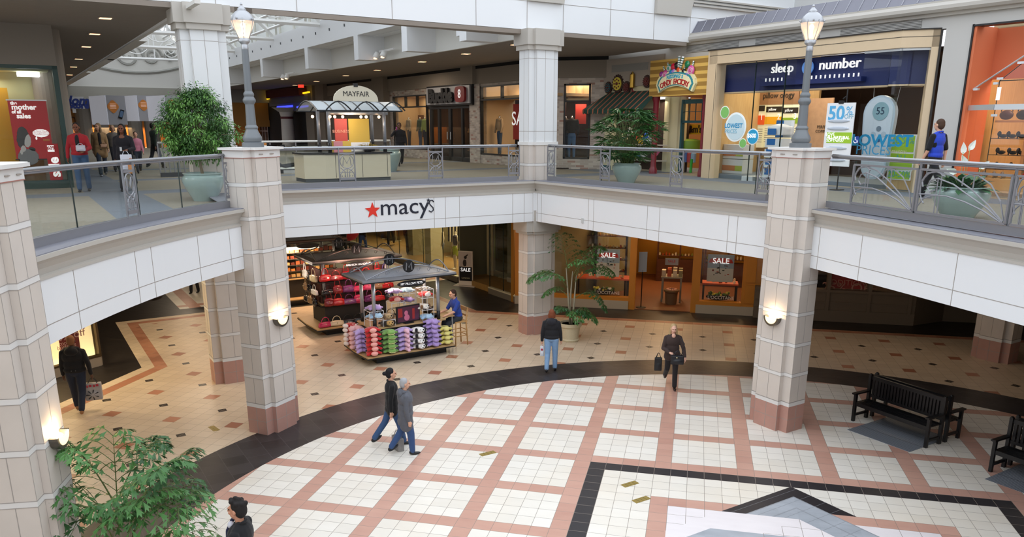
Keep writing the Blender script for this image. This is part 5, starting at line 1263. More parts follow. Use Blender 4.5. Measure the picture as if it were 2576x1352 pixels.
blob('photo_figure', [('e', SB.P((k0+k1)/2-.03, hh*.66, .036), (.10, .01, .17)), ('e', SB.P((k0+k1)/2-.0, hh*.82, .036), (.07, .01, .07)), ('c', [(SB.P((k0+k1)/2, hh*.85, .036), .03), (SB.P((k0+k1)/2+.1, hh*.9, .036), .02)])], M('photo_dark', '241d18', .7), t, .012, 1, inv=True)
def bodyform(k, o, c1, c2, label, P=GP_, a=-PI/4, ztop=.25, grp='mannequins in the glass shop'):
    t = thing('mannequin', label, 'mannequin', P.P(k, ztop, o), a, grp)
    sk = M('mannequin_skin', 'd3c2a4', .5)
    blob('figure', [('c', [((-.09, 0, .03), .04), ((-.1, -.02, .45), .055), ((-.07, 0, .85), .085)]), ('c', [((.09, -.06, .03), .04), ((.1, -.06, .45), .055), ((.07, 0, .85), .085)]), ('e', (0, 0, .92), (.16, .11, .12)), ('e', (0, 0, 1.25), (.15, .10, .28)), ('c', [((0, 0, 1.4), .05), ((0, 0, 1.58), .045)]),
                    ('c', [((-.17, 0, 1.42), .045), ((-.27, .02, 1.15), .04), ((-.14, -.08, .98), .03)]), ('c', [((.17, 0, 1.42), .045), ((.25, 0, 1.15), .04), ((.24, -.06, .9), .03)]), ('e', (-.09, -.07, .02), (.05, .12, .03)), ('e', (.09, -.13, .02), (.05, .12, .03))], sk, t, .022)
    blob('top', [('e', (0, 0, 1.25), (.165, .115, .27)), ('e', (0, 0, 1.4), (.17, .1, .06))], M('cloth_'+c1, c1, .9), t, .025)
    blob('skirt', [('e', (0, 0, .88), (.19, .14, .16)), ('c', [((-.08, 0, .8), .10), ((-.09, -.01, .6), .07)]), ('c', [((.08, 0, .8), .10), ((.09, -.03, .6), .07)])], M('cloth_'+c2, c2, .9), t, .025)
for px, o, c1, c2, lb in ((1111, -.9, '6e5a50', '6b7178', 'mannequin in a dark top and grey shorts, left of the two by the sale board'), (1147, -.8, '4a4248', 'a9b53a', 'mannequin in a dark top and lime shorts beside the sale board'), (1298, -.5, '2e2a2c', '24262c', 'mannequin in dark clothes in the corner pane beside the middle pillar')):
    bodyform(GK(px, 660, o), o, c1, c2, lb)
def rack(k, o, cols, label):
    t = thing('clothes_rack', label, 'clothes rack', GP_.P(k, .25, o))
    one(lambda m_: (m_.tube([GP_.P(k-.6, .25, o), GP_.P(k-.6, 2.1, o), GP_.P(k+.6, 2.1, o), GP_.P(k+.6, .25, o)], .02, 6), m_.tube([GP_.P(k-.6, .27, o-.3), GP_.P(k-.6, .27, o+.3)], .02, 6), m_.tube([GP_.P(k+.6, .27, o-.3), GP_.P(k+.6, .27, o+.3)], .02, 6)), 'frame', M('cream_pier', 'b9b08a', .7), t)
    for i, c in enumerate(cols): one(lambda m_: m_.slab([GP_.P(k-.5+i*.16, 1.0, o-.22), GP_.P(k-.5+i*.16, 1.0, o+.22), GP_.P(k-.5+i*.16, 1.95, o+.2), GP_.P(k-.5+i*.16, 2.06, o), GP_.P(k-.5+i*.16, 1.95, o-.2)], GP_.d, .06), 'hanging_garment', M('cloth_'+c, c, .9), t)
rack(GK(1083, 620, -1.8), -1.8, ['2a7a80', '2a7a80', 'd9c9a8', '2b2a2c', 'cdbf9f', '3a3a3e', 'd9c9a8'], 'clothes rack with teal and cream garments behind the two mannequins')
rack(GK(1150, 620, -2.2), -2.2, ['1f1c1e', 'd8c8ac', '1f1c1e', 'cdbf9f', '1f1c1e', 'cdbf9f', '1f1c1e'], 'clothes rack with black and cream garments deep in the glass shop')
rack(GK(1250, 620, -1.6), -1.6, ['3f5a4a', '6a7a3a', '3f5a4a', '2a2a24', '6a7a3a', '40505a', '2a2a24'], 'clothes rack with green garments behind the corner pane')
rack(GK(985, 600, -2.0), -2.0, ['1f1c1e', '6a3a34', '1f1c1e', '8a8076', '1f1c1e', '6a3a34', '3a3a3e'], 'clothes rack with dark garments at the far end of the glass shop')
t = thing('body_photograph', 'pair of large body photo panels hanging above the racks in the glass shop', 'photo panel', GP_.P(GK(1120, 590, -1.5), 2.4, -1.5))
for a, b in ((1108, 1130), (1135, 1160)):
    k0, _ = GP_.K(a, 590, -1.5); k1, _ = GP_.K(b, 590, -1.5); one(lambda m_: GP_.box(m_, k0, k1, 2.35, 3.3, -1.52, -1.5), 'panel', M('body_photo', 'c8a07a', .7), t); one(lambda m_: GP_.box(m_, k0+.1, k0+.35, 2.35, 3.3, -1.5, -1.49), 'dark_stripe', MBLK2, t)
for k, e in ((-1.2, 60), (-5.5, 130), (-8, 130), (-11, 110), (-14, 110)): area('glass_shop_lamp', GP_.P(k, 3.7, -1.6), .7, e, (1, .85, .55))
# ------------------------------------------------------------ dark window shop on the right, lower level
RN = Plane((4.3, 13.1), (1, 0)); MRT_ = M('right_trim', '6f6050', .7)
mb = MB(); RN.box(mb, -.5, 4.5, 0, .38, -.3, .04); RN.box(mb, -.5, 4.5, .38, 1.0, -.3, 0); 
for px in (2083, 2188, 2292): k = RN.K(px, 740)[0]; RN.box(mb, k-.05, k+.05, .38, 3.85, -.3, .05)
RN.box(mb, -.5, 4.5, .98, 1.06, -.3, .06); RN.box(mb, -.5, 4.5, .62, .66, 0, .03)
mb.prism([(8.8, 13.1), (9.9, 13.95), (9.7, 14.2), (8.6, 13.4)], 0, 3.85); mb.box((9.8, 13.95, 0), (14.4, 14.2, 3.85))
wr_ = struct(mb.build('wall_lower_right', MRT_))
mb = MB(); RN.box(mb, -.5, 4.2, 1.06, 3.85, -.12, -.11); struct(mb.build('window_10', MGLS2))
mb = MB(); RN.box(mb, -.6, 4.6, 0, 3.85, -2.2, -2.1); RN.box(mb, -.6, 4.4, .9, 1.0, -2.1, -.3); RN.box(mb, 4.4, 4.5, 1, 3.85, -2.1, -.2); struct(mb.build('wall_right_back', M('brown_back', '6a5240', .8)))
k0, zt = RN.K(2093, 690, -.2); k1, zb = RN.K(2170, 756, -.2)
t = thing('sale_poster', 'dark red poster with discount wording in the dim window right of the lamp pillar', 'poster', RN.P((k0+k1)/2, 1.1, -.2))
one(lambda m_: RN.box(m_, k0, k1, 1.08, 3.2, -.22, -.2), 'sheet', M('poster_dred', 'a01d18', .6), t)
MLR = M('lett_rose', 'c98a78', .6)
RN.text('ADDITIONAL', 2140, 713, .26, MLR, t, o=-.19); RN.text('25% OFF', 2136, 726, .46, MLR, t, o=-.19); RN.text('MARKDOWNS', 2137, 737, .24, MLR, t, o=-.19); RN.text('TOPS', 2124, 743, .13, MLR, t, o=-.19)
k, z = RN.K(2237, 750, -.1); t = text('J.Jill', .26, M('lett_faint2', 'd9d3c8', .6), None, RN.P(k, z, -.1), RN.R, .002, font_shear=.3); t.name = 'window_lettering'; tag(t, 'small pale script lettering on the dim pane at the right', 'lettering')
mb = MB(); RN.rect(mb, 2040, 690, 2088, 752, -.9, -.5); tag(mb.build('dark_display', M('dark_cloth', '1a1412', .9)), 'dark clothing display left of the red discount poster', 'display')
area('dim_shop_lamp', RN.P(2, 3.6, -1.0), .8, 14, (1, .7, .45))
# ------------------------------------------------------------ bright window box at the lower left
p0, p1, p2 = (-15.2, -1.6), (-13.72, 3.3), (-17.4, 7.4)
MCRM = M('cream_glow', 'f6e2b4', .8, emit=.55)  # glow put into the wall colour so the window interior looks lit
WA = Plane(p0, (p1[0]-p0[0], p1[1]-p0[1])); wa = (Vector(p1)-Vector(p0)).length
WB = Plane(p1, (p2[0]-p1[0], p2[1]-p1[1])); wbn = (Vector(p2)-Vector(p1)).length
mb = MB(); WA.box(mb, 0, wa, 0, .25, -.1, .05); WB.box(mb, 0, wbn, 0, .25, -.1, .05); lk = struct(mb.build('trim_14', MPLN))
mb = MB(); WA.box(mb, wa-.03, wa+.03, .25, 3.85, -.05, .05); WA.box(mb, wa-1.7, wa-1.66, .25, 3.85, -.05, .03); WA.box(mb, 0, wa, .25, .30, -.1, .06); WB.box(mb, 0, wbn, .25, .3, -.1, .05); mb.build('mullion', M('bronze', '5a4a30', .4, metal=.5), lk)
mb = MB(); WA.box(mb, 0, wa, .3, 3.85, -.05, -.04); WB.box(mb, 0, wbn, .3, 3.85, -.05, -.04); struct(mb.build('window_11', MGLS2))
mb = MB(); WB.box(mb, .1, wbn, .02, 3.85, -1.4, -1.3); WA.box(mb, 0, wa-.9, .0, 3.85, -2.0, -1.9); mb.prism([p0, p1, p2, (-19, 6), (-17, -1)], 0, .24); struct(mb.build('wall_lit_box', MCRM))
area('lit_window_lamp', WA.P(wa-1.3, 3.6, -.8), 1.2, 170, (1, .80, .48)); area('lit_window_lamp', WA.P(wa-3.2, 3.6, -.8), 1.2, 110, (1, .80, .48))
k0, zt = WA.K(142, 815, -.15); k1, zb = WA.K(203, 880, -.15)
t = thing('sale_sign', 'dark red percent off sign behind the walking man, in the bright window', 'sign', WA.P((k0+k1)/2, zb, -.15))
one(lambda m_: WA.box(m_, k0, k1, zb, zb+1.1, -.17, -.15), 'board', M('poster_dark_red', '7d1218', .6), t); one(lambda m_: [WA.box(m_, k0+f*(k1-k0)-.012, k0+f*(k1-k0)+.012, .25, zb, -.17, -.15) for f in (.2, .8)], 'leg', MBLK, t)
MLP = M('lett_pink', 'd9a8a0', .6); WA.text('50% off', 172, 845, .30, MLP, t, o=-.14); WA.text('tops +', 167, 863, .15, MLP, t, o=-.14); WA.text('bottoms', 168, 872, .15, MLP, t, o=-.14)
mb = MB(); mb.wall(p2, (-22, 12), 0, 3.85, .3, 1); mb.box((-21, 11.2, 0), (-17.8, 11.5, .35)); mb.wall((-23, 11.5), (-36, 24.5), 0, 3.85, .3, 1); struct(mb.build('wall_lower_left', M('dim_wall', '6a6058', .9)))

# ------------------------------------------------------------ upper left shop with the red poster
LS = Plane((-14.9, 4.6), (1, 1))
mb = MB(); LS.box(mb, -9, 0, 7.75, 8.75, -.4, .05); struct(mb.build('wall_left_header', M('taupe_light2', '8b837a', .9)))
MGRN = M('green_frame', '20403c', .4)
mb = MB(); LS.box(mb, -.12, 0, 4.6, 7.75, -.2, .06); LS.box(mb, -9, 0, 7.66, 7.75, -.2, .06); LS.box(mb, -9, 0, 4.6, 4.82, -.2, .03); gf = struct(mb.build('window_12', MGRN))
mb = MB(); LS.box(mb, -9, -.1, 4.82, 7.66, -.04, -.03); mb.build('glass', MGLS2, gf); 
mb = MB(); LS.box(mb, -.05, .0, 4.6, 7.75, -4, -.05); mb.build('side_glass', glass('green_glass', 'b9d2c8', .05), gf)
MWAL = wood('walnut_panel', '8f7048', 'b3946a', (3, 3, .4), .6)
mb = MB(); LS.box(mb, -9, -.2, 4.62, 6.7, -1.4, -1.3); struct(mb.build('wall_left_panel', MWAL))
mb = MB(); LS.box(mb, -9, -.2, 6.7, 7.7, -1.4, -1.32); LS.box(mb, -9, -.2, 7.62, 7.7, -1.4, -.2); struct(mb.build('wall_left_upper', M('pale_olive', 'b3b48e', .8)))
kx, _ = LS.K(30, 300, -.9); mb = MB(); LS.box(mb, -9, kx, 4.62, 7.2, -1.0, -.7); struct(mb.build('wall_left_yellow', M('mustard', 'c9971f', .7)))
mb = MB(); k0, _ = LS.K(35, 140, -.6); LS.box(mb, k0, -.4, 7.5, 7.6, -.9, -.4); tag(mb.build('tube_light', glow('tube_white', 'f4f6f8', 3)), 'fluorescent light strip in the top of the upper left shop window', 'light')
area('left_shop_lamp', LS.P(-1.8, 7.45, -.7), 1.2, 26, (1, .9, .72))
def lsq(x0, y0, x1, y1, o): a = LS.K(x0, y0, o); b = LS.K(x1, y1, o); return a[0], b[0], b[1], a[1]
o = -.1; k0, k1, zb, zt = lsq(18, 253, 137, 400, o)
t = thing('sale_poster', 'large red poster with a smiling woman on the telephone and sale wording, upper left window', 'poster', LS.P((k0+k1)/2, zb, o))
MRB = M('poster_bright_red', 'c3202a', .5)
one(lambda m_: LS.box(m_, k0, k1, zb, zt, o-.02, o), 'sheet', MRB, t); one(lambda m_: LS.box(m_, k0-.03, k1+.02, zt, zt+.03, o-.03, o+.01), 'top_rail', M('alu', 'd5dade', .3, metal=.6), t); one(lambda m_: LS.box(m_, k0-.03, k1+.02, zb-.02, zb+.01, o-.03, o+.01), 'bottom_rail', MBLK, t)
w_ = k1-k0; h = zt-zb
for s_, fx_, fz, sz in (('the', .15, .955, .075), ('mother', .40, .89, .125), ('of all', .19, .81, .075), ('sales', .36, .74, .115)): text(s_, w_*sz*1.7, MWT, t, LS.P(k0+w_*fx_, zb+h*fz, o+.006), LS.R, .002, bold=.006)
MG1 = M('photo_face', 'c9c6c4', .7); MG2 = M('photo_hair', '4b4a4c', .7); MG3 = M('photo_mid', '7f8083', .7)
def pb(nm, parts, mat): blob(nm, [(p[0], LS.P(k0+w_*p[1], zb+h*p[2], o+.004), (w_*p[3], .012, h*p[4]), Matrix.Rotation(PI/4, 3, 'Z') @ Matrix.Rotation(p[5] if len(p) > 5 else 0, 3, 'Y')) for p in parts], mat, t, .012, 1, inv=True)
pb('photo_coat', [('e', .32, .04, .30, .15), ('e', .32, .02, .30, .06)], MG3); pb('photo_hair', [('e', .26, .40, .17, .17), ('e', .16, .33, .09, .14)], MG2); pb('photo_face', [('e', .34, .335, .125, .135)], MG1); pb('photo_hand', [('e', .22, .18, .08, .07), ('e', .16, .12, .05, .06)], MG1); pb('photo_handset', [('e', .45, .175, .10, .035, .3)], M('photo_black', '17171a', .4))
pb('photo_eye', [('e', .30, .36, .018, .008), ('e', .38, .355, .018, .008), ('e', .35, .27, .035, .008)], MG2); pb('speech_bubble', [('e', .74, .45, .24, .075), ('e', .60, .36, .03, .03)], MWT)
for i in range(3): text(['"Mercy, Mercy! The season\'s', 'is the longest ladies day', 'ever is worth it on sale!"'][i], w_*.05, MRB, t, LS.P(k0+w_*.74, zb+h*(.485-i*.03), o+.02), LS.R, .002)
text('8888', w_*.09, M('poster_gold', 'd89a4a', .5), t, LS.P(k0+w_*.86, zb+h*.33, o+.006), LS.R, .002)
k0, k1, zb, zt = lsq(113, 362, 160, 462, o+.02)
t = thing('sale_banner', 'narrow red banner with a white 60 percent panel and sideways sale wording', 'banner', LS.P((k0+k1)/2, zb, o))
one(lambda m_: LS.box(m_, k0, k1, zb, zt, o+.0, o+.02), 'sheet', MRB, t); w_ = k1-k0; h = zt-zb; one(lambda m_: LS.box(m_, k0+.04, k1-.1, zt-h*.20, zt-.04, o+.02, o+.026), 'white_panel', MWT, t)
text('60%', w_*.42, MRB, t, LS.P(k0+w_*.45, zt-h*.11, o+.03), LS.R, .002, bold=.004)
text('sale', w_*1.15, MWT, t, LS.P(k0+w_*.5, zb+h*.42, o+.026), (Vector((0, 0, 1)), -LS.d), .002, bold=.012)
mb = MB(); mb.lathe([(.42, 4.6), (.42, 8.75)], (*cs(15.0, -7.45), 0), 28); struct(mb.build('trim_15', M('round_column', '8f877e', .8)))
mb = MB(); mb.wall(cs(15.5, -7.4), cs(56, -7.4), 4.6, 8.75, .3, 1); struct(mb.build('wall_corridor_left', M('dim_wall2', '5d544c', .9)))
# ------------------------------------------------------------ roof lights over the corridor
MSW = M('white_steel', 'f2f2f0', .5); MCRW = M('clerestory_wall', 'e4e6e3', .7)
def ce(s, t_, z): return Vector(cs(s, t_, z))
TR = 4.05; TL = -4.95
def cbx(mb, s0, s1, t0, t1, z0, z1): mb.prism([cs(s0, t0), cs(s1, t0), cs(s1, t1), cs(s0, t1)], z0, z1)
mb = MB(); cbx(mb, 9.0, 60, TR-.6, TR, 9.62, 10.55)
ribs = [11.2, 15.4, 19.9, 26.0, 33.5, 42, 51]
for s in ribs: cbx(mb, s-.22, s+.22, TR-.6, TR+.5, 8.72, 9.62)
wbm = struct(mb.build('wall_edge_beam', MWH))
mb = MB(); cbx(mb, 9.0, 60, TR+.5, TR+.6, 8.72, 9.7); struct(mb.build('wall_edge_recess', M('recess_white', 'dddcd6', .7)))
mb = MB(); cbx(mb, 9.0, 60, TR+.0, TR+.6, 9.6, 9.7); mb.build('soffit', MWH, wbm)
mb = MB()
for i in range(26): p = ce(10.5+i*1.75, TR-.61, 10.1); mb.cbox(p, (.05, .05, .10), PI/4)
mb.build('stud', M('stud', '55585a', .6), wbm)
mb = MB(); cbx(mb, 9.0, 60, TR-.1, TR, 10.55, 15); struct(mb.build('wall_clerestory', MCRW))
mb = MB(); s = 10.2; ns = 0
while s < 60:
    mb.tube([ce(s, TR-.25, 10.55), ce(s, TR-.25, 13.4)], .07, 5)
    if ns % 2 == 0: mb.tube([ce(s+2.3, TR-.45, 10.6), ce(s-2.4, TR-1.6, 13.6)], .055, 5)
    s += 2.3; ns += 1
mb.tube([ce(9, TR-.3, 12.9), ce(60, TR-.3, 12.9)], .10, 6); mb.tube([ce(9, TR-.7, 13.3), ce(60, TR-.7, 13.3)], .10, 6)
struct(mb.build('trim_16', M('mullion_cream', 'd5d3c8', .6)))
# left edge beam
mb = MB(); cbx(mb, 7.5, 60, TL, TL+.12, 8.72, 8.8); 
for s in (17.5, 26, 36): cbx(mb, s, s+9 if s < 36 else 60, TL, TL+.5, 8.8+(0), 9.9)
struct(mb.build('wall_edge_left', M('edge_white', 'd9d6d0', .7)))
# gabled roof trusses with scrolls, bright sky between
def gable(s, name, label, scroll=True, zb=10.4, zr=14.2):
    tt = thing(name, label, 'roof truss', ce(s, (TL+TR)/2, zb))
    a, b, r = ce(s, TL+.3, zb), ce(s, TR-.4, zb), ce(s, (TL+TR)/2, zr)
    m_ = MB(); m_.tube([a, r], .12, 5); m_.tube([r, b], .12, 5); m_.tube([a, b], .10, 5); m_.tube([a+Vector((0, 0, .5)), r+Vector((0, 0, .5))], .09, 5); m_.tube([r+Vector((0, 0, .5)), b+Vector((0, 0, .5))], .09, 5)
    m_.build('chords', MSW if s > 20 else MSW, tt)
    m_ = MB()
    for f in (.2, .38, .62, .8):
        p = a.lerp(b, f); q = (a.lerp(r, f*2) if f < .5 else r.lerp(b, (f-.5)*2)); m_.tube([p, q], .05, 4)
    for f, R_ in ((.26, .65), (.5, 1.2), (.74, .65)):
        c = a.lerp(b, f)+Vector((0, 0, R_*.95)); pts = []
        for q in range(34): an = q*.42; rr = R_*(1-q/38); d = (b-a).normalized(); pts.append(c+d*rr*math.cos(an)*(1 if f <= .5 else -1)+Vector((0, 0, rr*math.sin(an))))
        m_.tube(pts, .035, 4)
    m_.build('scrollwork', MSW, tt)
for i, s in enumerate((18, 24, 31, 39, 48)): gable(s, 'roof_truss', ['nearest white scrolled roof truss over the corridor', 'second white scrolled roof truss over the corridor', 'third white scrolled roof truss over the corridor', 'fourth white roof truss, deep in the corridor', 'farthest white roof truss over the corridor'][i])
mb = MB()
for f in [i/9 for i in range(10)]:
    for a, b in ((ce(17, TL+.3, 10.4), ce(17, (TL+TR)/2, 14.3)), (ce(17, TR-.4, 10.4), ce(17, (TL+TR)/2, 14.3))):
        p = a.lerp(b, f); mb.tube([p, p+Vector(cs(40, 0, 0))], .07 if f > .1 else .16, 4)
struct(mb.build('trim_17', MSW))
mb = MB()
for s in [19+i*3.1 for i in range(12)]:
    mb.quad(ce(s, TL+.2, 10.6), ce(s+1.2, TL+.2, 10.6), ce(s+1.2, (TL+TR)/2, 14.5), ce(s, (TL+TR)/2, 14.5))
struct(mb.build('ceiling', M('roof_panel', '8c857c', .8)))
# end wall of the corridor
EW = Plane(cs(52, -8), (1, 1))
mb = MB(); EW.box(mb, 0, 17, 7.85, 8.75, -.3, .3); struct(mb.build('wall_far_beam', M('beam_grey', 'a9a69c', .8)))
mb = MB(); EW.box(mb, 0, 17, 8.75, 10.6, -.3, 0); EW.poly(mb, [(3.2, 10.6), (12.2, 10.6), (7.6, 14.4)], -.3, 0); wf = struct(mb.build('wall_far_gable', M('gable_white', 'dedcd6', .8)))
mb = MB()
for x_, R_ in ((7.4, .95), (8.9, .7), (5.9, .7), (4.7, .4), (10.1, .4)):
    pts = [EW.P(x_+R_*(1-q/30)*math.cos(q*.45), 10.9+R_*(1-q/30)*math.sin(q*.45), .05) for q in range(28)]; mb.tube(pts, .09, 5)
mb.tube([EW.P(3.3+i*.75, 9.75+.0145*(i-6)**2*2, .05) for i in range(13)], .10, 5); mb.build('scroll_relief', M('relief_grey', 'a5a49e', .7), wf)
EB = Plane(cs(53.5, -8), (1, 1)); MTAN = M('macy_orange', 'c08a4a', .7, noise=.15, nscale=.6)
mb = MB(); EB.box(mb, -3, 18, 4.6, 7.9, -3, -2.8); struct(mb.build('wall_far_interior', M('store_orange', 'b8742f', .8)))
mb = MB(); EB.box(mb, -3, 18, 6.55, 7.9, -.5, -.3); EB.box(mb, -3, 18, 6.1, 6.6, -.4, -.2); struct(mb.build('wall_far_store', MTAN))
t = thing('store_lettering', 'dark store name lettering on the orange far wall at the upper left', 'lettering', EB.P(3, 6.4, 0))
EB.text("macy's", 218, 300, 1.1, M('lett_brown', '5a4330', .5), t, o=-.15, ext=.03)
mb = MB()
for i in range(8):
    c = EB.K(190+i*12, 272+(i % 2)*8, -.25); pts = [EB.P(c[0]+.5*(1-q/24)*math.cos(q*.5+i), c[1]+.36*(1-q/24)*math.sin(q*.5+i), -.28) for q in range(20)]; mb.tube(pts, .05, 4)
mb.build('scroll_ornament', M('ornament_brown', '7a4a1c', .7), bpy.data.objects['wall_far_store'])
area('far_store_lamp', EB.P(6, 6.05, -1.4), 5, 500, (1, .66, .34)); area('far_store_lamp', EB.P(1, 6.05, -1.4), 4, 300, (1, .66, .34))
for i in range(5):
    k = EB.K(212+i*42, 330)[0]; mb = MB(); mb.lathe([(.5, 4.6), (.5, 7.5), (.62, 7.85)], EB.P(k, 0, .6), 14); struct(mb.build('trim_%d' % (18+i), M('pier_grey', '7d7770', .8)))
t = thing('hanging_sign', 'white hanging sign with blue script beside the round column', 'sign', EW.P(*EW.K(196, 257, 14)))
HS = Plane(cs(30, 0), (1, 1)); one(lambda m_: HS.rect(m_, 176, 243, 214, 274, -.05, 0), 'board', M('sign_white', 'f3f5f8', .5), t); one(lambda m_: HS.rect(m_, 182, 274, 192, 284, -.05, 0), 'tab', M('sign_white', 'f3f5f8', .5), t)
HS.text('Home', 196, 254, .52, M('script_blue', '26409a', .5), t, o=.02, font_shear=.3, bold=.02); HS.text('Store', 198, 266, .36, M('script_blue', '26409a', .5), t, o=.02, bold=.02)
def phonebanner(x0, x1, y0, y1, s, label, edge=True):
    B = Plane(cs(s, 0), (1, 1)); k0, zt = B.K(x0, y0); k1, zb = B.K(x1, y1)
    t = thing('phone_banner', label, 'banner', B.P((k0+k1)/2, zb, 0), group='hanging phone banners'); w_ = k1-k0; h = zt-zb
    one(lambda m_: B.box(m_, k0, k1, zb, zt, -.04, 0), 'cloth', M('banner_grey', 'a9abb3', .7), t)
    if edge: one(lambda m_: m_.slab([B.P(k0, zb, 0), B.P(k0-.45, zb, -1.6), B.P(k0-.45, zt, -1.6), B.P(k0, zt, 0)], B.d, .03), 'side_cloth', M('banner_white', 'e4e6f0', .6, emit=.25), t)
    c = B.P(k0+w_*.33, zb+h*.66, .01); one(lambda m_: B.poly(m_, [(k0+w_*.35+w_*.27*math.cos(a)*(1+.08*math.cos(4*a)), zb+h*.62+h*.20*math.sin(a)*(1+.10*math.cos(4*a))) for a in [2*PI*q/32 for q in range(32)]], 0, .02), 'orange_bubble', M('bubble_orange', 'd9893a', .6), t)
    one(lambda m_: [B.box(m_, k0+w_*.2, k0+w_*.5, zb+h*(.56+j*.05), zb+h*(.565+j*.05), .02, .03) for j in range(4)], 'print_line', MWT, t)
    R2 = .35; X_ = k0+w_*.72; Z_ = zb+h*.36; q = [(X_+(x*math.cos(R2)-z*math.sin(-R2))*1, Z_+(x*math.sin(-R2)+z*math.cos(R2))) for x, z in ((-w_*.10, -h*.16), (w_*.10, -h*.16), (w_*.10, h*.16), (-w_*.10, h*.16))]
    one(lambda m_: B.poly(m_, q, .02, .05), 'phone', MBLK2, t)
    q = [(X_+(x*math.cos(R2)-z*math.sin(-R2))*1, Z_+(x*math.sin(-R2)+z*math.cos(R2))) for x, z in ((-w_*.08, -h*.10), (w_*.08, -h*.10), (w_*.08, h*.12), (-w_*.08, h*.12))]
    one(lambda m_: B.poly(m_, q, .05, .06), 'phone_screen', M('phone_screen', '3f5a7a', .4, emit=.2), t)
phonebanner(263, 322, 240, 314, 26, 'grey hanging banner with orange bubble and phone, left of the two in full view')
phonebanner(342, 395, 240, 305, 28, 'grey hanging banner with orange bubble and phone, right of the two in full view')
phonebanner(412, 470, 240, 305, 25, 'grey hanging banner partly hidden by the leafy tree in the celadon pot')
# recessed ceiling lights
def downlight(px, py, lab):
    p = atz(px, py, CZ); t = thing('recessed_light', lab, 'ceiling light', (p.x, p.y, CZ-.012), PI/4, 'recessed lights in the upper ceilings')
    m_ = MB(); m_.box((-.17, -.17, 0), (.17, .17, .012)); L(m_, 'trim_plate', M('plate', '9a9087', .6), t)
    m_ = MB(); m_.box((-.13, -.13, -.006), (.13, .13, 0)); L(m_, 'lens', glow('lens_warm', 'ffb98a', 3.0), t)
side = 'row under the left ceiling'
for i, (x, y) in enumerate(((265, 45), (238, 85), (217, 117), (198, 148), (185, 168), (175, 188))): downlight(x, y, 'small square warm recessed light in the row under the left ceiling')
for i, (x, y) in enumerate(((1172, 135), (1062, 155), (949, 176), (870, 190), (796, 204), (742, 214), (1298, 112))): downlight(x, y, 'small square warm recessed light in the row under the corridor ceiling, centre')
p = atz(757, 217, CZ-.2); mb = MB(); mb.cbox(p, (.35, .08, .18), 0); tag(mb.build('exit_light', glow('exit_red', 'e23a2a', 1.5)), 'small red exit light under the corridor ceiling', 'exit light')
# twin spotlights on the recessed fascia
for px, py, lb in ((962, 134, 'nearer'), (722, 190, 'farther')):
    P_ = Plane(cs(0, TR+.35), (1, -1)); k, z = P_.K(px, py, .2)
    t = thing('spotlight_pair', 'twin white spotlights on the recessed white fascia, %s pair' % lb, 'spotlight', P_.P(k, z, .2), group=None)
    for d in (-.35, .35):
        m_ = MB(); c = P_.P(k+d, z, .25); m_.tube([c+Vector((0, 0, .05)), c+Vector((-.08, -.04, -.16))], [.10, .13], 12); m_.build('lamp_head', MSW, t, True)
        m_ = MB(); m_.ell(c+Vector((-.08, -.04, -.17)), (.09, .09, .04), n=10, m=6); m_.build('lamp_lens', glow('spot_warm', 'ffc49a', 2.5), t, True)
    m_ = MB(); m_.tube([P_.P(k-.5, z+.1, .1), P_.P(k+.9, z+.1, .1)], .04, 6); m_.build('bracket', MSW, t)
mb = MB(); P_ = Plane(cs(0, TR), (1, -1)); k, z = P_.K(1170, 78, .2); P_.box(mb, k-.4, k+.6, 8.95, 9.6, -.3, .3); tag(mb.build('beam_box', MWH), 'small white boxed bracket under the roof beam left of the middle pillar', 'bracket')
# ------------------------------------------------------------ lettering on the balcony band
ML_ = Plane(ML[0], (ML[1][0]-ML[0][0], ML[1][1]-ML[0][1]))
t = thing('store_lettering', 'red star with dark lowercase store name on the white balcony band', 'lettering', ML_.P(*ML_.K(1010, 530)))
k, z = ML_.K(937, 530); R_ = .215
one(lambda m_: ML_.poly(m_, [(k+(R_ if i % 2 == 0 else R_*.42)*math.sin(PI*i/5), z+(R_ if i % 2 == 0 else R_*.42)*math.cos(PI*i/5)) for i in range(10)], .002, .02), 'red_star', M('star_red', 'e0311e', .5), t)
text("macy", .62, M('lett_navy', '1c2030', .5), t, ML_.P(*ML_.K(1018, 521), .004), ML_.R, .01, sx=1.12)
# letters cut as strokes for the rounded face
k2, z2 = ML_.K(1084, 518); pts = [(.085, .10), (.04, .15), (-.03, .14), (-.055, .07), (0, .0), (.055, -.05), (.065, -.12), (0, -.17), (-.07, -.13)]
one(lambda m_: m_.tube([ML_.P(k2+x, z2+y, .012) for x, y in pts], .016, 6), 'letter_s', M('lett_navy', '1c2030', .5), t)
k, z = ML_.K(1077, 504); one(lambda m_: ML_.poly(m_, [(k+(.055 if i % 2 == 0 else .024)*math.sin(PI*i/5), z+(.055 if i % 2 == 0 else .024)*math.cos(PI*i/5)) for i in range(10)], .002, .02), 'small_star', M('lett_navy', '1c2030', .5), t)
# light under the balconies
for i, (x, y, e) in enumerate(((-11, 1, 45), (-12, 6, 45), (-6, 9.5, 35), (-9, 12, 30), (-1, 11.5, 26), (3, 11, 16), (7.5, 9, 14), (10, 5, 8), (-15, 10, 55), (-12, -4, 25), (-20, 16, 90))):
    area('balcony_downlight', (x, y, 3.8), .9, e, (1, .80, .58))
for i, (x, y, e) in enumerate(((-12, -1, 70), (-13, 9, 60), (-9, 14, 60), (-16, 18, 90), (-12, 22, 90), (-5, 13, 40), (0, 12, 30), (-24, 26, 160))):  # area lights added as fill; the left walkway one brightens the red poster
    area('upper_fill_light', (x, y, 8.7), .9, e, (1, .84, .66))
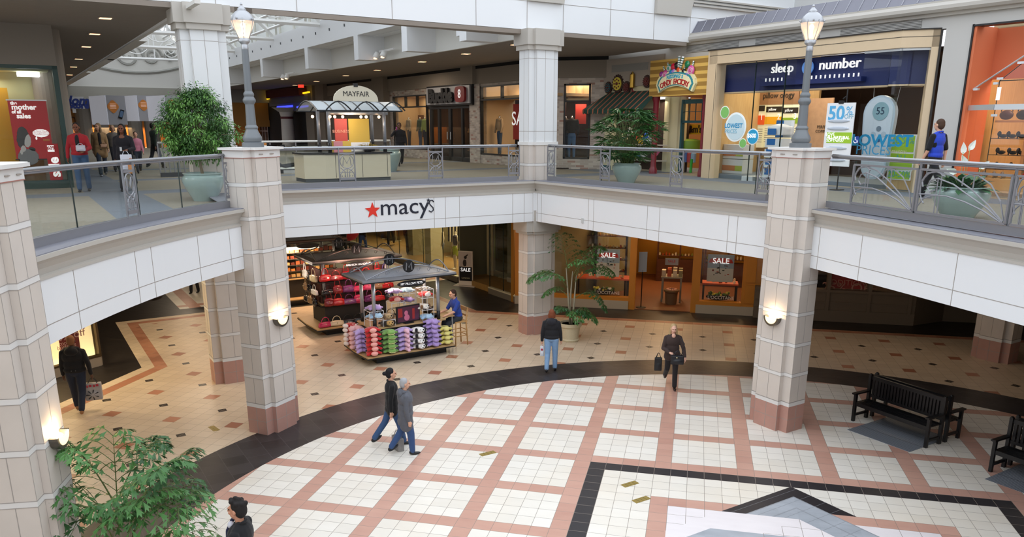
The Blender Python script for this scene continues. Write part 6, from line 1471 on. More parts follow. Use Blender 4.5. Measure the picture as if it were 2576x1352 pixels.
# ------------------------------------------------------------ market kiosks on the lower floor
MKR = M('kiosk_roof', '8e9096', .45, metal=.3, noise=.08, nscale=12); MKB = M('kiosk_black', '141416', .5); MKD = M('kiosk_deck', 'b9986a', .5); MKP = M('kiosk_post', 'a9acb3', .35, metal=.5)
MKW = M('kiosk_cabinet', '2a2622', .6)
def mesh_fn(x, y, z, N): return mixc(N(60, 2) , '6f737a', 'a9adb5')
MKM = patmat('roof_mesh', mesh_fn, .5)
def kiosk(s, t0, w, d, label, rim=MKR, signtxt='', roof_z=2.25, ov=.22, glow_in=None):
    """local x: along the front, y: away from the atrium"""
    t = thing('market_kiosk', label, 'kiosk', cs(s, t0, 0), PI/4, None)
    B = lambda fn, nm, mt, sm=False, par=None: (lambda m_: (fn(m_), L(m_, nm, mt, par or t, sm))[1])(MB())
    B(lambda m: m.box((.35, .25, 0), (w-.15, d-.2, .2)), 'plinth', MKB)
    dk = B(lambda m: m.prism([(0, 0), (w, 0), (w+.05, d*.3), (w, d), (0, d), (-.05, d*.5)], .2, .27), 'deck', MKD)
    B(lambda m: m.prism([(-.01, -.01), (w+.01, -.01), (w+.06, d*.3), (w+.01, d+.01), (-.01, d+.01), (-.06, d*.5)], .2, .235), 'deck_edge', MKB, par=dk)
    B(lambda m: m.box((.4, .42, .27), (w-.3, d-.42, .92)), 'cabinet', MKW)
    B(lambda m: m.box((.3, .34, .92), (w-.1, d-.3, .96)), 'countertop', MKD)
    for x in (.42, w-.28):
        for y in (.44, d-.44):
            p = B(lambda m: m.tube([(x, y, 1.2), (x, y, roof_z-.02)], .05, 12), 'post', MKP, True); B(lambda m: m.tube([(x, y, .93), (x, y, 1.2)], .053, 12), 'post_foot', MKB, True, p)
    # roof: flat rim with a shallow mesh vault
    a, b = -.0+.12-ov+.1, w+.02+ov-.1
    y0, y1 = .42-ov-.1, d-.42+ov+.1; ri = .24
    rr = B(lambda m: m.prism([(a, y0), (b, y0), (b, y1), (a, y1)], roof_z+.02, roof_z+.07), 'roof_rim', rim)
    B(lambda m: m.prism([(a-.005, y0-.005), (b+.005, y0-.005), (b+.005, y1+.005), (a-.005, y1+.005)], roof_z-.01, roof_z+.02), 'roof_edge', MKB, par=rr)
    def vault(m):
        n = 8; A0, A1, Y0, Y1 = a+ri, b-ri, y0+ri, y1-ri
        f = lambda i, j: (A0+(A1-A0)*i/n, Y0+(Y1-Y0)*j/n, roof_z+.072+.06*math.sin(PI*i/n)**.7*math.sin(PI*j/n)**.7)
        m.add([f(i, j) for i in range(n+1) for j in range(n+1)], [(i*(n+1)+j, (i+1)*(n+1)+j, (i+1)*(n+1)+j+1, i*(n+1)+j+1) for i in range(n) for j in range(n)])
    B(vault, 'roof_mesh', MKM, par=rr)
    def arches(m):
        for yy in (y0+.16, y1-.16): m.tube([(a+.15+(b-a-.3)*i/14, yy, roof_z+.07+.30*math.sin(PI*i/14)) for i in range(15)], .018, 6)
        for xx in (a+.16, b-.16): m.tube([(xx, y0+.15+(y1-y0-.3)*i/10, roof_z+.07+.25*math.sin(PI*i/10)) for i in range(11)], .018, 6)
        for yy in (y0+.16,):
            for i in range(1, 8):
                xx = a+.15+(b-a-.3)*i/8; h_ = .30*math.sin(PI*i/8); m.tube([(xx+.07*math.cos(q*.8)*(1-q/12), yy, roof_z+.08+h_*.55+.07*math.sin(q*.8)*(1-q/12)) for q in range(10)], .008, 4)
    B(arches, 'roof_scroll', rim, par=rr)
    for yy, nm in ((y0+.13, 'front'), (y1-.13, 'back')):
        c = Vector(((a+b)/2, yy, roof_z+.34)); md = B(lambda m: m.lathe([(.17, -.012), (.17, .012)], c, 22, Matrix.Rotation(PI/2, 3, 'X')), 'medallion', MKB, par=rr)
        B(lambda m: m.tube([c+Vector((x_, -.02, z_)) for x_, z_ in ((-.085, -.1), (-.07, .1), (0, -.04), (.07, .1), (.085, -.1))], .014, 5), 'medallion_letter', MKP, par=rr)
    if signtxt:
        c = Vector(((w)/2+.1, y0+.05, roof_z-.12)); sgn = B(lambda m: m.lathe([(.001, -.012), (.42, -.012), (.42, .012), (.001, .012)], c, 26, Matrix.Diagonal((1, 1, .22)).to_3x3() @ Matrix.Rotation(PI/2, 3, 'X')), 'sign_oval', MKB, par=t)
        if signtxt != ' ':
            tx = text(signtxt, .085, MWT, None, c+Vector((0, -.016, 0)), (Vector((1, 0, 0)), Vector((0, 0, 1))), .002); tx.parent = sgn
    return t
K1 = kiosk(8.0, -1.33, 2.63, 1.75, 'nearest kiosk, grey roofed, with stacks of plush animal pillows all round', signtxt='MY PILLOW PETS')
K2 = kiosk(11.62, -1.47, 2.75, 2.0, 'second kiosk, hung with red, pink and black handbags', rim=M('kiosk_roof2', '6f6a68', .5, metal=.2), signtxt='FASHION HANDBAGS')
K3 = kiosk(16.2, -1.6, 2.8, 2.2, 'third kiosk with dark roof and bright light strip, behind the handbag kiosk', rim=M('kiosk_roof3', '4f3d33', .5), signtxt=' ')
K4 = kiosk(20.6, -1.7, 2.8, 2.2, 'farthest kiosk roof just under the white balcony band', rim=M('kiosk_roof3', '4f3d33', .5), roof_z=2.4)
def loc2w(t0, p):
    return t0.location+Matrix.Rotation(PI/4, 3, 'Z') @ Vector(p)
# plush pillow animals
def plush(kind, body, face, extra, label, group):
    t = thing('plush_pillow', label, 'plush pillow', (0, 0, 0), 0, group)
    mb_ = M('plush_'+body, body, .95, sheen=.4); mf = M('plush_'+face, face, .95, sheen=.4); me = M('plush_'+extra, extra, .95, sheen=.3)
    def E_(nm, parts, mt, v=.02): return blob(nm, parts, mt, t, v, 2)
    parts = [('e', (0, .02, .07), (.20, .17, .065)), ('e', (-.17, -.08, .05), (.06, .05, .035)), ('e', (.17, -.08, .05), (.06, .05, .035)), ('e', (-.17, .12, .05), (.06, .05, .035)), ('e', (.17, .12, .05), (.06, .05, .035))]
    if kind == 'hippo': E_('body', parts, mb_); E_('head', [('e', (0, -.17, .085), (.10, .08, .07)), ('e', (0, -.23, .07), (.075, .045, .045)), ('e', (-.07, -.14, .15), (.025, .02, .025)), ('e', (.07, -.14, .15), (.025, .02, .025))], mf)
    elif kind == 'frog':
        E_('body', parts, mb_); E_('head', [('e', (0, -.17, .08), (.12, .08, .06)), ('e', (-.055, -.16, .135), (.045, .04, .04)), ('e', (.055, -.16, .135), (.045, .04, .04))], mf)
        E_('mouth', [('c', [((-.10, -.235, .07), .008), ((-.05, -.255, .05), .008), ((.05, -.255, .05), .008), ((.10, -.235, .07), .008)])], me, .008)
    elif kind == 'ladybug':
        E_('body', parts[:1]+parts[1:3], mb_); E_('head', [('e', (-.03, -.18, .08), (.10, .07, .065))], mf)
        for x, y in ((-.1, .02), (.1, -.02), (.14, .12), (-.14, .14), (.0, .12), (.17, .02)): E_('spot', [('e', (x, y, .112-.3*(x*x+y*y)), (.035, .035, .018))], me, .01)
    elif kind == 'dog':
        E_('body', parts, mb_); E_('head', [('e', (0, -.16, .09), (.12, .08, .075)), ('e', (0, -.22, .06), (.07, .045, .04))], mf)
        E_('ear', [('e', (-.13, -.15, .09), (.045, .05, .07))], me); E_('ear', [('e', (.13, -.15, .09), (.045, .05, .07))], me); E_('nose', [('e', (0, -.265, .075), (.02, .012, .014))], me, .008)
        E_('eye', [('e', (-.045, -.235, .115), (.012, .01, .012))], M('plush_141414', '141414', .5), .006); E_('eye', [('e', (.045, -.235, .115), (.022, .012, .024))], M('plush_141414', '141414', .5), .006)
    elif kind == 'unicorn':
        E_('body', parts, mb_); E_('head', [('e', (0, -.17, .085), (.085, .09, .065)), ('e', (0, -.26, .05), (.05, .05, .04))], mf); E_('mane', [('c', [((-.02, -.1, .15), .022), ((0, -.17, .155), .02), ((0, -.22, .12), .014)])], me)
    elif kind == 'bee':
        E_('body', parts, mb_); E_('head', [('e', (0, -.17, .08), (.10, .07, .065)), ('e', (0, -.225, .06), (.05, .03, .03))], mf)
        for y in (-.04, .06): E_('stripe', [('e', (0, y, .08), (.195-.2*abs(y), .018, .062))], me, .014)
        E_('wing', [('e', (-.15, -.05, .11), (.06, .04, .02))], me); E_('wing', [('e', (.15, -.05, .11), (.06, .04, .02))], me)
    return t
def kids(o): return [c for c in bpy.data.objects if c.parent == o]
def stackof(kind, cols, label, group, x, y, n, rz=0, z0=.28, dz=.125, K=None, tall=False):
    K = K or K1
    p = plush(kind, *cols, label, group); KIDS[p] = kids(p)
    for c in KIDS[p]: KIDS[c] = []
    for i in range(n):
        o = p if i == 0 else copy_tree(p)
        o.location = loc2w(K, (x+random.uniform(-.01, .01), y+.012*i, z0+i*dz)); o.rotation_euler = (0, random.uniform(-.04, .04), PI/4+rz+random.uniform(-.06, .06))
    return p
stackof('ladybug', ('c3161c', 'f0a9a0', '161214'), 'red ladybird plush pillow with black spots in the tall front corner stack', 'ladybird pillows at the corner', .25, .19, 6)
stackof('frog', ('6f9a4c', '7faa58', 'e9e2a0'), 'green frog plush pillow in the front stack right of the red corner stack', 'green frog pillows', .72, .18, 5)
stackof('unicorn', ('b9a0d6', 'e6b4c8', 'cdb2e2'), 'lavender and pink plush pillow in the front stack right of the frogs', 'lavender unicorn pillows', 1.17, .17, 5)
stackof('dog', ('e9e6e2', 'f2f0ec', '17161a'), 'white plush dog pillow with black ears in the front stack', 'spotted dog pillows', 1.60, .17, 4, dz=.15)
stackof('hippo', ('a78cca', 'ad92cf', '8a6cb0'), 'lavender hippo plush pillow in the tallest front stack', 'lavender hippo pillows', 2.03, .17, 6)
stackof('bee', ('dccf6a', 'e3d882', '1d1a16'), 'yellow and black plush bee pillow in the right end stack', 'bee pillows', 2.42, .2, 4)
stackof('unicorn', ('b79ad2', 'bda2d8', 'd8c6ea'), 'lavender plush pillow in the left side stack next to the corner', 'lavender pillows on the left side', .14, .62, 5, -1.0)
stackof('hippo', ('e3a9ae', 'e8b4b6', 'd890a0'), 'pale pink plush pig pillow in the left side stack', 'pink pig pillows', .12, 1.02, 5, -1.1)
stackof('ladybug', ('c3161c', 'f0e4e0', 'f4eeee'), 'red and white plush pillow in the farthest left side stack', 'red and white pillows', .12, 1.42, 5, -1.2)
for kind, cols, x, y, z, rz, lb in (('hippo', ('b79ad2', 'bda2d8', 'd8c6ea'), .5, .62, 1.42, .2, 'large lavender plush pillow on the wire shelf behind the left kiosk post'), ('frog', ('9fc0da', 'aac9e0', 'e3eef6'), .48, .55, 1.2, .2, 'light blue dolphin plush pillow on the wire shelf, left'), ('dog', ('a08660', 'ab9068', '6b5236'), .82, .55, 1.15, 0, 'brown plush dog pillow on the wire shelf left of the screen'),
                                      ('dog', ('3a2b22', 'c49a5a', '2a1f18'), .82, .5, .97, 0, 'black and tan plush pillow low on the counter left of the screen'), ('ladybug', ('c3161c', 'f0b9b0', '161214'), 1.2, .75, 1.55, 0, 'red ladybird plush pillow on the middle wire shelf'), ('hippo', ('b79ad2', 'bda2d8', 'd8c6ea'), 1.15, .75, 1.78, 0, 'lavender plush pillow highest on the middle wire shelf'),
                                      ('frog', ('9ab4c8', 'a4bdd0', 'dfe9f2'), 1.62, .95, 1.72, 0, 'grey blue plush pillow on the rear wire shelf'), ('hippo', ('9a80be', 'a288c4', 'c8b4de'), 1.62, .95, 1.45, 0, 'violet plush pillow under the grey blue one on the rear wire shelf'), ('ladybug', ('d0181c', 'f2ece8', 'f4f0ee'), 2.03, .62, 1.62, .2, 'red plush fish pillow with white face on the right wire shelf'), ('dog', ('e9e4dc', 'efe9e0', '7a5636'), 1.93, .6, 1.28, .2, 'white and brown plush pillow right of the screen'), ('frog', ('9fc0da', 'aac9e0', 'e3eef6'), 1.98, .5, 1.0, .2, 'light blue plush pillow on the counter right of the screen')):
    p = plush(kind, *cols, lb, 'plush pillows on the wire shelves'); p.location = loc2w(K1, (x, y, z)); p.rotation_euler = (0, 0, PI/4+rz)
for x0, x1, y0, y1, hs, lb in ((.28, .68, .42, .82, (1.18, 1.41), 'left'), (.64, 1.0, .38, .72, (1.14,), 'second'), (1.0, 1.4, .58, .96, (1.54,), 'middle'), (1.44, 1.8, .78, 1.16, (1.44, 1.71), 'rear'), (1.85, 2.2, .42, .82, (1.27, 1.61, 1.85), 'right')):
    t = thing('wire_shelf', 'white wire display cube on the plush pillow kiosk, %s one' % lb, 'wire shelf', loc2w(K1, ((x0+x1)/2, (y0+y1)/2, .96)), PI/4, 'wire display cubes'); cx_, cy_ = (x0+x1)/2, (y0+y1)/2
    m_ = MB()
    for x in (x0, x1):
        for y in (y0, y1): m_.tube([(x-cx_, y-cy_, 0), (x-cx_, y-cy_, hs[-1]-.96+(.0 if len(hs) > 2 else .0))], .009, 5)
    L(m_, 'wire_frame', M('wire_white', 'dfe0e2', .4), t)
    for h in hs: m_ = MB(); m_.tube([(x0-cx_, y0-cy_, h-.965), (x1-cx_, y0-cy_, h-.965), (x1-cx_, y1-cy_, h-.965), (x0-cx_, y1-cy_, h-.965)], .009, 5, closed=True); [m_.tube([(x0-cx_+(x1-x0)*q/4, y0-cy_, h-.965), (x0-cx_+(x1-x0)*q/4, y1-cy_, h-.965)], .005, 4) for q in (1, 2, 3)]; L(m_, 'wire_ring', M('wire_white', 'dfe0e2', .4), t)
t = thing('display_screen', 'black framed screen with a pink figure picture on the plush pillow kiosk', 'screen', loc2w(K1, (1.42, .45, .96)), PI/4+.15)
m_ = MB(); m_.box((-.38, -.02, .03), (.38, .03, .50)); m_.box((-.14, -.08, 0), (.14, .1, .03)); L(m_, 'frame', MBLK, t)
m_ = MB(); m_.box((-.35, -.026, .06), (.35, -.02, .47)); L(m_, 'picture', M('screen_dim', '4a2a3a', .2, emit=.25), t)
m_ = MB(); m_.ell((-.08, -.028, .3), (.06, .004, .07)); m_.ell((-.06, -.028, .17), (.09, .004, .09)); L(m_, 'picture_figure', M('screen_pink', 'b0607a', .3, emit=.3), t, True)
m_ = MB(); m_.box((-.34, -.028, .2), (-.2, -.026, .44)); m_.box((.12, -.028, .1), (.2, -.026, .4)); L(m_, 'picture_shape', M('screen_red', '8a2a2a', .3, emit=.3), t)
t = thing('laptop', 'black laptop on the right end of the plush pillow kiosk counter', 'laptop', loc2w(K1, (2.42, .95, .965)), PI/4+.6)
m_ = MB(); m_.box((-.16, -.12, 0), (.16, .12, .02)); L(m_, 'keyboard', MBLK2, t); m_ = MB(); m_.box((-.16, .12, .0), (.16, .135, .2), Matrix.Rotation(.35, 3, 'X')); L(m_, 'lid', MBLK, t)
m_ = MB(); m_.box((w_ if False else 2.2, .6, .925), (2.95, 1.25, .96)); L(m_, 'side_counter', MKD, K1)
m_ = MB(); [m_.tube([(x, y, .0), (x, y, .925)], .02, 6) for x in (2.9,) for y in (.66, 1.2)]; L(m_, 'counter_leg', MKP, K1)
point('kiosk_spot', loc2w(K1, (1.1, .7, 2.12)), 22, (1, .82, .66)); point('kiosk_spot', loc2w(K1, (2.0, .8, 2.12)), 22, (1, .82, .66))
# wooden high chair
def hchair(p, rz):
    t = thing('wooden_chair', 'light wooden high chair of the kiosk attendant', 'chair', p, rz); w_ = .2
    mt = M('chair_wood', 'c79a62', .5)
    m_ = MB(); m_.box((-w_, -w_, .70), (w_, w_, .735)); L(m_, 'seat', mt, t)
    for x in (-w_+.03, w_-.03):
        for y, h in ((-w_+.03, .7), (w_-.03, 1.12)): m_ = MB(); m_.tube([(x*1.15, y*1.2, 0), (x, y, .7), (x, y*1.02+(.05 if h > .8 else 0), h)][:3 if h > .8 else 2], .019, 7); L(m_, 'leg', mt, t, True)
    m_ = MB(); [m_.tube([(-w_, y, z), (w_, y, z)], .013, 6) for y, z in ((-w_, .3), (w_, .3), (w_, .45))]; [m_.tube([(x, -w_, z), (x, w_, z)], .013, 6) for x in (-w_, w_) for z in (.3, .42)]; L(m_, 'stretcher', mt, t, True)
    m_ = MB(); m_.box((-w_, w_+.0, 1.0), (w_, w_+.03, 1.12)); m_.box((-w_, w_, .85), (w_, w_+.02, .9)); L(m_, 'backrest', mt, t)
    return t
CH = hchair(Vector((-4.93, 7.55, 0)), -PI/4-.35)
# handbags
def bagproto(kind, c, gl=.25):
    t = thing('handbag', 'bag', 'handbag', (0, 0, 0)); mt = M('hb_%s_%s' % (c, gl), c, gl, coat=.5 if gl < .3 else 0)
    w_, h_ = ((.19, .26), (.23, .2), (.15, .3))[kind]
    blob('bag_body', [('b', (0, 0, h_*.42), (w_*1.9, .09, h_*.75)), ('e', (0, 0, h_*.28), (w_*1.12, .085, h_*.3)), ('e', (0, 0, h_*.7), (w_*.8, .05, h_*.22))], mt, t, .022, 3)
    m_ = MB(); m_.tube([(-w_*.55, 0, h_*.75)]+[(w_*.55*math.cos(PI-PI*i/8), 0, h_*.85+h_*.75*math.sin(PI*i/8)) for i in range(9)]+[(w_*.55, 0, h_*.75)], .011, 6); L(m_, 'bag_handle', mt, t, True)
    m_ = MB(); m_.ell((0, -.085, h_*.55), (.018, .01, .018), n=8, m=5); L(m_, 'clasp', M('clasp', 'd9cfa8', .2, metal=1), t, True)
    KIDS[t] = kids(t)
    for k_ in KIDS[t]: KIDS[k_] = []
    return t
CN = {'b51a1e': 'red', '7e1019': 'dark red', '15131a': 'black', 'c22a5c': 'magenta', '6a2a66': 'purple', 'd9c9a8': 'cream', '8a6a4a': 'brown', 'e9e4e0': 'white', 'd8507a': 'pink', '3a3f8a': 'blue'}
protos = {}
def bag(kind, c, p, rz, label, group):
    key = (kind, c)
    if key not in protos: protos[key] = bagproto(kind, c); o = protos[key]
    else: o = copy_tree(protos[key])
    o.location = p; o.rotation_euler = (0, 0, rz); o['label'] = label; o['group'] = group
rows = ((1.62, ('b51a1e', '7e1019', '7e1019', 'b51a1e', 'b51a1e', 'b51a1e', '3a3f8a')), (1.22, ('15131a', '7e1019', '6a2a66', 'c22a5c', 'd8507a', '8a6a4a', 'b51a1e')), (.86, ('7e1019', 'b51a1e', '6a2a66', 'c22a5c', '6a2a66', 'b51a1e', '15131a')))
pos_n = ('far left', 'second from the left', 'third from the left', 'middle', 'third from the right', 'second from the right', 'far right')
rn = ('top', 'middle', 'counter')
for r, (z, cc) in enumerate(rows):
    for i, c in enumerate(cc):
        x = .45+i*.33+random.uniform(-.03, .03); bag((i+r) % 3, c, loc2w(K2, (x, .30-.05*r, z+.04)), PI/4+random.uniform(-.3, .3), '%s handbag in the %s row of the kiosk front, %s' % (CN[c], rn[r], pos_n[i]), 'handbags on the kiosk front')
for r, (z, cc) in enumerate(((1.62, ('d9c9a8', '15131a', 'e9e4e0')), (1.22, ('e9e4e0', '15131a', '8a6a4a')), (.86, ('15131a', '8a6a4a', '15131a')))):
    for i, c in enumerate(cc):
        y = .65+i*.42; bag((i+r) % 3, c, loc2w(K2, (.18, y, z)), -PI/4+random.uniform(-.3, .3), '%s handbag in the %s row on the handbag kiosk side, %s from the front' % (CN[c], rn[r], ('first', 'second', 'third')[i]), 'handbags on the kiosk side')
for i, c in enumerate(('8a2a5a', 'd9c9a8', '15131a', '15131a', '8a6a4a', '15131a', '15131a')):
    c = {'8a2a5a': 'c22a5c'}.get(c, c); bag(1, c, loc2w(K2, (.3+i*.36, .16, .275)), PI/4+random.uniform(-.4, .4), '%s handbag lying on the deck of the handbag kiosk, %s' % (CN[c], pos_n[i]), 'handbags on the kiosk deck')
for r in range(3):
    m_ = MB(); m_.box((.3, .38, (1.6, 1.2, .84)[r]), (2.6, .44, (1.6, 1.2, .84)[r]+.03)); m_.box((.24, .4, (1.6, 1.2, .84)[r]), (.3, 1.7, (1.6, 1.2, .84)[r]+.03)); L(m_, 'hanging_shelf', MKW, K2)
m_ = MB(); m_.box((.36, .46, .96), (2.5, .5, 2.0)); m_.box((.34, .46, .96), (.38, 1.55, 2.0)); L(m_, 'display_panel', M('panel_brown', '4a2420', .7), K2)
point('kiosk_spot', loc2w(K2, (.9, -.12, 2.1)), 26, (1, .55, .4)); point('kiosk_spot', loc2w(K2, (2.0, -.12, 2.1)), 26, (1, .55, .4)); point('kiosk_spot', loc2w(K2, (-.1, 1.0, 2.1)), 12, (1, .85, .7))
# lit goods kiosks behind
for K_, cols in ((K3, ('8a4a2a', 'b9773f', '5a2a1e', 'c7a26a')), (K4, ('7a6a5a', 'a08a70', '4a3a30'))):
    for r in range(5):
        z = 1.0+r*.22; m_ = MB(); m_.box((.34, .40, z-.02), (2.6, .62, z)); m_.box((.28, .40, z-.02), (.34, 1.8, z)); L(m_, 'shelf', MKW, K_)
        for i in range(12):
            c = random.choice(cols); m_ = MB(); m_.box((-.07, -.05, 0), (.07, .05, random.uniform(.08, .16))); o = m_.build('boxed_goods', M('goods_'+c, c, .4)); o.location = loc2w(K_, (.45+i*.18, .5, z+.001)); o.rotation_euler = (0, 0, PI/4); tag(o, 'small boxed goods on the %s kiosk shelves' % ('third' if K_ is K3 else 'farthest'), 'boxed goods', 'boxed goods on the rear kiosks')
m_ = MB(); m_.box((.5, .18, 2.02), (1.9, .32, 2.10)); L(m_, 'light_strip', glow('strip_warm', 'ffd9a8', 6), K3)
area('kiosk_strip', loc2w(K3, (1.2, .1, 2.0)), 1.2, 60, (1, .66, .4), size_y=.2)
m_ = MB(); m_.box((.1, 1.2, .97), (.9, 1.6, 1.9)); L(m_, 'display_panel', M('panel_brown', '4a2420', .7), K3)
# black clothes on a stand beside the second kiosk
t = thing('clothes_stand', 'tall stand of black garments left of the handbag kiosk', 'clothes stand', cs(14.4, -2.35, 0))
m_ = MB(); P = Vector(cs(14.4, -2.35, 0)); m_.tube([P, P+Vector((0, 0, 1.9))], .02, 6); m_.cbox(P+Vector((0, 0, .02)), (.5, .5, .04), .8); m_.build('pole', MBLK, t)
blob('garments', [('e', P+Vector((0, 0, 1.2)), (.26, .22, .62)), ('e', P+Vector((0, 0, .62)), (.3, .24, .45))], MBLK2, t, .05, 2, inv=True)
# ------------------------------------------------------------ information kiosk on the upper floor
MKC = M('kiosk_cream', 'ddd0b4', .5, noise=.04); IK = Plane(cs(12.1, 0), (1, 1)); 
t = thing('information_kiosk', 'cream information kiosk with arched name board and glass canopy on the upper floor', 'kiosk', cs(12.1, 0, 4.612))
def ik(x0, x1, z0, z1, o0, o1, nm, mt, par=None): return one(lambda m_: IK.box(m_, x0, x1, z0, z1, o0, o1), nm, mt, par or t)
kA, kB = IK.K(820, 420)[0], IK.K(983, 420)[0]; kL = IK.K(772, 420)[0]
ik(kA, kB, 4.72, 5.42, -1.0, 0, 'counter_front', MKC); ik(kA, kB, 4.613, 4.72, -.95, -.05, 'toe_kick', M('dark_kick', '4a4d50', .6)); ik(kA-.05, kB+.05, 5.42, 5.47, -1.1, .06, 'counter_top', MBLK)
ang = Plane(IK.P(kA, 0, 0)[:2], (1, -.42)); 
one(lambda m_: m_.prism([tuple(IK.P(kA, 0, 0)[:2]), tuple(IK.P(kA, 0, -.9)[:2]), tuple(IK.P(kL, 0, -1.2)[:2]), tuple(IK.P(kL, 0, -.25)[:2])], 4.72, 5.42), 'corner_module', MKC, t)
one(lambda m_: m_.prism([tuple(IK.P(kA+.02, 0, .05)[:2]), tuple(IK.P(kA, 0, -.9)[:2]), tuple(IK.P(kL-.05, 0, -1.2)[:2]), tuple(IK.P(kL-.05, 0, -.22)[:2])], 5.42, 5.47), 'corner_top', MBLK, t)
one(lambda m_: m_.prism([tuple(IK.P(kA, 0, -.03)[:2]), tuple(IK.P(kA, 0, -.9)[:2]), tuple(IK.P(kL+.03, 0, -1.2)[:2]), tuple(IK.P(kL+.03, 0, -.28)[:2])], 4.613, 4.72), 'toe_kick', M('dark_kick', '4a4d50', .6), t)
for px in (845, 912, 975): k = IK.K(px, 420)[0]; ik(k-.006, k+.006, 4.74, 5.41, 0, .004, 'panel_joint', M('dark_line', '2b2622', .6))
posts = [(803, -.9), (829, -.1), (968, -.1), (937, -.9)]
for px, o_ in posts:
    k = IK.K(px, 350, o_)[0]; p = one(lambda m_: m_.tube([IK.P(k, 5.75, o_), IK.P(k, 6.72, o_)], .055, 12), 'post', MKP, t, True); one(lambda m_: m_.tube([IK.P(k, 5.47, o_), IK.P(k, 5.75, o_)], .06, 12), 'post_foot', MBLK, p, True)
k0, k1 = IK.K(770, 280, .3)[0], IK.K(1003, 280, .3)[0]
def canopy(m_):
    for o_, zz in ((.55, 6.66), (-1.4, 6.66)): m_.tube([IK.P(k0+.25, zz, o_), IK.P(k1, zz, o_)], .025, 6)
    n = 6
    for i in range(n+1):
        kk = k0+.25+(k1-k0-.25)*i/n; m_.tube([IK.P(kk, 6.66+.28*math.sin(PI*q/12), .55-1.95*q/12) for q in range(13)], .022, 6)
    for i in range(3):
        kk = k0+.5+i*.85; m_.tube([IK.P(kk+.75*q/8, 6.68+.24*math.sin(PI*q/8), .56) for q in range(9)], .02, 6)
one(canopy, 'canopy_frame', M('canopy_black', '1d2023', .4), t)
one(lambda m_: [m_.quad(IK.P(k0+.25, 6.68+.27*math.sin(PI*q/6), .5-1.85*q/6), IK.P(k1, 6.68+.27*math.sin(PI*q/6), .5-1.85*q/6), IK.P(k1, 6.68+.27*math.sin(PI*(q+1)/6), .5-1.85*(q+1)/6), IK.P(k0+.25, 6.68+.27*math.sin(PI*(q+1)/6), .5-1.85*(q+1)/6)) for q in range(6)], 'canopy_glass', M('frosted', 'c3cdd2', .3, alpha=.8), t)
one(lambda m_: m_.tube([IK.P(IK.K(822, 290, -.1)[0], 6.6, -.1), IK.P(IK.K(975, 290, -.1)[0], 6.6, -.1)], .04, 8), 'lamp_bar', MKP, t)
for px in (786, 830, 842, 862, 908, 921, 953): k, z = IK.K(px, 292, 0); one(lambda m_: m_.ell(IK.P(k, 6.5, 0), (.045, .045, .045), n=10, m=6), 'spot_lamp', glow('spot_warm2', 'ffd0a0', 5), t, True)
kc_ = (IK.K(826, 250)[0]+IK.K(936, 250)[0])/2; hw = (IK.K(936, 250)[0]-IK.K(826, 250)[0])/2
arch = one(lambda m_: IK.poly(m_, [(kc_-hw, 6.93)]+[(kc_-hw*math.cos(PI*q/16), 6.97+.40*math.sin(PI*q/16)) for q in range(17)]+[(kc_+hw, 6.93)], .4, .46), 'name_board', M('board_cream2', 'e6dfc9', .5), t)
text('MAYFAIR', .2, MBLK, arch, IK.P(kc_, 7.13, .465), IK.R, .004, bold=.0)
one(lambda m_: IK.box(m_, kc_-.06, kc_+.06, 7.33, 7.43, .38, .48), 'board_clip', MBLK, arch)
for px0, px1, c, s_, nm in ((841, 875, 'b84a44', 'BUSINESS', 'red'), (876, 930, 'c9a84a', '', 'yellow')):
    k0_, zt = IK.K(px0, 300, -.5); k1_, zb = IK.K(px1, 350, -.5); bd = ik(k0_, k1_, 5.75 if nm == 'yellow' else 5.5, 6.45, -.55, -.5, 'poster_board', M('pb_'+c, c, .6, emit=.15))
    if s_: IK.text(s_, (px0+px1)/2, 331, .13, MSKIN_ if False else M('lett_rose2', 'e8a890', .6), bd, o=-.49)
k0_, _ = IK.K(880, 350, -.5); k1_, _ = IK.K(929, 350, -.5); ik(k0_, k1_, 5.48, 5.75, -.55, -.48, 'white_card', M('sign_white', 'f3f5f8', .5))
k0_, _ = IK.K(842, 360, .0); k1_, _ = IK.K(886, 360, 0); bx = ik(k0_, k1_, 5.475, 5.80, -.3, -.1, 'brochure_box', M('pb_c9a84a', 'c9a84a', .6)); ik(k0_, k0_+.28, 5.475, 5.80, -.1, -.095, 'pink_panel', M('pink_pan', 'd48a94', .6), bx)
tp = thing('small_plant', 'small golden plant on the information kiosk counter', 'plant', IK.P(IK.K(925, 360, -.3)[0], 5.47, -.3)); kq = IK.K(925, 360, -.3)[0]
m_ = MB()
for i in range(120):
    a = random.uniform(0, 6.28); r = random.uniform(.1, .42); p = IK.P(kq, 5.5, -.3); q = p+Vector((r*math.cos(a), r*math.sin(a), random.uniform(.1, .3)*(1-r))); m_.tube([p, p.lerp(q, .6)+Vector((0, 0, .06)), q], [.006, .006, .001], 3)
m_.build('foliage', M('gold_leaf', '8f7a22', .8), tp); m_ = MB(); m_.lathe([(.1, 0), (.14, .08)], IK.P(kq, 5.471, -.3), 12); m_.build('plant_dish', MBLK, tp)
point('kiosk_spot', IK.P(kc_, 6.45, .1), 18, (1, .8, .6))
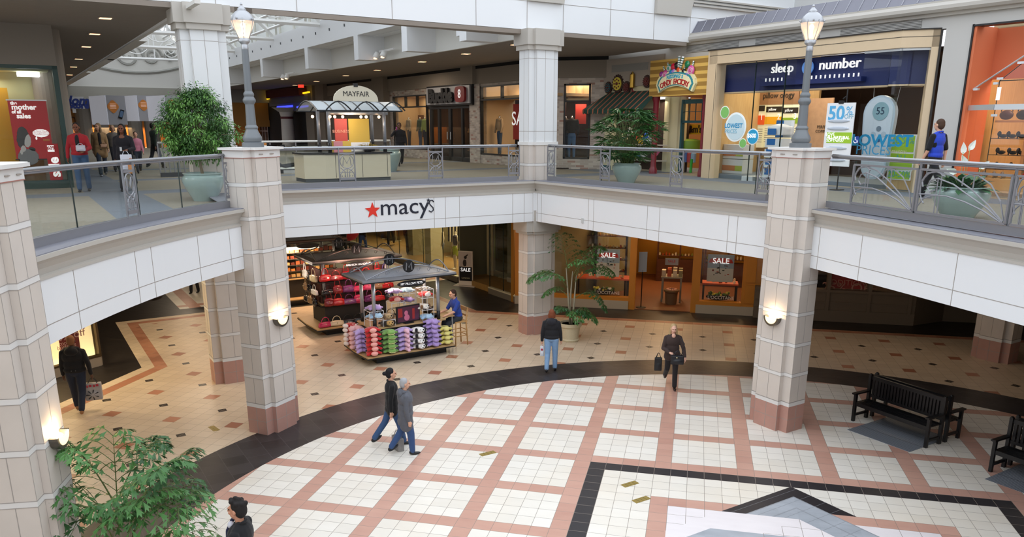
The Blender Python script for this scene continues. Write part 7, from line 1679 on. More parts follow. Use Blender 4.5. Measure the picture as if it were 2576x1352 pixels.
# escalator top with glass balustrades behind
t = thing('escalator', 'escalator head with glass sides and black handrails beside the information kiosk', 'escalator', atz(745, 437, 4.612))
a = atz(722, 437, 4.612); b = atz(772, 436, 4.612)
EP = Plane((a.x, a.y), (b.x-a.x, b.y-a.y)); we = (b-a).length
for k in (-.15, we*.45): 
    one(lambda m_: m_.tube([EP.P(k-.3+.32*math.cos(PI/2+PI*q/10)*1, 5.2+.36*math.sin(PI/2+PI*q/10), -.1-k*.3) for q in range(11)]+[EP.P(k+1.6, 4.95, -3)], .045, 8), 'handrail', MBLK2, t, True)
one(lambda m_: EP.box(m_, -.1, we+.5, 4.613, 4.72, -2.2, -.1), 'step_plate', M('alu', 'd5dade', .3, metal=.6), t)
one(lambda m_: [EP.box(m_, k, k+.02, 4.72, 5.5, -3, -.3) for k in (0, we*.5, we)], 'glass_side', MGLS, t)
one(lambda m_: [EP.box(m_, we*.5, we*.5+1.3, z, z+.02, -.9, -.85) for z in (5.5, 5.15)], 'side_panel', M('panel_pale', 'c3c6c0', .5), t)
for (x0, y0, x1, y1, z, lb) in ((612, 357, 1306, 354.5, 5.70, 'distant railing across the corridor behind the information kiosk'), (395, 357.5, 470, 357, 5.70, 'distant railing behind the leafy tree at the left')):
    pa, pb_ = atz(x0, y0, z), atz(x1, y1, z)
    # straight run at corridor depth s=17
    sA = 17.3; P0 = Plane(cs(sA, 0), (1, 1)); ka = P0.K(x0, y0)[0]; kb = P0.K(x1, y1)[0] if x1 < 1000 else 3.6
    t = thing('far_railing', lb, 'railing', P0.P(ka, 4.612)); one(lambda m_: m_.tube([P0.P(ka, 5.70), P0.P(kb, 5.70)], .035, 8), 'handrail', M('rail_white', 'd9dcdc', .3), t, True)
    one(lambda m_: P0.box(m_, ka, kb, 4.72, 5.6, -.01, .01), 'glass_screen', MGLS, t); one(lambda m_: P0.box(m_, ka, kb, 4.613, 4.75, -.06, .06), 'kerb', M('kerb_dark', '3d3f44', .6), t)
    for q in range(7): one(lambda m_: P0.box(m_, ka+(kb-ka)*q/6-.02, ka+(kb-ka)*q/6+.02, 4.72, 5.68, -.02, .02), 'post', MRAIL, t)
# ------------------------------------------------------------ street lamps, wall lights, benches, planters
MLG = M('lamp_grey', '72777b', .4, metal=.2); MLS = M('lamp_silver', 'b4b6ba', .3, metal=.6)
def street_lamp(C, a, label):
    C = Vector(C); a = Vector(a).normalized(); n = Vector((a.y, -a.x)); p = C+a*.5-n*.2
    t = thing('street_lamp', label, 'street lamp', (p.x, p.y, 5.85))
    m_ = MB(); m_.lathe([(.26, 0), (.26, .10), (.20, .12), (.23, .18), (.225, .24), (.16, .36), (.14, .42), (.155, .46), (.15, .48), (.118, .52)], n=28); L(m_, 'base', MLG, t, 'auto')
    m_ = MB(); m_.lathe([(.118, .52), (.105, 1.0), (.125, 1.03), (.15, 1.07), (.15, 1.11), (.11, 1.18), (.125, 1.22), (.118, 1.26), (.088, 1.30), (.078, 2.25)], n=24); L(m_, 'pole', MLG, t, 'auto')
    m_ = MB(); m_.lathe([(.08, 2.25), (.085, 2.28), (.07, 2.36), (.13, 2.42), (.135, 2.47), (.12, 2.50)], n=24); L(m_, 'neck', MLS, t, 'auto')
    gl = M('lamp_glass', 'ffe9d8', .15, emit=.45, ecol='ffd9b8', alpha=.4)
    m_ = MB(); m_.lathe([(.125, 2.50), (.165, 2.62), (.235, 2.78), (.262, 2.88)], n=12); g_ = L(m_, 'globe', gl, t)
    m_ = MB()
    for i in range(6): q = i*PI/3; m_.tube([(r*math.cos(q), r*math.sin(q), z) for r, z in ((.135, 2.49), (.185, 2.62), (.235, 2.76), (.265, 2.88), (.262, 2.93))], .008, 5)
    L(m_, 'cage_rib', MLS, t, True)
    m_ = MB(); m_.lathe([(.25, 2.87), (.255, 2.93), (.22, 3.01), (.15, 3.08), (.10, 3.11), (.10, 3.14), (.05, 3.19), (.025, 3.22), (.03, 3.25), (.008, 3.29)], n=28); L(m_, 'hood', MLS, t, 'auto')
    m_ = MB(); m_.tube([(0, 0, 2.55), (0, 0, 2.75)], .035, 10); m_.ell((0, 0, 2.78), (.055, .055, .07), n=12, m=8); L(m_, 'bulb', glow('bulb', 'ffe2bd', 14), t, True)
    m_ = MB(); [m_.tube([(.25*math.cos(q), .25*math.sin(q), 2.9), (.29*math.cos(q), .29*math.sin(q), 2.93)], .02, 6) for q in (0, PI/2, PI, 3*PI/2)]; L(m_, 'lug', MLS, t, True)
    t.scale = (.8, .8, .8)
    return t
street_lamp((-6.76, -.21), (.21, .978), 'grey street lamp with lit globe on the left stone pillar')
street_lamp((3.123, 3.097), (.7071, -.7071), 'grey street lamp with lit globe on the right stone pillar')
def sconce(C, a, z, label):
    C = Vector(C); a = Vector(a).normalized(); n = Vector((a.y, -a.x)); p = C+a*.5+n*.105
    t = thing('wall_light', label, 'wall light', (p.x, p.y, z), math.atan2(a.y, a.x))
    # local x along the wall, -y out of the wall
    m_ = MB(); R0, R1 = .145, .19; n_ = 16
    for y0, y1 in ((-.10, -.0),):
        for i in range(n_):
            q0, q1 = PI+PI*i/n_, PI+PI*(i+1)/n_
            P = lambda r, q, y: (r*math.cos(q), y, r*math.sin(q))
            m_.add([P(R0, q0, y0), P(R1, q0, y0), P(R1, q1, y0), P(R0, q1, y0), P(R0, q0, y1), P(R1, q0, y1), P(R1, q1, y1), P(R0, q1, y1)], [(0, 1, 2, 3), (7, 6, 5, 4), (1, 5, 6, 2), (0, 3, 7, 4), (0, 4, 5, 1), (3, 2, 6, 7)])
    L(m_, 'metal_band', M('sconce_metal', '6f6a62', .3, metal=.8), t)
    m_ = MB(); vs = []
    for i in range(9):
        for j in range(13):
            q = PI+PI*j/12; f = i/8; vs.append((R0*math.cos(q)*math.cos(f*PI/2), -.10-.045*math.sin(f*PI/2), R0*math.sin(q)*math.cos(f*PI/2)))
    m_.add(vs, [(i*13+j, i*13+j+1, (i+1)*13+j+1, (i+1)*13+j) for i in range(8) for j in range(12)])
    L(m_, 'glass_bowl', glow('sconce_glass', 'ffe6b4', 1.3), t, True)
    m_ = MB(); m_.ell((0, -.06, -.03), (.05, .035, .04), n=12, m=8); L(m_, 'bulb', glow('bulb', 'ffe2bd', 14), t, True)
    q = p+n*.07; point('sconce_light', (q.x, q.y, z+.04), 9, (1, .72, .42), .04)
sconce((-5.76, -7.00), (-.38, .925), 2.60, 'half round wall light on the near left pillar at the photo edge')
sconce((-6.76, -.21), (.21, .978), 2.45, 'half round wall light on the left lamp pillar')
sconce((3.123, 3.097), (.7071, -.7071), 2.45, 'half round wall light on the right lamp pillar')
# benches
MBN = M('bench_black', '0d0c0e', .35)
def bench(p, label):
    an = math.atan2(-.74, .67); t = thing('bench', label, 'bench', (p[0], p[1], 0), an, 'black double benches')
    Lw = 1.72; B = lambda fn, nm, sm=False: (lambda m_: (fn(m_), L(m_, nm, MBN, t, sm))[1])(MB())
    for s, y0 in ((1, 0), (-1, 1.12)):
        Y = lambda y: y0+s*y
        for x in (0, Lw):
            B(lambda m: m.cbox((x, Y(.03), .32), (.06, .06, .64)), 'leg'); B(lambda m: m.cbox((x, Y(.46), .5), (.06, .07, 1.0)), 'leg')
            B(lambda m: m.box((x-.045, min(Y(-.05), Y(.46)), .62), (x+.045, max(Y(-.05), Y(.46)), .655)), 'armrest')
            B(lambda m: m.box((x-.02, min(Y(.03), Y(.46)), .12), (x+.02, max(Y(.03), Y(.46)), .17)), 'stretcher')
            B(lambda m: m.ell((x, Y(.46), 1.0), (.035, .04, .03), n=10, m=6), 'finial', True)
        def seat(m):
            for q in range(6): m.box((0, min(Y(.02+q*.075), Y(.08+q*.075)), .42), (Lw, max(Y(.02+q*.075), Y(.08+q*.075)), .445))
            m.box((0, min(Y(.02), Y(.05)), .36), (Lw, max(Y(.02), Y(.05)), .42))
        B(seat, 'seat')
        def back(m):
            m.box((0, min(Y(.455), Y(.5)), .90), (Lw, max(Y(.455), Y(.5)), .98)); m.box((0, min(Y(.455), Y(.5)), .5), (Lw, max(Y(.455), Y(.5)), .56))
            for q in range(22): m.box((.06+q*.0745, min(Y(.465), Y(.485)), .5), (.105+q*.0745, max(Y(.465), Y(.485)), .9))
        B(back, 'backrest')
    return t
bench((5.32, 3.47), 'black slatted double bench on the grate right of the lamp pillar')
bench((7.36, 1.235), 'black slatted double bench cut by the right photo edge')
def grate_fn(x, y, z, N):
    u = ((x+y)*Q2/.035).mod(1); v = ((y-x)*Q2/.035).mod(1); h = (u.between(.2, .8)).an(v.between(.2, .8))
    s1 = (((x+y)*Q2+.05).mod(.474)) < .012; return mixc(s1, mixc(h, '8d929a', '4f545c'), '22252a')
MGT_ = patmat('grate_pattern', grate_fn, .35)
for i, (u0, v0) in enumerate(((16.81, 9.48), (23.51, 2.83))):
    x, y = u0*T, v0*T; q = 3.27*T; mb = MB(); mb.prism([(x, y), (x+q, y-q), (x+2*q, y), (x+q, y+q)], .0, .006); tag(mb.build('floor_grate', MGT_), 'square metal floor grate under the %s black bench' % ('nearer left' if i == 0 else 'right hand'), 'floor grate', 'bench grates')
MBR = M('brass_plate', 'a08a48', .4, metal=.4, noise=.2, nscale=15)
for i, (u, v, an, lb) in enumerate(((2.7, -2.72, PI/4, 'upper of the two brass floor plates inside the dark square'), (3.5, -4.6, PI/4, 'lower of the two brass floor plates inside the dark square'), (-6.68, -.25, PI/4, 'brass floor plate on a white tile right of the grey coated walker'), (-26.5, -.4, -PI/5, 'brass floor plate left of the lamp pillar on the beige tiles'), (4.3, -9.6, PI/4, 'brass floor plate at the bottom edge of the photo'), (-11.5, -13.2, PI/4, 'brass floor plate at the lower left bottom edge'))):
    mb = MB(); mb.cbox((u*T, v*T, .003), (.33, .13, .005), an); o = tag(mb.build('floor_plate', MBR), lb, 'floor plate')
    m_ = MB(); [m_.cbox((u*T+math.cos(an)*d, v*T+math.sin(an)*d, .006), (.006, .12, .002), an) for d in (-.08, 0, .08)]; m_.build('plate_joint', M('plate_dark', '5e5128', .5), o)
# celadon pots
MCEL = M('celadon', '9cafab', .12, coat=.8, noise=.08, nscale=3); MSOIL = M('soil', '3a2b20', .95)
def celadon(p, h, r, label, low=False):
    t = thing('celadon_pot', label, 'plant pot', (p[0], p[1], 4.612), 0, 'celadon glazed pots')
    prof = [(r*.55, 0), (r*.62, h*.12), (r*.86, h*.45), (r*1.0, h*.72), (r*.98, h*.85), (r*.86, h*.93), (r*.93, h*.97), (r*.93, h), (r*.84, h), (r*.80, h*.9)]
    m_ = MB(); m_.lathe(prof, n=40); L(m_, 'bowl', MCEL, t, 'auto')
    m_ = MB(); m_.lathe([(.001, h*.88), (r*.82, h*.88)], n=30); L(m_, 'soil', MSOIL, t)
    return t
pL = atz(508, 508, 4.61); pL = Vector((pL.x-.1, pL.y+.28, 0)); pR = atz(1573, 462, 4.61); pR = Vector((pR.x, pR.y+.3, 0)); pM = atz(982, 431, 4.61); pF = atz(2412, 552, 4.61); pF = Vector((pF.x+.05, pF.y+.28, 0))
celadon(pL, .62, .46, 'celadon pot of the leafy fig tree by the left curved railing'); celadon(pR, .58, .44, 'celadon pot of the fan palm in front of the candy shop'); celadon(pM, .80, .42, 'celadon pot at the right end of the information kiosk'); celadon(pF, .58, .50, 'wide low celadon pot with the white lilies at the right railing')
MLF = [M('leaf_a', '3f6a2c', .55), M('leaf_b', '2f5423', .55), M('leaf_c', '5c8a3a', .5)]
def leaf(mb, p, d, up, l, w_, n=2):
    d = d.normalized(); s = d.cross(up)
    if s.length < .01: s = d.orthogonal()
    s = s.normalized(); q = up*l*.12
    mb.add([p, p+d*l*.5+s*w_-q*.2, p+d*l-q*1.5, p+d*l*.5-s*w_-q*.2], [(0, 1, 2, 3)])
# fig tree
t = thing('fig_tree', 'dense leafy fig tree in the celadon pot by the left curved railing', 'tree', (pL.x, pL.y, 5.16))
m_ = MB(); m_.tube([(pL.x, pL.y, 5.16), (pL.x-.05, pL.y, 5.6), (pL.x+.03, pL.y+.02, 6.0), (pL.x, pL.y, 6.7)], [.035, .03, .025, .01], 8)
cl = []
random.seed(11)
for i in range(150):
    a = random.uniform(0, 2*PI); u = random.random(); zz = 5.60+1.38*u; rr = (.86*math.sin(PI*min(1, (u*.85+.12)))**.7)*random.uniform(.35, 1.0)
    c = Vector((pL.x+rr*math.cos(a), pL.y+rr*math.sin(a), zz)); cl.append(c)
    if i % 2 == 0: m_.tube([(pL.x, pL.y, 5.9+.5*u), tuple(c)], [.012, .004], 4)
m_.build('trunk', M('bark', '8d7a62', .9), t, True)
for k in range(3):
    m_ = MB()
    for c in cl[k::3]:
        for j in range(110):
            v = Vector((random.gauss(0, 1), random.gauss(0, 1), random.gauss(0, .75))).normalized()*random.uniform(.03, .22); p = c+v; d = v.normalized()+Vector((0, 0, -.7)); leaf(m_, p, d, Vector((random.uniform(-.5, .5), random.uniform(-.5, .5), 1)), random.uniform(.05, .085), .015)
    m_.build('foliage', MLF[k], t)
# fan palm
t = thing('fan_palm', 'fan palm with finger leaves in the celadon pot before the candy shop', 'palm', (pR.x, pR.y, 5.12))
st_ = MB(); lf = [MB(), MB()]
for i in range(130):
    a = random.uniform(0, 2*PI); u = random.random(); h = 5.3+1.45*u; rr = (.22+.75*math.sin(PI*(.15+.7*u)))*random.uniform(.45, 1); base = Vector((pR.x+random.uniform(-.15, .15), pR.y+random.uniform(-.15, .15), 5.1))
    tip = Vector((pR.x+rr*math.cos(a), pR.y+rr*math.sin(a), h)); st_.tube([base, base.lerp(tip, .5)+Vector((0, 0, .2)), tip], [.012, .007, .004], 4)
    out = Vector((math.cos(a), math.sin(a), .25)).normalized(); side = out.cross(Vector((0, 0, 1))).normalized()
    for k in range(9):
        q = (k-4)/4*1.35; d = out*math.cos(q)+side*math.sin(q)+Vector((0, 0, random.uniform(-.45, .05))); leaf(lf[i % 2], tip, d, Vector((0, 0, 1)), random.uniform(.26, .40), .028)
st_.build('stems', M('stem_green', '5a6a3a', .7), t); lf[0].build('fronds', M('palm_a', '2d5a2a', .4), t); lf[1].build('fronds', M('palm_b', '416f33', .4), t)
# white lilies
t = thing('peace_lily', 'white flowering lily with broad dark leaves in the low celadon pot', 'potted plant', (pF.x, pF.y, 5.12))
lf = MB()
for i in range(120):
    a = random.uniform(0, 2*PI); r = random.uniform(.05, .3); p = Vector((pF.x+r*math.cos(a), pF.y+r*math.sin(a), 5.12)); el = random.uniform(.15, 1.3); d = Vector((math.cos(a)*math.cos(el), math.sin(a)*math.cos(el), math.sin(el))); l = random.uniform(.22, .42)
    s = d.cross(Vector((0, 0, 1))).normalized(); m1 = p+d*l*.5; e1 = p+d*l*.85-Vector((0, 0, l*.12)); e2 = p+d*l*1.2-Vector((0, 0, l*.35)); w_ = l*.17; rdg = Vector((0, 0, -.012))
    lf.add([p, m1+s*w_*.8, e1+s*w_, e2, e1-s*w_, m1-s*w_*.8, m1+rdg, e1+rdg], [(0, 1, 6), (0, 6, 5), (1, 2, 7, 6), (6, 7, 4, 5), (2, 3, 7), (7, 3, 4)])
lf.build('leaves', M('lily_leaf', '2f5a34', .35), t)
PF = Plane((pF.x, pF.y-.15), (RX.x, RX.y))
for px, py, an in ((2423, 383, .1), (2440, 374, -.5), (2428, 412, .5), (2468, 421, -.9), (2402, 434, 1.2)):
    k, z = PF.K(px, py); P = PF.P(k, z); m_ = MB(); m_.tube([PF.P(k*.4, 5.15), PF.P(k*.8, (5.15+z)/2), P], .006, 5); fl = m_.build('flower_stem', M('stem_pale', '8fa56a', .6), t, True)
    m_ = MB(); R = Matrix.Rotation(an, 3, PF.n); s_ = .085
    pts = [(0, -s_*1.1), (s_*.62, -s_*.5), (s_*.68, .1*s_), (s_*.35, s_*.9), (0, s_*1.5), (-s_*.35, s_*.9), (-s_*.68, .1*s_), (-s_*.62, -s_*.5)]
    vs = [P+R @ (PF.d*x+Vector((0, 0, z_+s_*.6))+PF.n*(.02*(abs(x)/s_))) for x, z_ in pts]; m_.add(vs+[P+R @ Vector((0, 0, s_*.7))-PF.n*.01], [(i, (i+1) % 8, 8) for i in range(8)]); m_.build('white_spathe', M('spathe', 'eef2ea', .5), fl)
# fishtail palms
MFT = [M('fish_a', '3f6f35', .4), M('fish_b', '2f5a2b', .4), M('fish_c', '4f8040', .4)]
def leaflet(mb, p, d, nrm, l):
    d = d.normalized(); s = d.cross(nrm).normalized(); w_ = l*.30; dr = Vector((0, 0, -l*.10))
    mb.add([p, p+d*l*.55+s*w_*.55, p+d*l*.98+s*w_*1.25+dr, p+d*l*.82+s*w_*.45+dr*.5, p+d*l*1.12+s*w_*.1+dr*1.4, p+d*l*.80-s*w_*.3+dr*.5, p+d*l*.9-s*w_*1.0+dr, p+d*l*.45-s*w_*.45], [(0, 1, 3), (1, 2, 3), (0, 3, 5), (3, 4, 5), (0, 5, 7), (5, 6, 7)])
def fishtail(base, z0, fronds, name, label, ls=1.0, trunks=()):
    t = thing(name, label, 'palm', (base[0], base[1], z0)); B_ = Vector((base[0], base[1], z0)); tr = MB()
    for pts in trunks: tr.tube([B_+Vector(p) for p in pts], [.03]*(len(pts)-1)+[.012], 8)
    if trunks: tr.build('trunk', M('palm_trunk', '9c937c', .8), t, True)
    for i, (start, end, sag) in enumerate(fronds):
        s0 = B_+Vector(start); e0 = B_+Vector(end); LL = (e0-s0).length; n = 8 if LL < 1.3 else 10; path = []
        for j in range(n+1):
            f = j/n; path.append(s0.lerp(e0, f)+Vector((0, 0, sag*math.sin(PI*f*.9)*LL)))
        m_ = MB(); m_.tube(path, [.012-.009*j/n for j in range(n+1)], 5); lf_ = MB()
        for j in range(3, n+1):
            tan = (path[j]-path[j-1]).normalized(); side = tan.cross(Vector((0, 0, 1)))
            if side.length < .35: side = RX.copy()
            side.normalize(); f = j/n; sl = ls*.52*math.sin(PI*(.25+.62*f))*min(1, LL*.9)
            for sg in (-1, 1):
                d0 = (side*sg*.9+tan*(.35+.5*f)).normalized(); q0 = path[j]; sec = [q0]; m2 = 6
                for q in range(1, m2+1): sec.append(q0+d0*sl*q/m2+Vector((0, 0, .10*sl*math.sin(PI*q/m2)-.22*sl*(q/m2)**2)))
                m_.tube(sec, [.005]*m2+[.002], 4)
                for q in range(1, m2+1):
                    dd = (sec[q]-sec[q-1]).normalized(); s2 = 1 if q % 2 else -1; sd = dd.cross(Vector((0, 0, 1)))*s2
                    leaflet(lf_, sec[q], dd*.55+sd*.75+Vector((0, 0, -.45+random.uniform(-.2, .2))), Vector((random.uniform(-.6, .6), random.uniform(-.6, .6), 1)), ls*random.uniform(.085, .135))
                    if q == m2: leaflet(lf_, sec[q], dd*.9-sd*.5+Vector((0, 0, -.35)), Vector((random.uniform(-.6, .6), random.uniform(-.6, .6), 1)), ls*random.uniform(.08, .125))
        fr = m_.build('frond', M('rachis', '5d6f3a', .6), t, True); lf_.build('leaflets', MFT[i % 3], fr)
    return t
random.seed(5)
pp = atz(1432, 860, 0)
t = thing('stone_pot', 'rough pale stone pot behind the walker in the black jacket', 'plant pot', (pp.x, pp.y+.15, 0))
m_ = MB(); m_.lathe([(.26, 0), (.28, .05), (.25, .08), (.30, .42), (.34, .46), (.35, .56), (.31, .56), (.30, .50)], n=30); L(m_, 'bowl', M('rough_stone', 'cdbf9f', .9, noise=.12, nscale=30, bump=.5, bscale=60), t, 'auto')
m_ = MB(); m_.lathe([(.001, .5), (.305, .5)], n=24); L(m_, 'soil', MSOIL, t)
fishtail((pp.x, pp.y+.15), .50, [((-.1, 0, 1.3), (-1.15, -.1, 1.35), .22), ((-.1, 0, 1.6), (-.35, .1, 2.6), .1), ((.05, 0, 1.5), (.75, .3, 2.25), .2), ((.1, 0, 1.3), (1.1, -.1, 1.6), .25), ((.1, 0, .8), (.95, .1, .55), .35), ((-.05, 0, .8), (-.75, .2, .85), .3), ((.1, .1, 1.2), (.3, .8, 2.0), .15), ((0, 0, .2), (.5, -.2, .35), .4), ((0, 0, .2), (.3, -.45, .25), .4), ((-.1, 0, 1.1), (-.7, -.5, 1.5), .25), ((0, 0, .15), (-.3, -.3, .5), .3), ((.1, 0, 1.4), (.5, -.6, 2.0), .2), ((0, 0, .2), (.7, .1, .15), .3)],
         'fishtail_palm', 'tall fishtail palm in the stone pot beside the middle pillar', 1.05, trunks=[((0, 0, 0), (-.08, 0, .8), (-.16, 0, 1.7)), ((.05, 0, 0), (.1, 0, .7), (.14, .05, 1.5)), ((-.03, .05, 0), (-.02, .05, .9), (.02, .08, 1.6))])
random.seed(9)
d_ = ray(322, 1330); t_ = 10.6; bp_ = CO+d_*t_; bz = 0
PB = Plane((bp_.x, bp_.y), (RX.x, RX.y))
def pz(px, py, o=0): k, z = PB.K(px, py, o); v = PB.P(k, z, o)-Vector((bp_.x, bp_.y, 0)); return (v.x, v.y, v.z)
FR = []
for sx, sy, ex, ey, sg, so, eo in ((300, 1330, 285, 1100, .02, 0, .2), (300, 1250, 390, 1120, .16, 0, -.3), (290, 1270, 175, 1140, .2, 0, .3), (310, 1330, 150, 1225, .12, 0, .4), (300, 1340, 95, 1330, .22, 0, .5), (320, 1340, 470, 1290, .2, 0, .3), (310, 1300, 410, 1180, .08, 0, .5), (330, 1345, 480, 1225, .12, 0, -.5), (320, 1400, 510, 1370, .3, 0, .0), (290, 1400, 60, 1380, .25, 0, -.1), (330, 1360, 455, 1160, .10, 0, .1), (310, 1400, 380, 1260, .15, 0, .5), (300, 1390, 220, 1290, .2, 0, .6)):
    FR.append((pz(sx, sy, so), pz(ex, ey, eo), sg))
fishtail((bp_.x, bp_.y), 0, FR, 'fishtail_palm', 'large fishtail palm rising into the lower left corner of the photo', 1.25, trunks=[((0, 0, .4), pz(310, 1500), pz(300, 1300)), ((.1, 0, .4), pz(330, 1500), pz(330, 1330)), ((-.1, 0, .4), pz(290, 1500), pz(285, 1270))])
t = thing('stone_pot', 'stone pot under the large palm below the lower left photo edge', 'plant pot', (bp_.x, bp_.y, 0)); m_ = MB(); m_.lathe([(.3, 0), (.3, .08), (.36, .5), (.4, .6), (.34, .6), (.34, .5), (.001, .5)], n=28); L(m_, 'bowl', M('rough_stone', 'cdbf9f', .9), t, 'auto')
# ------------------------------------------------------------ people
def skinm(c): return M('skin_'+c, c, .55, noise=.04, nscale=20)
def cloth(c, r=.85): return M('wear_'+c, c, r, noise=.10, nscale=14, sheen=.1)
def person(label, p, rz, skin='d9a78c', top='222226', topname='jacket', legs='3c567c', legname='trousers', shoe='17151a', hair=('short', '2b211c'), hgt=1.7, legp=((.3, .1), (-.25, .35)), armp=((-.3, .1, .2), (.3, .1, .3)), coat=0, wide=1.0, group=None, vox=.014, seat=False, headturn=0, lean=0, hood=False, sleeves=True, chest=None, boots=False, nod=0, open_front=None, z=0, fat=1.0):
    """local axes: facing -y, x to the figure's left hand side"""
    k = hgt/1.72; t = thing('person', label, 'person', (p[0], p[1], z), rz, group)
    S = lambda v: Vector(v)*k
    hipz = .93
    J = {}
    for i, sd in enumerate((-1, 1)):
        th, kb = legp[i]; h = Vector((sd*.09*wide, 0, hipz)); kn = h+Vector((0, -math.sin(th), -math.cos(th)))*.44; an = kn+Vector((0, -math.sin(th-kb), -math.cos(th-kb)))*.42
        J['h%d' % i], J['k%d' % i], J['a%d' % i] = h, kn, an; J['f%d' % i] = th-kb
    lift = -min(J['a0'].z, J['a1'].z)+.085 if not seat else seat-hipz+.10
    R = Matrix.Rotation(lean, 3, 'X')
    def U(v): v = Vector(v); return R @ (v-Vector((0, 0, hipz)))+Vector((0, 0, hipz))
    for q in list(J):
        if isinstance(J[q], Vector): J[q] = J[q]+Vector((0, 0, lift))
    up = Vector((0, 0, lift))
    for i, sd in enumerate((-1, 1)):
        a, o, e = armp[i][:3]; s = U((sd*.172*wide, .01, 1.385))+up
        d1 = Vector((sd*math.sin(o), -math.sin(a)*math.cos(o), -math.cos(a)*math.cos(o))); el = s+d1*.29
        inn = armp[i][3] if len(armp[i]) > 3 else .1
        a2 = a+e; d2 = Vector((-sd*math.sin(inn)*abs(math.sin(e))+sd*math.sin(o)*.4*math.cos(e), -math.sin(a2), -math.cos(a2))).normalized(); wr = el+d2*.25
        J['s%d' % i], J['e%d' % i], J['w%d' % i], J['d%d' % i] = s, el, wr, d2
    nk = U((0, .01, 1.48))+up; hd = U((0, -.015, 1.63))+up
    HR = Matrix.Rotation(headturn, 3, 'Z') @ Matrix.Rotation(nod, 3, 'X')
    H = lambda v: S(hd+HR @ Vector(v))
    sk = skinm(skin); kk = k
    def C(*pr): return ('c', [(S(v), r*k) for v, r in pr])
    parts = [('e', H((0, .012, .02)), (.077*k, .095*k, .105*k), HR), ('e', H((0, -.022, -.055)), (.058*k, .066*k, .062*k), HR), ('e', H((0, -.03, -.10)), (.034*k, .035*k, .024*k), HR),
             ('e', H((0, -.098, -.012)), (.014*k, .022*k, .026*k), HR), ('e', H((0, -.11, -.026)), (.017*k, .014*k, .012*k), HR), ('e', H((0, -.082, -.062)), (.026*k, .013*k, .012*k), HR), ('e', H((0, -.08, .03)), (.058*k, .018*k, .013*k), HR),
             ('e', H((-.08, .01, -.005)), (.011*k, .02*k, .032*k), HR), ('e', H((.08, .01, -.005)), (.011*k, .02*k, .032*k), HR), ('e', H((-.036, -.07, -.03)), (.025*k, .02*k, .02*k), HR), ('e', H((.036, -.07, -.03)), (.025*k, .02*k, .02*k), HR),
             C((U((0, .01, 1.40))+up, .058), (nk, .052), (hd+Vector((0, .01, -.03)), .052)), ('e', S(U((0, 0, 1.30))+up), (.155*wide*k, .10*k, .17*k), R), ('e', S(U((0, 0, 1.10))+up), (.13*wide*k, .095*k, .18*k), R), ('e', S(Vector((0, 0, .95))+up), (.15*wide*k, .105*k, .12*k))]
    for i, sd in enumerate((-1, 1)):
        parts.append(C((J['s%d' % i], .052), (J['e%d' % i], .04), (J['w%d' % i], .026)))
        parts.append(C((J['h%d' % i], .082), (J['k%d' % i], .052), (J['a%d' % i], .035)))
        w, d = J['w%d' % i], J['d%d' % i]; sdv = Vector((0, 1, 0)) if abs(d.y) < .6 else Vector((sd*1.0, 0, 0)); sdv = (sdv-d*sdv.dot(d)).normalized(); nn = d.cross(sdv).normalized()*(1 if sd < 0 else -1)
        cup = Vector((-sd, 0, 0)); pc = w+d*.045
        parts.append(C((w, .026), (pc, .030), (w+d*.075, .028)))
        for q, (off, ln) in enumerate(((-.027, .066), (-.009, .076), (.009, .072), (.026, .058))):
            b = w+d*.078+sdv*off; m1 = b+d*ln*.55+cup*.006; e1 = m1+(d*.7+cup*.6).normalized()*ln*.45
            parts.append(C((b, .0105), (m1, .0095), (e1, .0082)))
        b = w+d*.03-sdv*.028; parts.append(C((b, .0125), (b+(d*.7-sdv*.7)*.035, .011), (b+(d*.9-sdv*.35)*.06, .009)))
        J['g%d' % i] = w+d*.10+cup*.01
    body = blob('body', parts, sk, t, vox*.7, 1)
    m_ = MB(); [m_.ell(H((x, -.088, .004)), (.013*k, .007*k, .0075*k), HR, 8, 6) for x in (-.031, .031)]; L(m_, 'eyes', M('eye_dark', '241a17', .3), body, True)
    m_ = MB(); [m_.ell(H((x, -.096, .026)), (.019*k, .006*k, .004*k), HR, 8, 5) for x in (-.031, .031)]; L(m_, 'eyebrows', M('hair_'+hair[1], hair[1], .8), body, True)
    m_ = MB(); m_.ell(H((0, -.094, -.062)), (.022*k, .006*k, .006*k), HR, 8, 5); L(m_, 'lips', M('lips', '9c5a50', .5), body, True)
    # trousers
    g = fat; tp = [('e', S(Vector((0, .0, .95))+up), (.165*wide*k*g, .118*k*g, .13*k))]
    for i in (0, 1): tp.append(C((J['h%d' % i]+Vector((0, 0, -.02)), .097*g), (J['k%d' % i], .072*g), (J['a%d' % i]+Vector((0, 0, .02)), .064 if not boots else .06)))
    if seat: pass
    blob(legname, tp, cloth(legs), t, vox, 2)
    for i, sd in enumerate((-1, 1)):
        a = J['a%d' % i]; pt = -J['f%d' % i]*.9 if J['a%d' % i].z > .12+.0 else 0; pt = max(-.9, min(.9, J['f%d' % i]))
        lowest = a.z < .11; ang = 0 if lowest else pt; Rf = Matrix.Rotation(ang, 3, 'X')
        c = a+Vector((0, 0, -.04)); blob('shoe', [('e', S(c+Rf @ Vector((0, -.06, -.012))), (.042*k, .125*k, .034*k), Rf), ('e', S(c+Rf @ Vector((0, .03, .015))), (.038*k, .05*k, .05*k), Rf)], M('shoe_'+shoe, shoe, .4), t, vox*.8, 1)
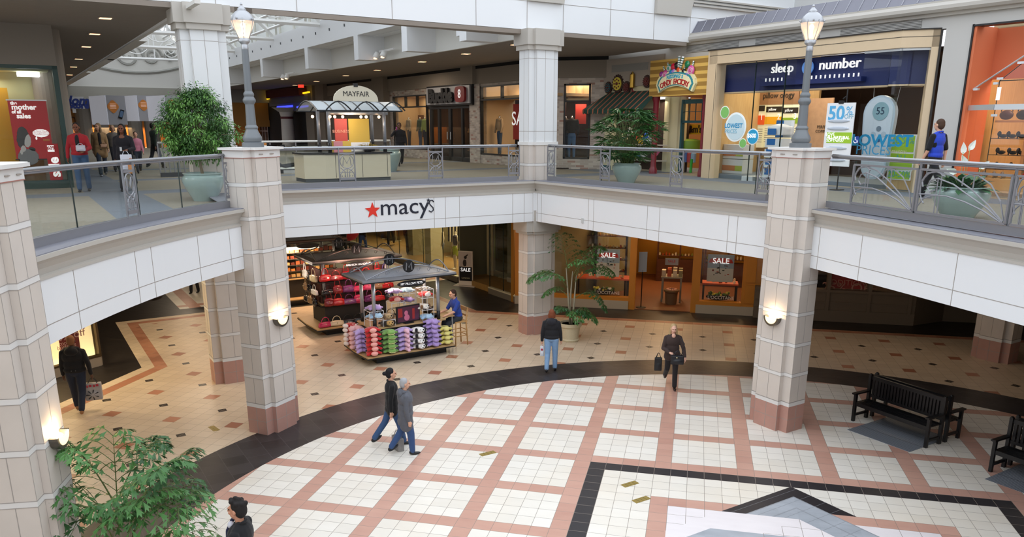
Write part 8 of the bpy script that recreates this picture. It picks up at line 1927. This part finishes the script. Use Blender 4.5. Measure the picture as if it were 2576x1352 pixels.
    # upper garment
    thk = .018+.012*(coat > 0); ut = [('e', S(U((0, 0, 1.30))+up), ((.172+thk)*wide*k*g, (.112+thk)*k*g, .185*k), R), ('e', S(U((0, 0, 1.10))+up), ((.148+thk)*wide*k*g, (.108+thk)*k*g, .20*k), R), ('e', S(U((0, .005, 1.39))+up), (.175*wide*k, .09*k, .065*k), R), ('e', S(U((0, 0, .98))+up), ((.16+thk)*wide*k*g, (.115+thk)*k*g, .10*k), R)]
    if coat: ut += [C((U((-.07*wide, .01, 1.0))+up, .125*g), (Vector((-.09*wide, .01, 1.0-coat))+up, .125*g)), C((U((.07*wide, .01, 1.0))+up, .125*g), (Vector((.09*wide, .01, 1.0-coat))+up, .125*g)), ('e', S(Vector((0, .01, 1.0-coat*.8))+up), (.19*wide*k*g, .15*k*g, .12*k))]
    for i, sd in enumerate((-1, 1)):
        s, e, w = J['s%d' % i], J['e%d' % i], J['w%d' % i]
        ut.append(C((s, .062), (e, .053), (e.lerp(w, .92), .044)) if sleeves is True else C((s, .062), (s.lerp(e, .85), .058)))
        ut.append(C((U((sd*.05, .015, 1.45))+up, .05), (U((sd*.13*wide, .01, 1.415))+up, .052)))
    top_o = blob(topname, ut, cloth(top), t, vox, 2)
    if hood: blob('hood', [('e', S(U((0, .11, 1.42))+up), (.14*k, .07*k, .10*k)), ('c', [(S(U((-.12, .04, 1.47))+up), .04*k), (S(U((0, .1, 1.50))+up), .045*k), (S(U((.12, .04, 1.47))+up), .04*k)]), ('c', [(S(U((-.12, .04, 1.47))+up), .035*k), (S(U((-.05, -.09, 1.42))+up), .03*k)]), ('c', [(S(U((.12, .04, 1.47))+up), .035*k), (S(U((.05, -.09, 1.42))+up), .03*k)])], cloth(top if hood is True else hood), t, vox, 2)
    else:
        blob('collar', [('c', [(S(U((.075*math.cos(q), .01+.075*math.sin(q), 1.475-.02*math.sin(q)*-1))+up), .018*k) for q in [PI*j/7 for j in range(-1, 9)]])], cloth(top), t, vox, 1)
    if chest:
        blob(chest[0], [('e', S(U((0, -.09, 1.30))+up), (.065*k, .07*k, .16*k), R), ('e', S(U((0, -.075, 1.12))+up), (.075*k, .075*k, .16*k), R)], cloth(chest[1]), t, vox, 1)
    # hair
    hm = M('hair_'+hair[1], hair[1], .75, noise=.25, nscale=40); hs = hair[0]
    if hs != 'bald':
        hp = [('e', H((0, .03, .045)), (.086*k, .095*k, .095*k), HR), ('e', H((0, .055, .0)), (.082*k, .072*k, .10*k), HR)]
        if hs == 'long': hp += [('c', [(H((-.07, .02, 0)), .035*k), (H((-.085, .02, -.12)), .035*k), (H((-.08, .0, -.24)), .025*k)]), ('c', [(H((.07, .02, 0)), .035*k), (H((.085, .02, -.12)), .035*k), (H((.08, .0, -.24)), .025*k)]), ('e', H((0, .07, -.1)), (.085*k, .05*k, .14*k), HR)]
        if hs == 'bob': hp += [('c', [(H((-.075, .015, 0)), .028*k), (H((-.078, .02, -.08)), .028*k)]), ('c', [(H((.075, .015, 0)), .028*k), (H((.078, .02, -.08)), .028*k)]), ('e', H((0, .06, -.05)), (.085*k, .05*k, .09*k), HR)]
        if hs == 'bun': hp += [('e', H((0, .15, .02)), (.045*k, .045*k, .045*k), HR)]
        if hs == 'tousled': hp += [('e', H((x, y, z_)), (.028*k, .03*k, .03*k), HR) for x, y, z_ in ((-.05, -.04, .115), (0, -.06, .12), (.05, -.03, .12), (-.07, .03, .1), (.07, .04, .1), (0, .04, .135), (.03, .09, .09), (-.04, .1, .08), (.0, .0, .145))]
        blob('hair', hp, hm, t, vox*.8, 1)
    t['_g0'] = 0; del t['_g0']
    Rz = Matrix.Rotation(rz, 3, 'Z'); W = lambda v: Vector((p[0], p[1], z))+Rz @ S(v)
    return t, {q: (W(v) if isinstance(v, Vector) else v) for q, v in J.items()}, H, top_o
def face_to(p, q): return math.atan2(q[1]-p[1], q[0]-p[0])+PI/2
def hold_bag(pt, w_, h_, d_, c, label, rz, name='shopping_bag', drop=.12, cat='bag', c2=None, rough=.4):
    t = thing(name, label, cat, (pt.x, pt.y, pt.z-drop-h_), rz)
    blob('bag_body', [('b', (0, 0, h_/2), (w_*.9, d_, h_*.94)), ('e', (0, 0, h_*.35), (w_*.48, d_*.75, h_*.34))], M('hbag_'+c, c, rough, noise=.2 if c2 else 0, nscale=12), t, .016, 1)
    m_ = MB()
    for s in (-1, 1): m_.tube([(-w_*.28, s*d_*.4, h_*.9), (-w_*.12, s*d_*.12, h_+drop*.8), (0, 0, h_+drop), (w_*.12, s*d_*.12, h_+drop*.8), (w_*.28, s*d_*.4, h_*.9)], .008, 6)
    L(m_, 'bag_handle', M('hbag_h'+c, c if not c2 else '1c1a1c', .5), t, True)
    return t
# --- lower floor
p = atz(1686, 978, 0); rz = face_to((p.x, p.y), (CO.x, CO.y))+.15
t, J, H, _ = person('woman with blond hair walking in a brown padded jacket and dark trousers', (p.x, p.y), rz, 'e0b09a', '3a2a26', 'jacket', '1f1a1c', shoe='2e1c18', hair=('long', 'b59a6e'), hgt=1.6, legp=((-.28, .55), (.12, .02)), armp=((.15, .25, 1.15, .9), (.25, .35, .35)), coat=.12, wide=1.02, chest=None, nod=.1, vox=.012)
blob('neckline', [('e', Vector((0, -.085, 1.42))*.965, (.05, .03, .06))], skinm('e0b09a'), t, .012, 1)
t2 = hold_bag(J['g0']+Vector((.12, -.1, .12)), .34, .24, .12, '15161c', 'black shoulder bag with a silver clasp in front of the blond walker', rz, 'shoulder_bag', .10); m_ = MB(); m_.tube([(.1, 0, .24), (.16, .05, .5), (.08, .12, .62)], .009, 6); L(m_, 'strap', M('hbag_15161c', '15161c', .4), t2, True); m_ = MB(); m_.ell((-.02, -.085, .19), (.02, .01, .018)); L(m_, 'clasp', M('clasp', 'd9cfa8', .2, metal=1), t2, True)
hold_bag(J['e0']+Vector((-.10, -.02, -.12)), .2, .36, .08, '121215', 'long dark cloth bag hanging from the arm of the blond walker', rz, 'cloth_bag', .1)
p = atz(1386, 934, 0); rz = face_to((p.x, p.y), (p.x-.2, p.y+3))
t, J, H, _ = person('walker seen from behind with reddish short hair, black hooded jacket and light jeans', (p.x, p.y), rz, 'd9a78c', '16161b', 'jacket', '7fa0c4', shoe='15151a', hair=('bob', '7a3f22'), hgt=1.62, legp=((.12, .1), (-.12, .25)), armp=((.15, .18, .15), (-.1, .2, .25)), hood='1b1b22', wide=1.12, fat=1.1, vox=.012)
t2 = hold_bag(J['g1'], .12, .30, .05, 'e4e6ec', 'white plastic bag with a red mark in the left hand of the black jacketed walker', rz, 'plastic_bag', .04)
m_ = MB(); m_.ell((.0, -.042, .2), (.03, .008, .03)); m_.ell((.0, .042, .2), (.03, .008, .03)); L(m_, 'red_mark', M('mark_red', 'b0283a', .5), t2, True)
p = atz(1024, 1142, 0); rz = face_to((p.x, p.y), (p.x+2.2, p.y+1.4))
t, J, H, _ = person('grey haired walker in a long grey hooded coat and blue jeans', (p.x, p.y), rz, 'd9a78c', '5a5c64', 'coat', '35507e', shoe='14141a', hair=('short', 'a9a9ac'), hgt=1.53, legp=((.18, .12), (-.22, .35)), armp=((-.1, .2, .3), (.15, .15, .2)), coat=.30, hood=True, wide=1.15, fat=1.18, vox=.012)
p2 = atz(982, 1120, 0); rz2 = rz
t, J2, H, _ = person('black haired walker with a bun, in black jacket, beside the grey coated walker', (p2.x+.05, p2.y+.05), rz2, 'd6a488', '0f0f12', 'jacket', '3a5680', shoe='141418', hair=('bun', '121014'), hgt=1.60, legp=((.3, .1), (-.35, .25)), armp=((-.2, .15, .2), (.2, .15, .2)), coat=.2, vox=.012)
t2 = hold_bag(J2['g0']+Vector((0.12, 0, -.28)), .38, .30, .13, '8b8784', 'shiny silver handbag carried between the two women walking', rz2+.2, 'silver_handbag', .14, rough=.22)
p = atz(205, 1036, 0); rz = face_to((p.x, p.y), (p.x-1.2, p.y+2.2))
t, J, H, _ = person('man in black jacket and tan cap at the left, passing the bright window', (p.x, p.y), rz, '5c3a28', '0e0d10', 'jacket', '1c2436', shoe='9a6a3e', hair=('short', '8a5a38'), hgt=1.75, legp=((-.3, .3), (.25, .1)), armp=((-.15, .3, .25), (.1, .18, .15)), hood=True, wide=1.18, fat=1.12, vox=.013)
m_ = MB(); m_.ell((0, 0, 1.0), (.2, .15, .04)); L(m_, 'shirt_hem', cloth('e2dcd4'), t, True)
t2 = hold_bag(J['g0'], .38, .42, .14, 'a9a4a2', 'grey patterned shopping bag with red print held by the man at the left', rz+.1, 'shopping_bag', .10, c2=1, rough=.35)
for xx, zz, w_ in ((-.12, .34, .05), (-.05, .33, .04), (.02, .34, .05), (.09, .33, .03)): m_ = MB(); m_.box((xx, -.085, zz), (xx+w_, -.075, zz+.05)); m_.box((xx, .075, zz), (xx+w_, .085, zz+.05)); L(m_, 'red_print', M('mark_red', 'b0283a', .5), t2)
m_ = MB()
for i in range(7): a = i*.9; m_.tube([(0.02+.03*math.cos(a), -.09, .15+.03*math.sin(a)), (.02+.13*math.cos(a), -.09, .15+.12*math.sin(a))], .012, 4); m_.tube([(0.02+.03*math.cos(a), .09, .15+.03*math.sin(a)), (.02+.13*math.cos(a), .09, .15+.12*math.sin(a))], .012, 4)
L(m_, 'dark_print', M('print_dark', '3a3838', .6), t2)
# man at the bottom edge
q = atz(600, 1300, 1.62); rz = face_to((q.x, q.y), (q.x-2.2, q.y+.2))
t, J, H, _ = person('dark haired man in a black coat and striped scarf, cut by the bottom photo edge', (q.x, q.y), rz+.25, 'c98f72', '0b0b10', 'coat', '15161c', shoe='141418', hair=('tousled', '17110f'), hgt=1.80, legp=((.2, .1), (-.2, .2)), armp=((.1, .12, .2), (-.1, .12, .2)), coat=.35, wide=1.12, headturn=-.15, vox=.011)
k_ = 1.80/1.72
for c, dx in (('a81f24', -.035), ('1f4a58', -.012), ('1c2040', .012)): blob('scarf', [('c', [(Vector((-.06+dx*.2, -.02, 1.50))*k_+Vector((0, 0, .02)), .022), (Vector((-.04+dx, -.10, 1.46))*k_+Vector((0, 0, .02)), .022), (Vector((.0+dx, -.15, 1.36))*k_, .02), (Vector((.02+dx, -.15, 1.26))*k_, .018)])], cloth(c), t, .01, 1)
blob('shirt_collar', [('e', Vector((.03, -.09, 1.45))*k_, (.045, .04, .05))], cloth('c9c9d2'), t, .01, 1)
# kiosk attendant, seated on the high chair
sp = CH.location; rz = PI/4-PI/2-.35+PI-.5
rz = face_to((sp.x, sp.y), tuple(loc2w(K1, (2.3, .8, 0)))[:2])
CH.rotation_euler = (0, 0, rz)
t, J, H, _ = person('seated kiosk attendant with short dark hair in a blue polo shirt, hands at the laptop', (sp.x, sp.y), rz, 'd9a78c', '26439a', 'polo_shirt', '2a3038', shoe='1b1b20', hair=('short', '3a2419'), hgt=1.74, legp=((1.25, 1.1), (1.2, 1.0)), armp=((.55, .15, .75), (.6, .15, .7)), seat=.735, lean=.22, sleeves='short', vox=.014, nod=.2)
# far background of the lower corridor
p = atz(866, 652, 0); t, J, H, _ = person('distant person in black pushing a dark wheeled pram near the third kiosk', (p.x, p.y), 0, 'b98a70', '1a1718', legs='1a1a20', hair=('bob', '7a5a3a'), hgt=1.6, vox=.03, armp=((.6, .1, .6), (.6, .1, .6)))
t = thing('pram', 'dark pram with round wheels pushed by the distant person in black', 'pram', (p.x, p.y-.6, 0)); 
m_ = MB(); [m_.tube([(x+.0, y+.26*math.cos(q)*1, .27+.26*math.sin(q)) for q in [j*PI/8 for j in range(16)]], .02, 5, closed=True) for x in (-.28, .28) for y in (0,)]; L(m_, 'wheel', MBLK, t); blob('seat', [('e', (0, 0, .55), (.25, .35, .25))], MBLK2, t, .05); m_ = MB(); m_.tube([(-.25, .1, .6), (-.25, .45, .95), (.25, .45, .95), (.25, .1, .6)], .02, 6); L(m_, 'push_bar', MBLK, t)
m_ = MB(); 
blob('red_hood', [('e', (0, 0, 0), (.55, .4, .55))], cloth('b3202c'), None, .05).location = (p.x-.1, p.y+.9, 1.3); o = bpy.data.objects['red_hood']; o.name = 'red_display'; tag(o, 'round red display behind the distant person with the pram', 'display')
m_ = MB(); m_.tube([(p.x-.1, p.y+.9, 0), (p.x-.1, p.y+.9, .9)], .04, 8); m_.build('stand_pole', MBLK, o)
p = atz(914, 640, 0); person('distant person from behind in a black jacket and blue jeans under the white balcony band', (p.x, p.y), PI, '8a6a58', '15141a', legs='2f4a80', hair=('short', '221a18'), hgt=1.8, vox=.03)
k = GK(1030, 650, -.9); pq = GP_.P(k, .24, -.9); person('shopper inside the glass shop in a dark top with lime stripe and black trousers', (pq.x, pq.y), .4, '8a5a44', '2e1a1a', legs='18161a', hair=('short', '1b1414'), hgt=1.75, vox=.03, z=.24, chest=('stripe', '4f6a3a'))
k = GK(985, 650, -1.2); pq = GP_.P(k, .24, -1.2); person('shopper in black deep inside the glass shop at its far left pane', (pq.x, pq.y), .2, '6a4a3a', '141216', legs='141216', hair=('short', '1b1414'), hgt=1.75, vox=.03, z=.24)
p = atz(490, 738, 0); person('distant walker seen only as dark legs under the left balcony', (p.x, p.y), .1, '8a6a58', '19181c', legs='17161b', hair=('short', '221a18'), hgt=1.7, vox=.03, legp=((.1, .0), (-.1, .1)))
# --- upper floor
ZU = 4.612
p = atz(214, 483, 4.61); rz = face_to((p.x, p.y), (CO.x, CO.y)); 
t, J, H, _ = person('woman in a red jacket and faded jeans walking towards the left railing', (p.x, p.y), rz-.15, '7a4a34', 'a01c26', 'jacket', '3a5474', shoe='1a1a1f', hair=('short', '14100f'), hgt=1.66, legp=((.16, .1), (-.1, .15)), armp=((-.15, .3, .25), (.3, .3, .9, .9)), wide=1.08, z=ZU, chest=('black_top', '15141a'), fat=1.08)
hold_bag(J['g1']+Vector((0, 0, .22)), .24, .16, .04, 'b9b9c2', 'silvery clutch bag held by the woman in the red jacket', rz, 'clutch_bag', .03)
p = atz(325, 480, 4.61); rz = face_to((p.x, p.y), (CO.x, CO.y))
t, J, H, _ = person('woman with long black hair in a black coat walking beside the woman in red', (p.x, p.y), rz-.2, '7a4a34', '15131c', 'coat', '121116', shoe='16161a', hair=('long', '0e0c0d'), hgt=1.66, legp=((.35, .1), (-.35, .35)), armp=((-.1, .15, .2), (.35, .25, 1.1, .7)), wide=1.1, z=ZU, coat=.1)
blob('neckline', [('e', Vector((0, -.085, 1.38))*.965, (.075, .035, .08))], skinm('7a4a34'), t, .014, 1)
hold_bag(J['g1']+Vector((.02, 0, 0)), .30, .40, .08, 'dfe3f2', 'white plastic carrier bag held by the woman in the black coat', rz, 'carrier_bag', .08)
hold_bag(J['g1']+Vector((.15, .0, -.18)), .18, .34, .06, 'd08a50', 'orange and white printed bag behind the white carrier bag', rz, 'printed_bag', .06)
m_ = MB(); P = J['g1']+Vector((-.06, -.05, .04)); m_.cbox(P, (.05, .015, .10), rz); tag(m_.build('mobile_phone', M('alu', 'd5dade', .3, metal=.6)), 'small silver phone in the hand of the woman in the black coat', 'phone')
p = atz(262, 444, 4.61); rz = face_to((p.x, p.y), (CO.x+4, CO.y))
t, J, H, _ = person('woman in a tan coat with patterned headscarf walking behind the two women', (p.x, p.y), rz, 'c99a80', '8f7350', 'coat', '2c3646', shoe='8e8f94', hair=('long', '8b7458'), hgt=1.66, wide=1.05, z=ZU, coat=.28, chest=('dark_top', '16151b'), vox=.02, legp=((.2, .1), (-.2, .2)), headturn=-.8)
hold_bag(J['g1']+Vector((-.15, 0, .3)), .22, .12, .06, 'b08a70', 'small pinkish bag on a long strap of the woman in the tan coat', rz, 'strap_bag', .05)
p = atz(296, 432, 4.61); person('person with pale hood and grey jacket half hidden behind the woman in the tan coat', (p.x, p.y), rz, 'c99a80', '6a655f', legs='2a2d36', hair=('bob', 'a08a68'), hgt=1.62, z=ZU, vox=.025)
p = atz(352, 436, 4.61); t, J, H, _ = person('person in a pink top mostly hidden behind the woman in the black coat', (p.x, p.y), rz, 'd0a088', 'c07a90', legs='2a3242', hair=('short', '3a2a22'), hgt=1.4, z=ZU, vox=.025)
p = atz(358, 437, 4.61); hold_bag(Vector((p.x-.1, p.y-.5, ZU+.72)), .5, .42, .22, '2c3334', 'dark backpack beside the person in the pink top', .5, 'backpack', .08)
p = atz(396, 424, 4.61); person('distant person in dark green clothes left of the leafy tree', (p.x, p.y), PI*.9, '6a4a3a', '16261e', legs='15171a', hair=('short', '14100f'), hgt=1.7, z=ZU, vox=.035)
p = atz(1005, 404, 4.61); p = atz(1008, 418, 4.61); t, J, H, _ = person('person in dark clothes and cap holding a phone to the ear beside the information kiosk', (p.x, p.y), .5, '6a4636', '131218', legs='16161c', hair=('short', '101014'), hgt=1.72, z=ZU, vox=.02, armp=((.9, .6, 2.2, .8), (.1, .2, .2)), wide=1.1, fat=1.1)
m_ = MB(); P = J['g0']; m_.cbox(P, (.04, .05, .12), 0); tag(m_.build('mobile_phone', M('phone_pink', 'b04a9a', .4)), 'pink phone at the ear of the person by the information kiosk', 'phone')
p = atz(2338, 500, 4.61); rz = face_to((p.x, p.y), (p.x-1.6, p.y+1.9))
t, J, H, _ = person('man in a blue and black sports shirt walking past the mattress shop', (p.x, p.y), rz, 'd9a78c', '2747c4', 'polo_shirt', '131318', shoe='121216', hair=('short', '4a3426'), hgt=1.80, legp=((.38, .1), (-.45, .3)), armp=((-.15, .2, .2), (.15, .15, .3)), z=ZU, sleeves='short', wide=1.08, vox=.012)
k_ = 1.8/1.72; Rl = Matrix.Rotation(-rz, 3, 'Z')
ms = []
for i, sd in ((0, -1), (1, 1)):
    s_ = Rl @ (J['s%d' % i]-Vector((p.x, p.y, ZU))); e_ = Rl @ (J['e%d' % i]-Vector((p.x, p.y, ZU))); blob('black_sleeve', [('c', [(s_+Vector((0, 0, .005)), .069), (s_.lerp(e_, .9), .064)]), ('e', s_+Vector((-sd*.06, .0, -.14)), (.05, .085, .16))], cloth('121218'), t, .014, 1)
print("objects", len(bpy.data.objects))
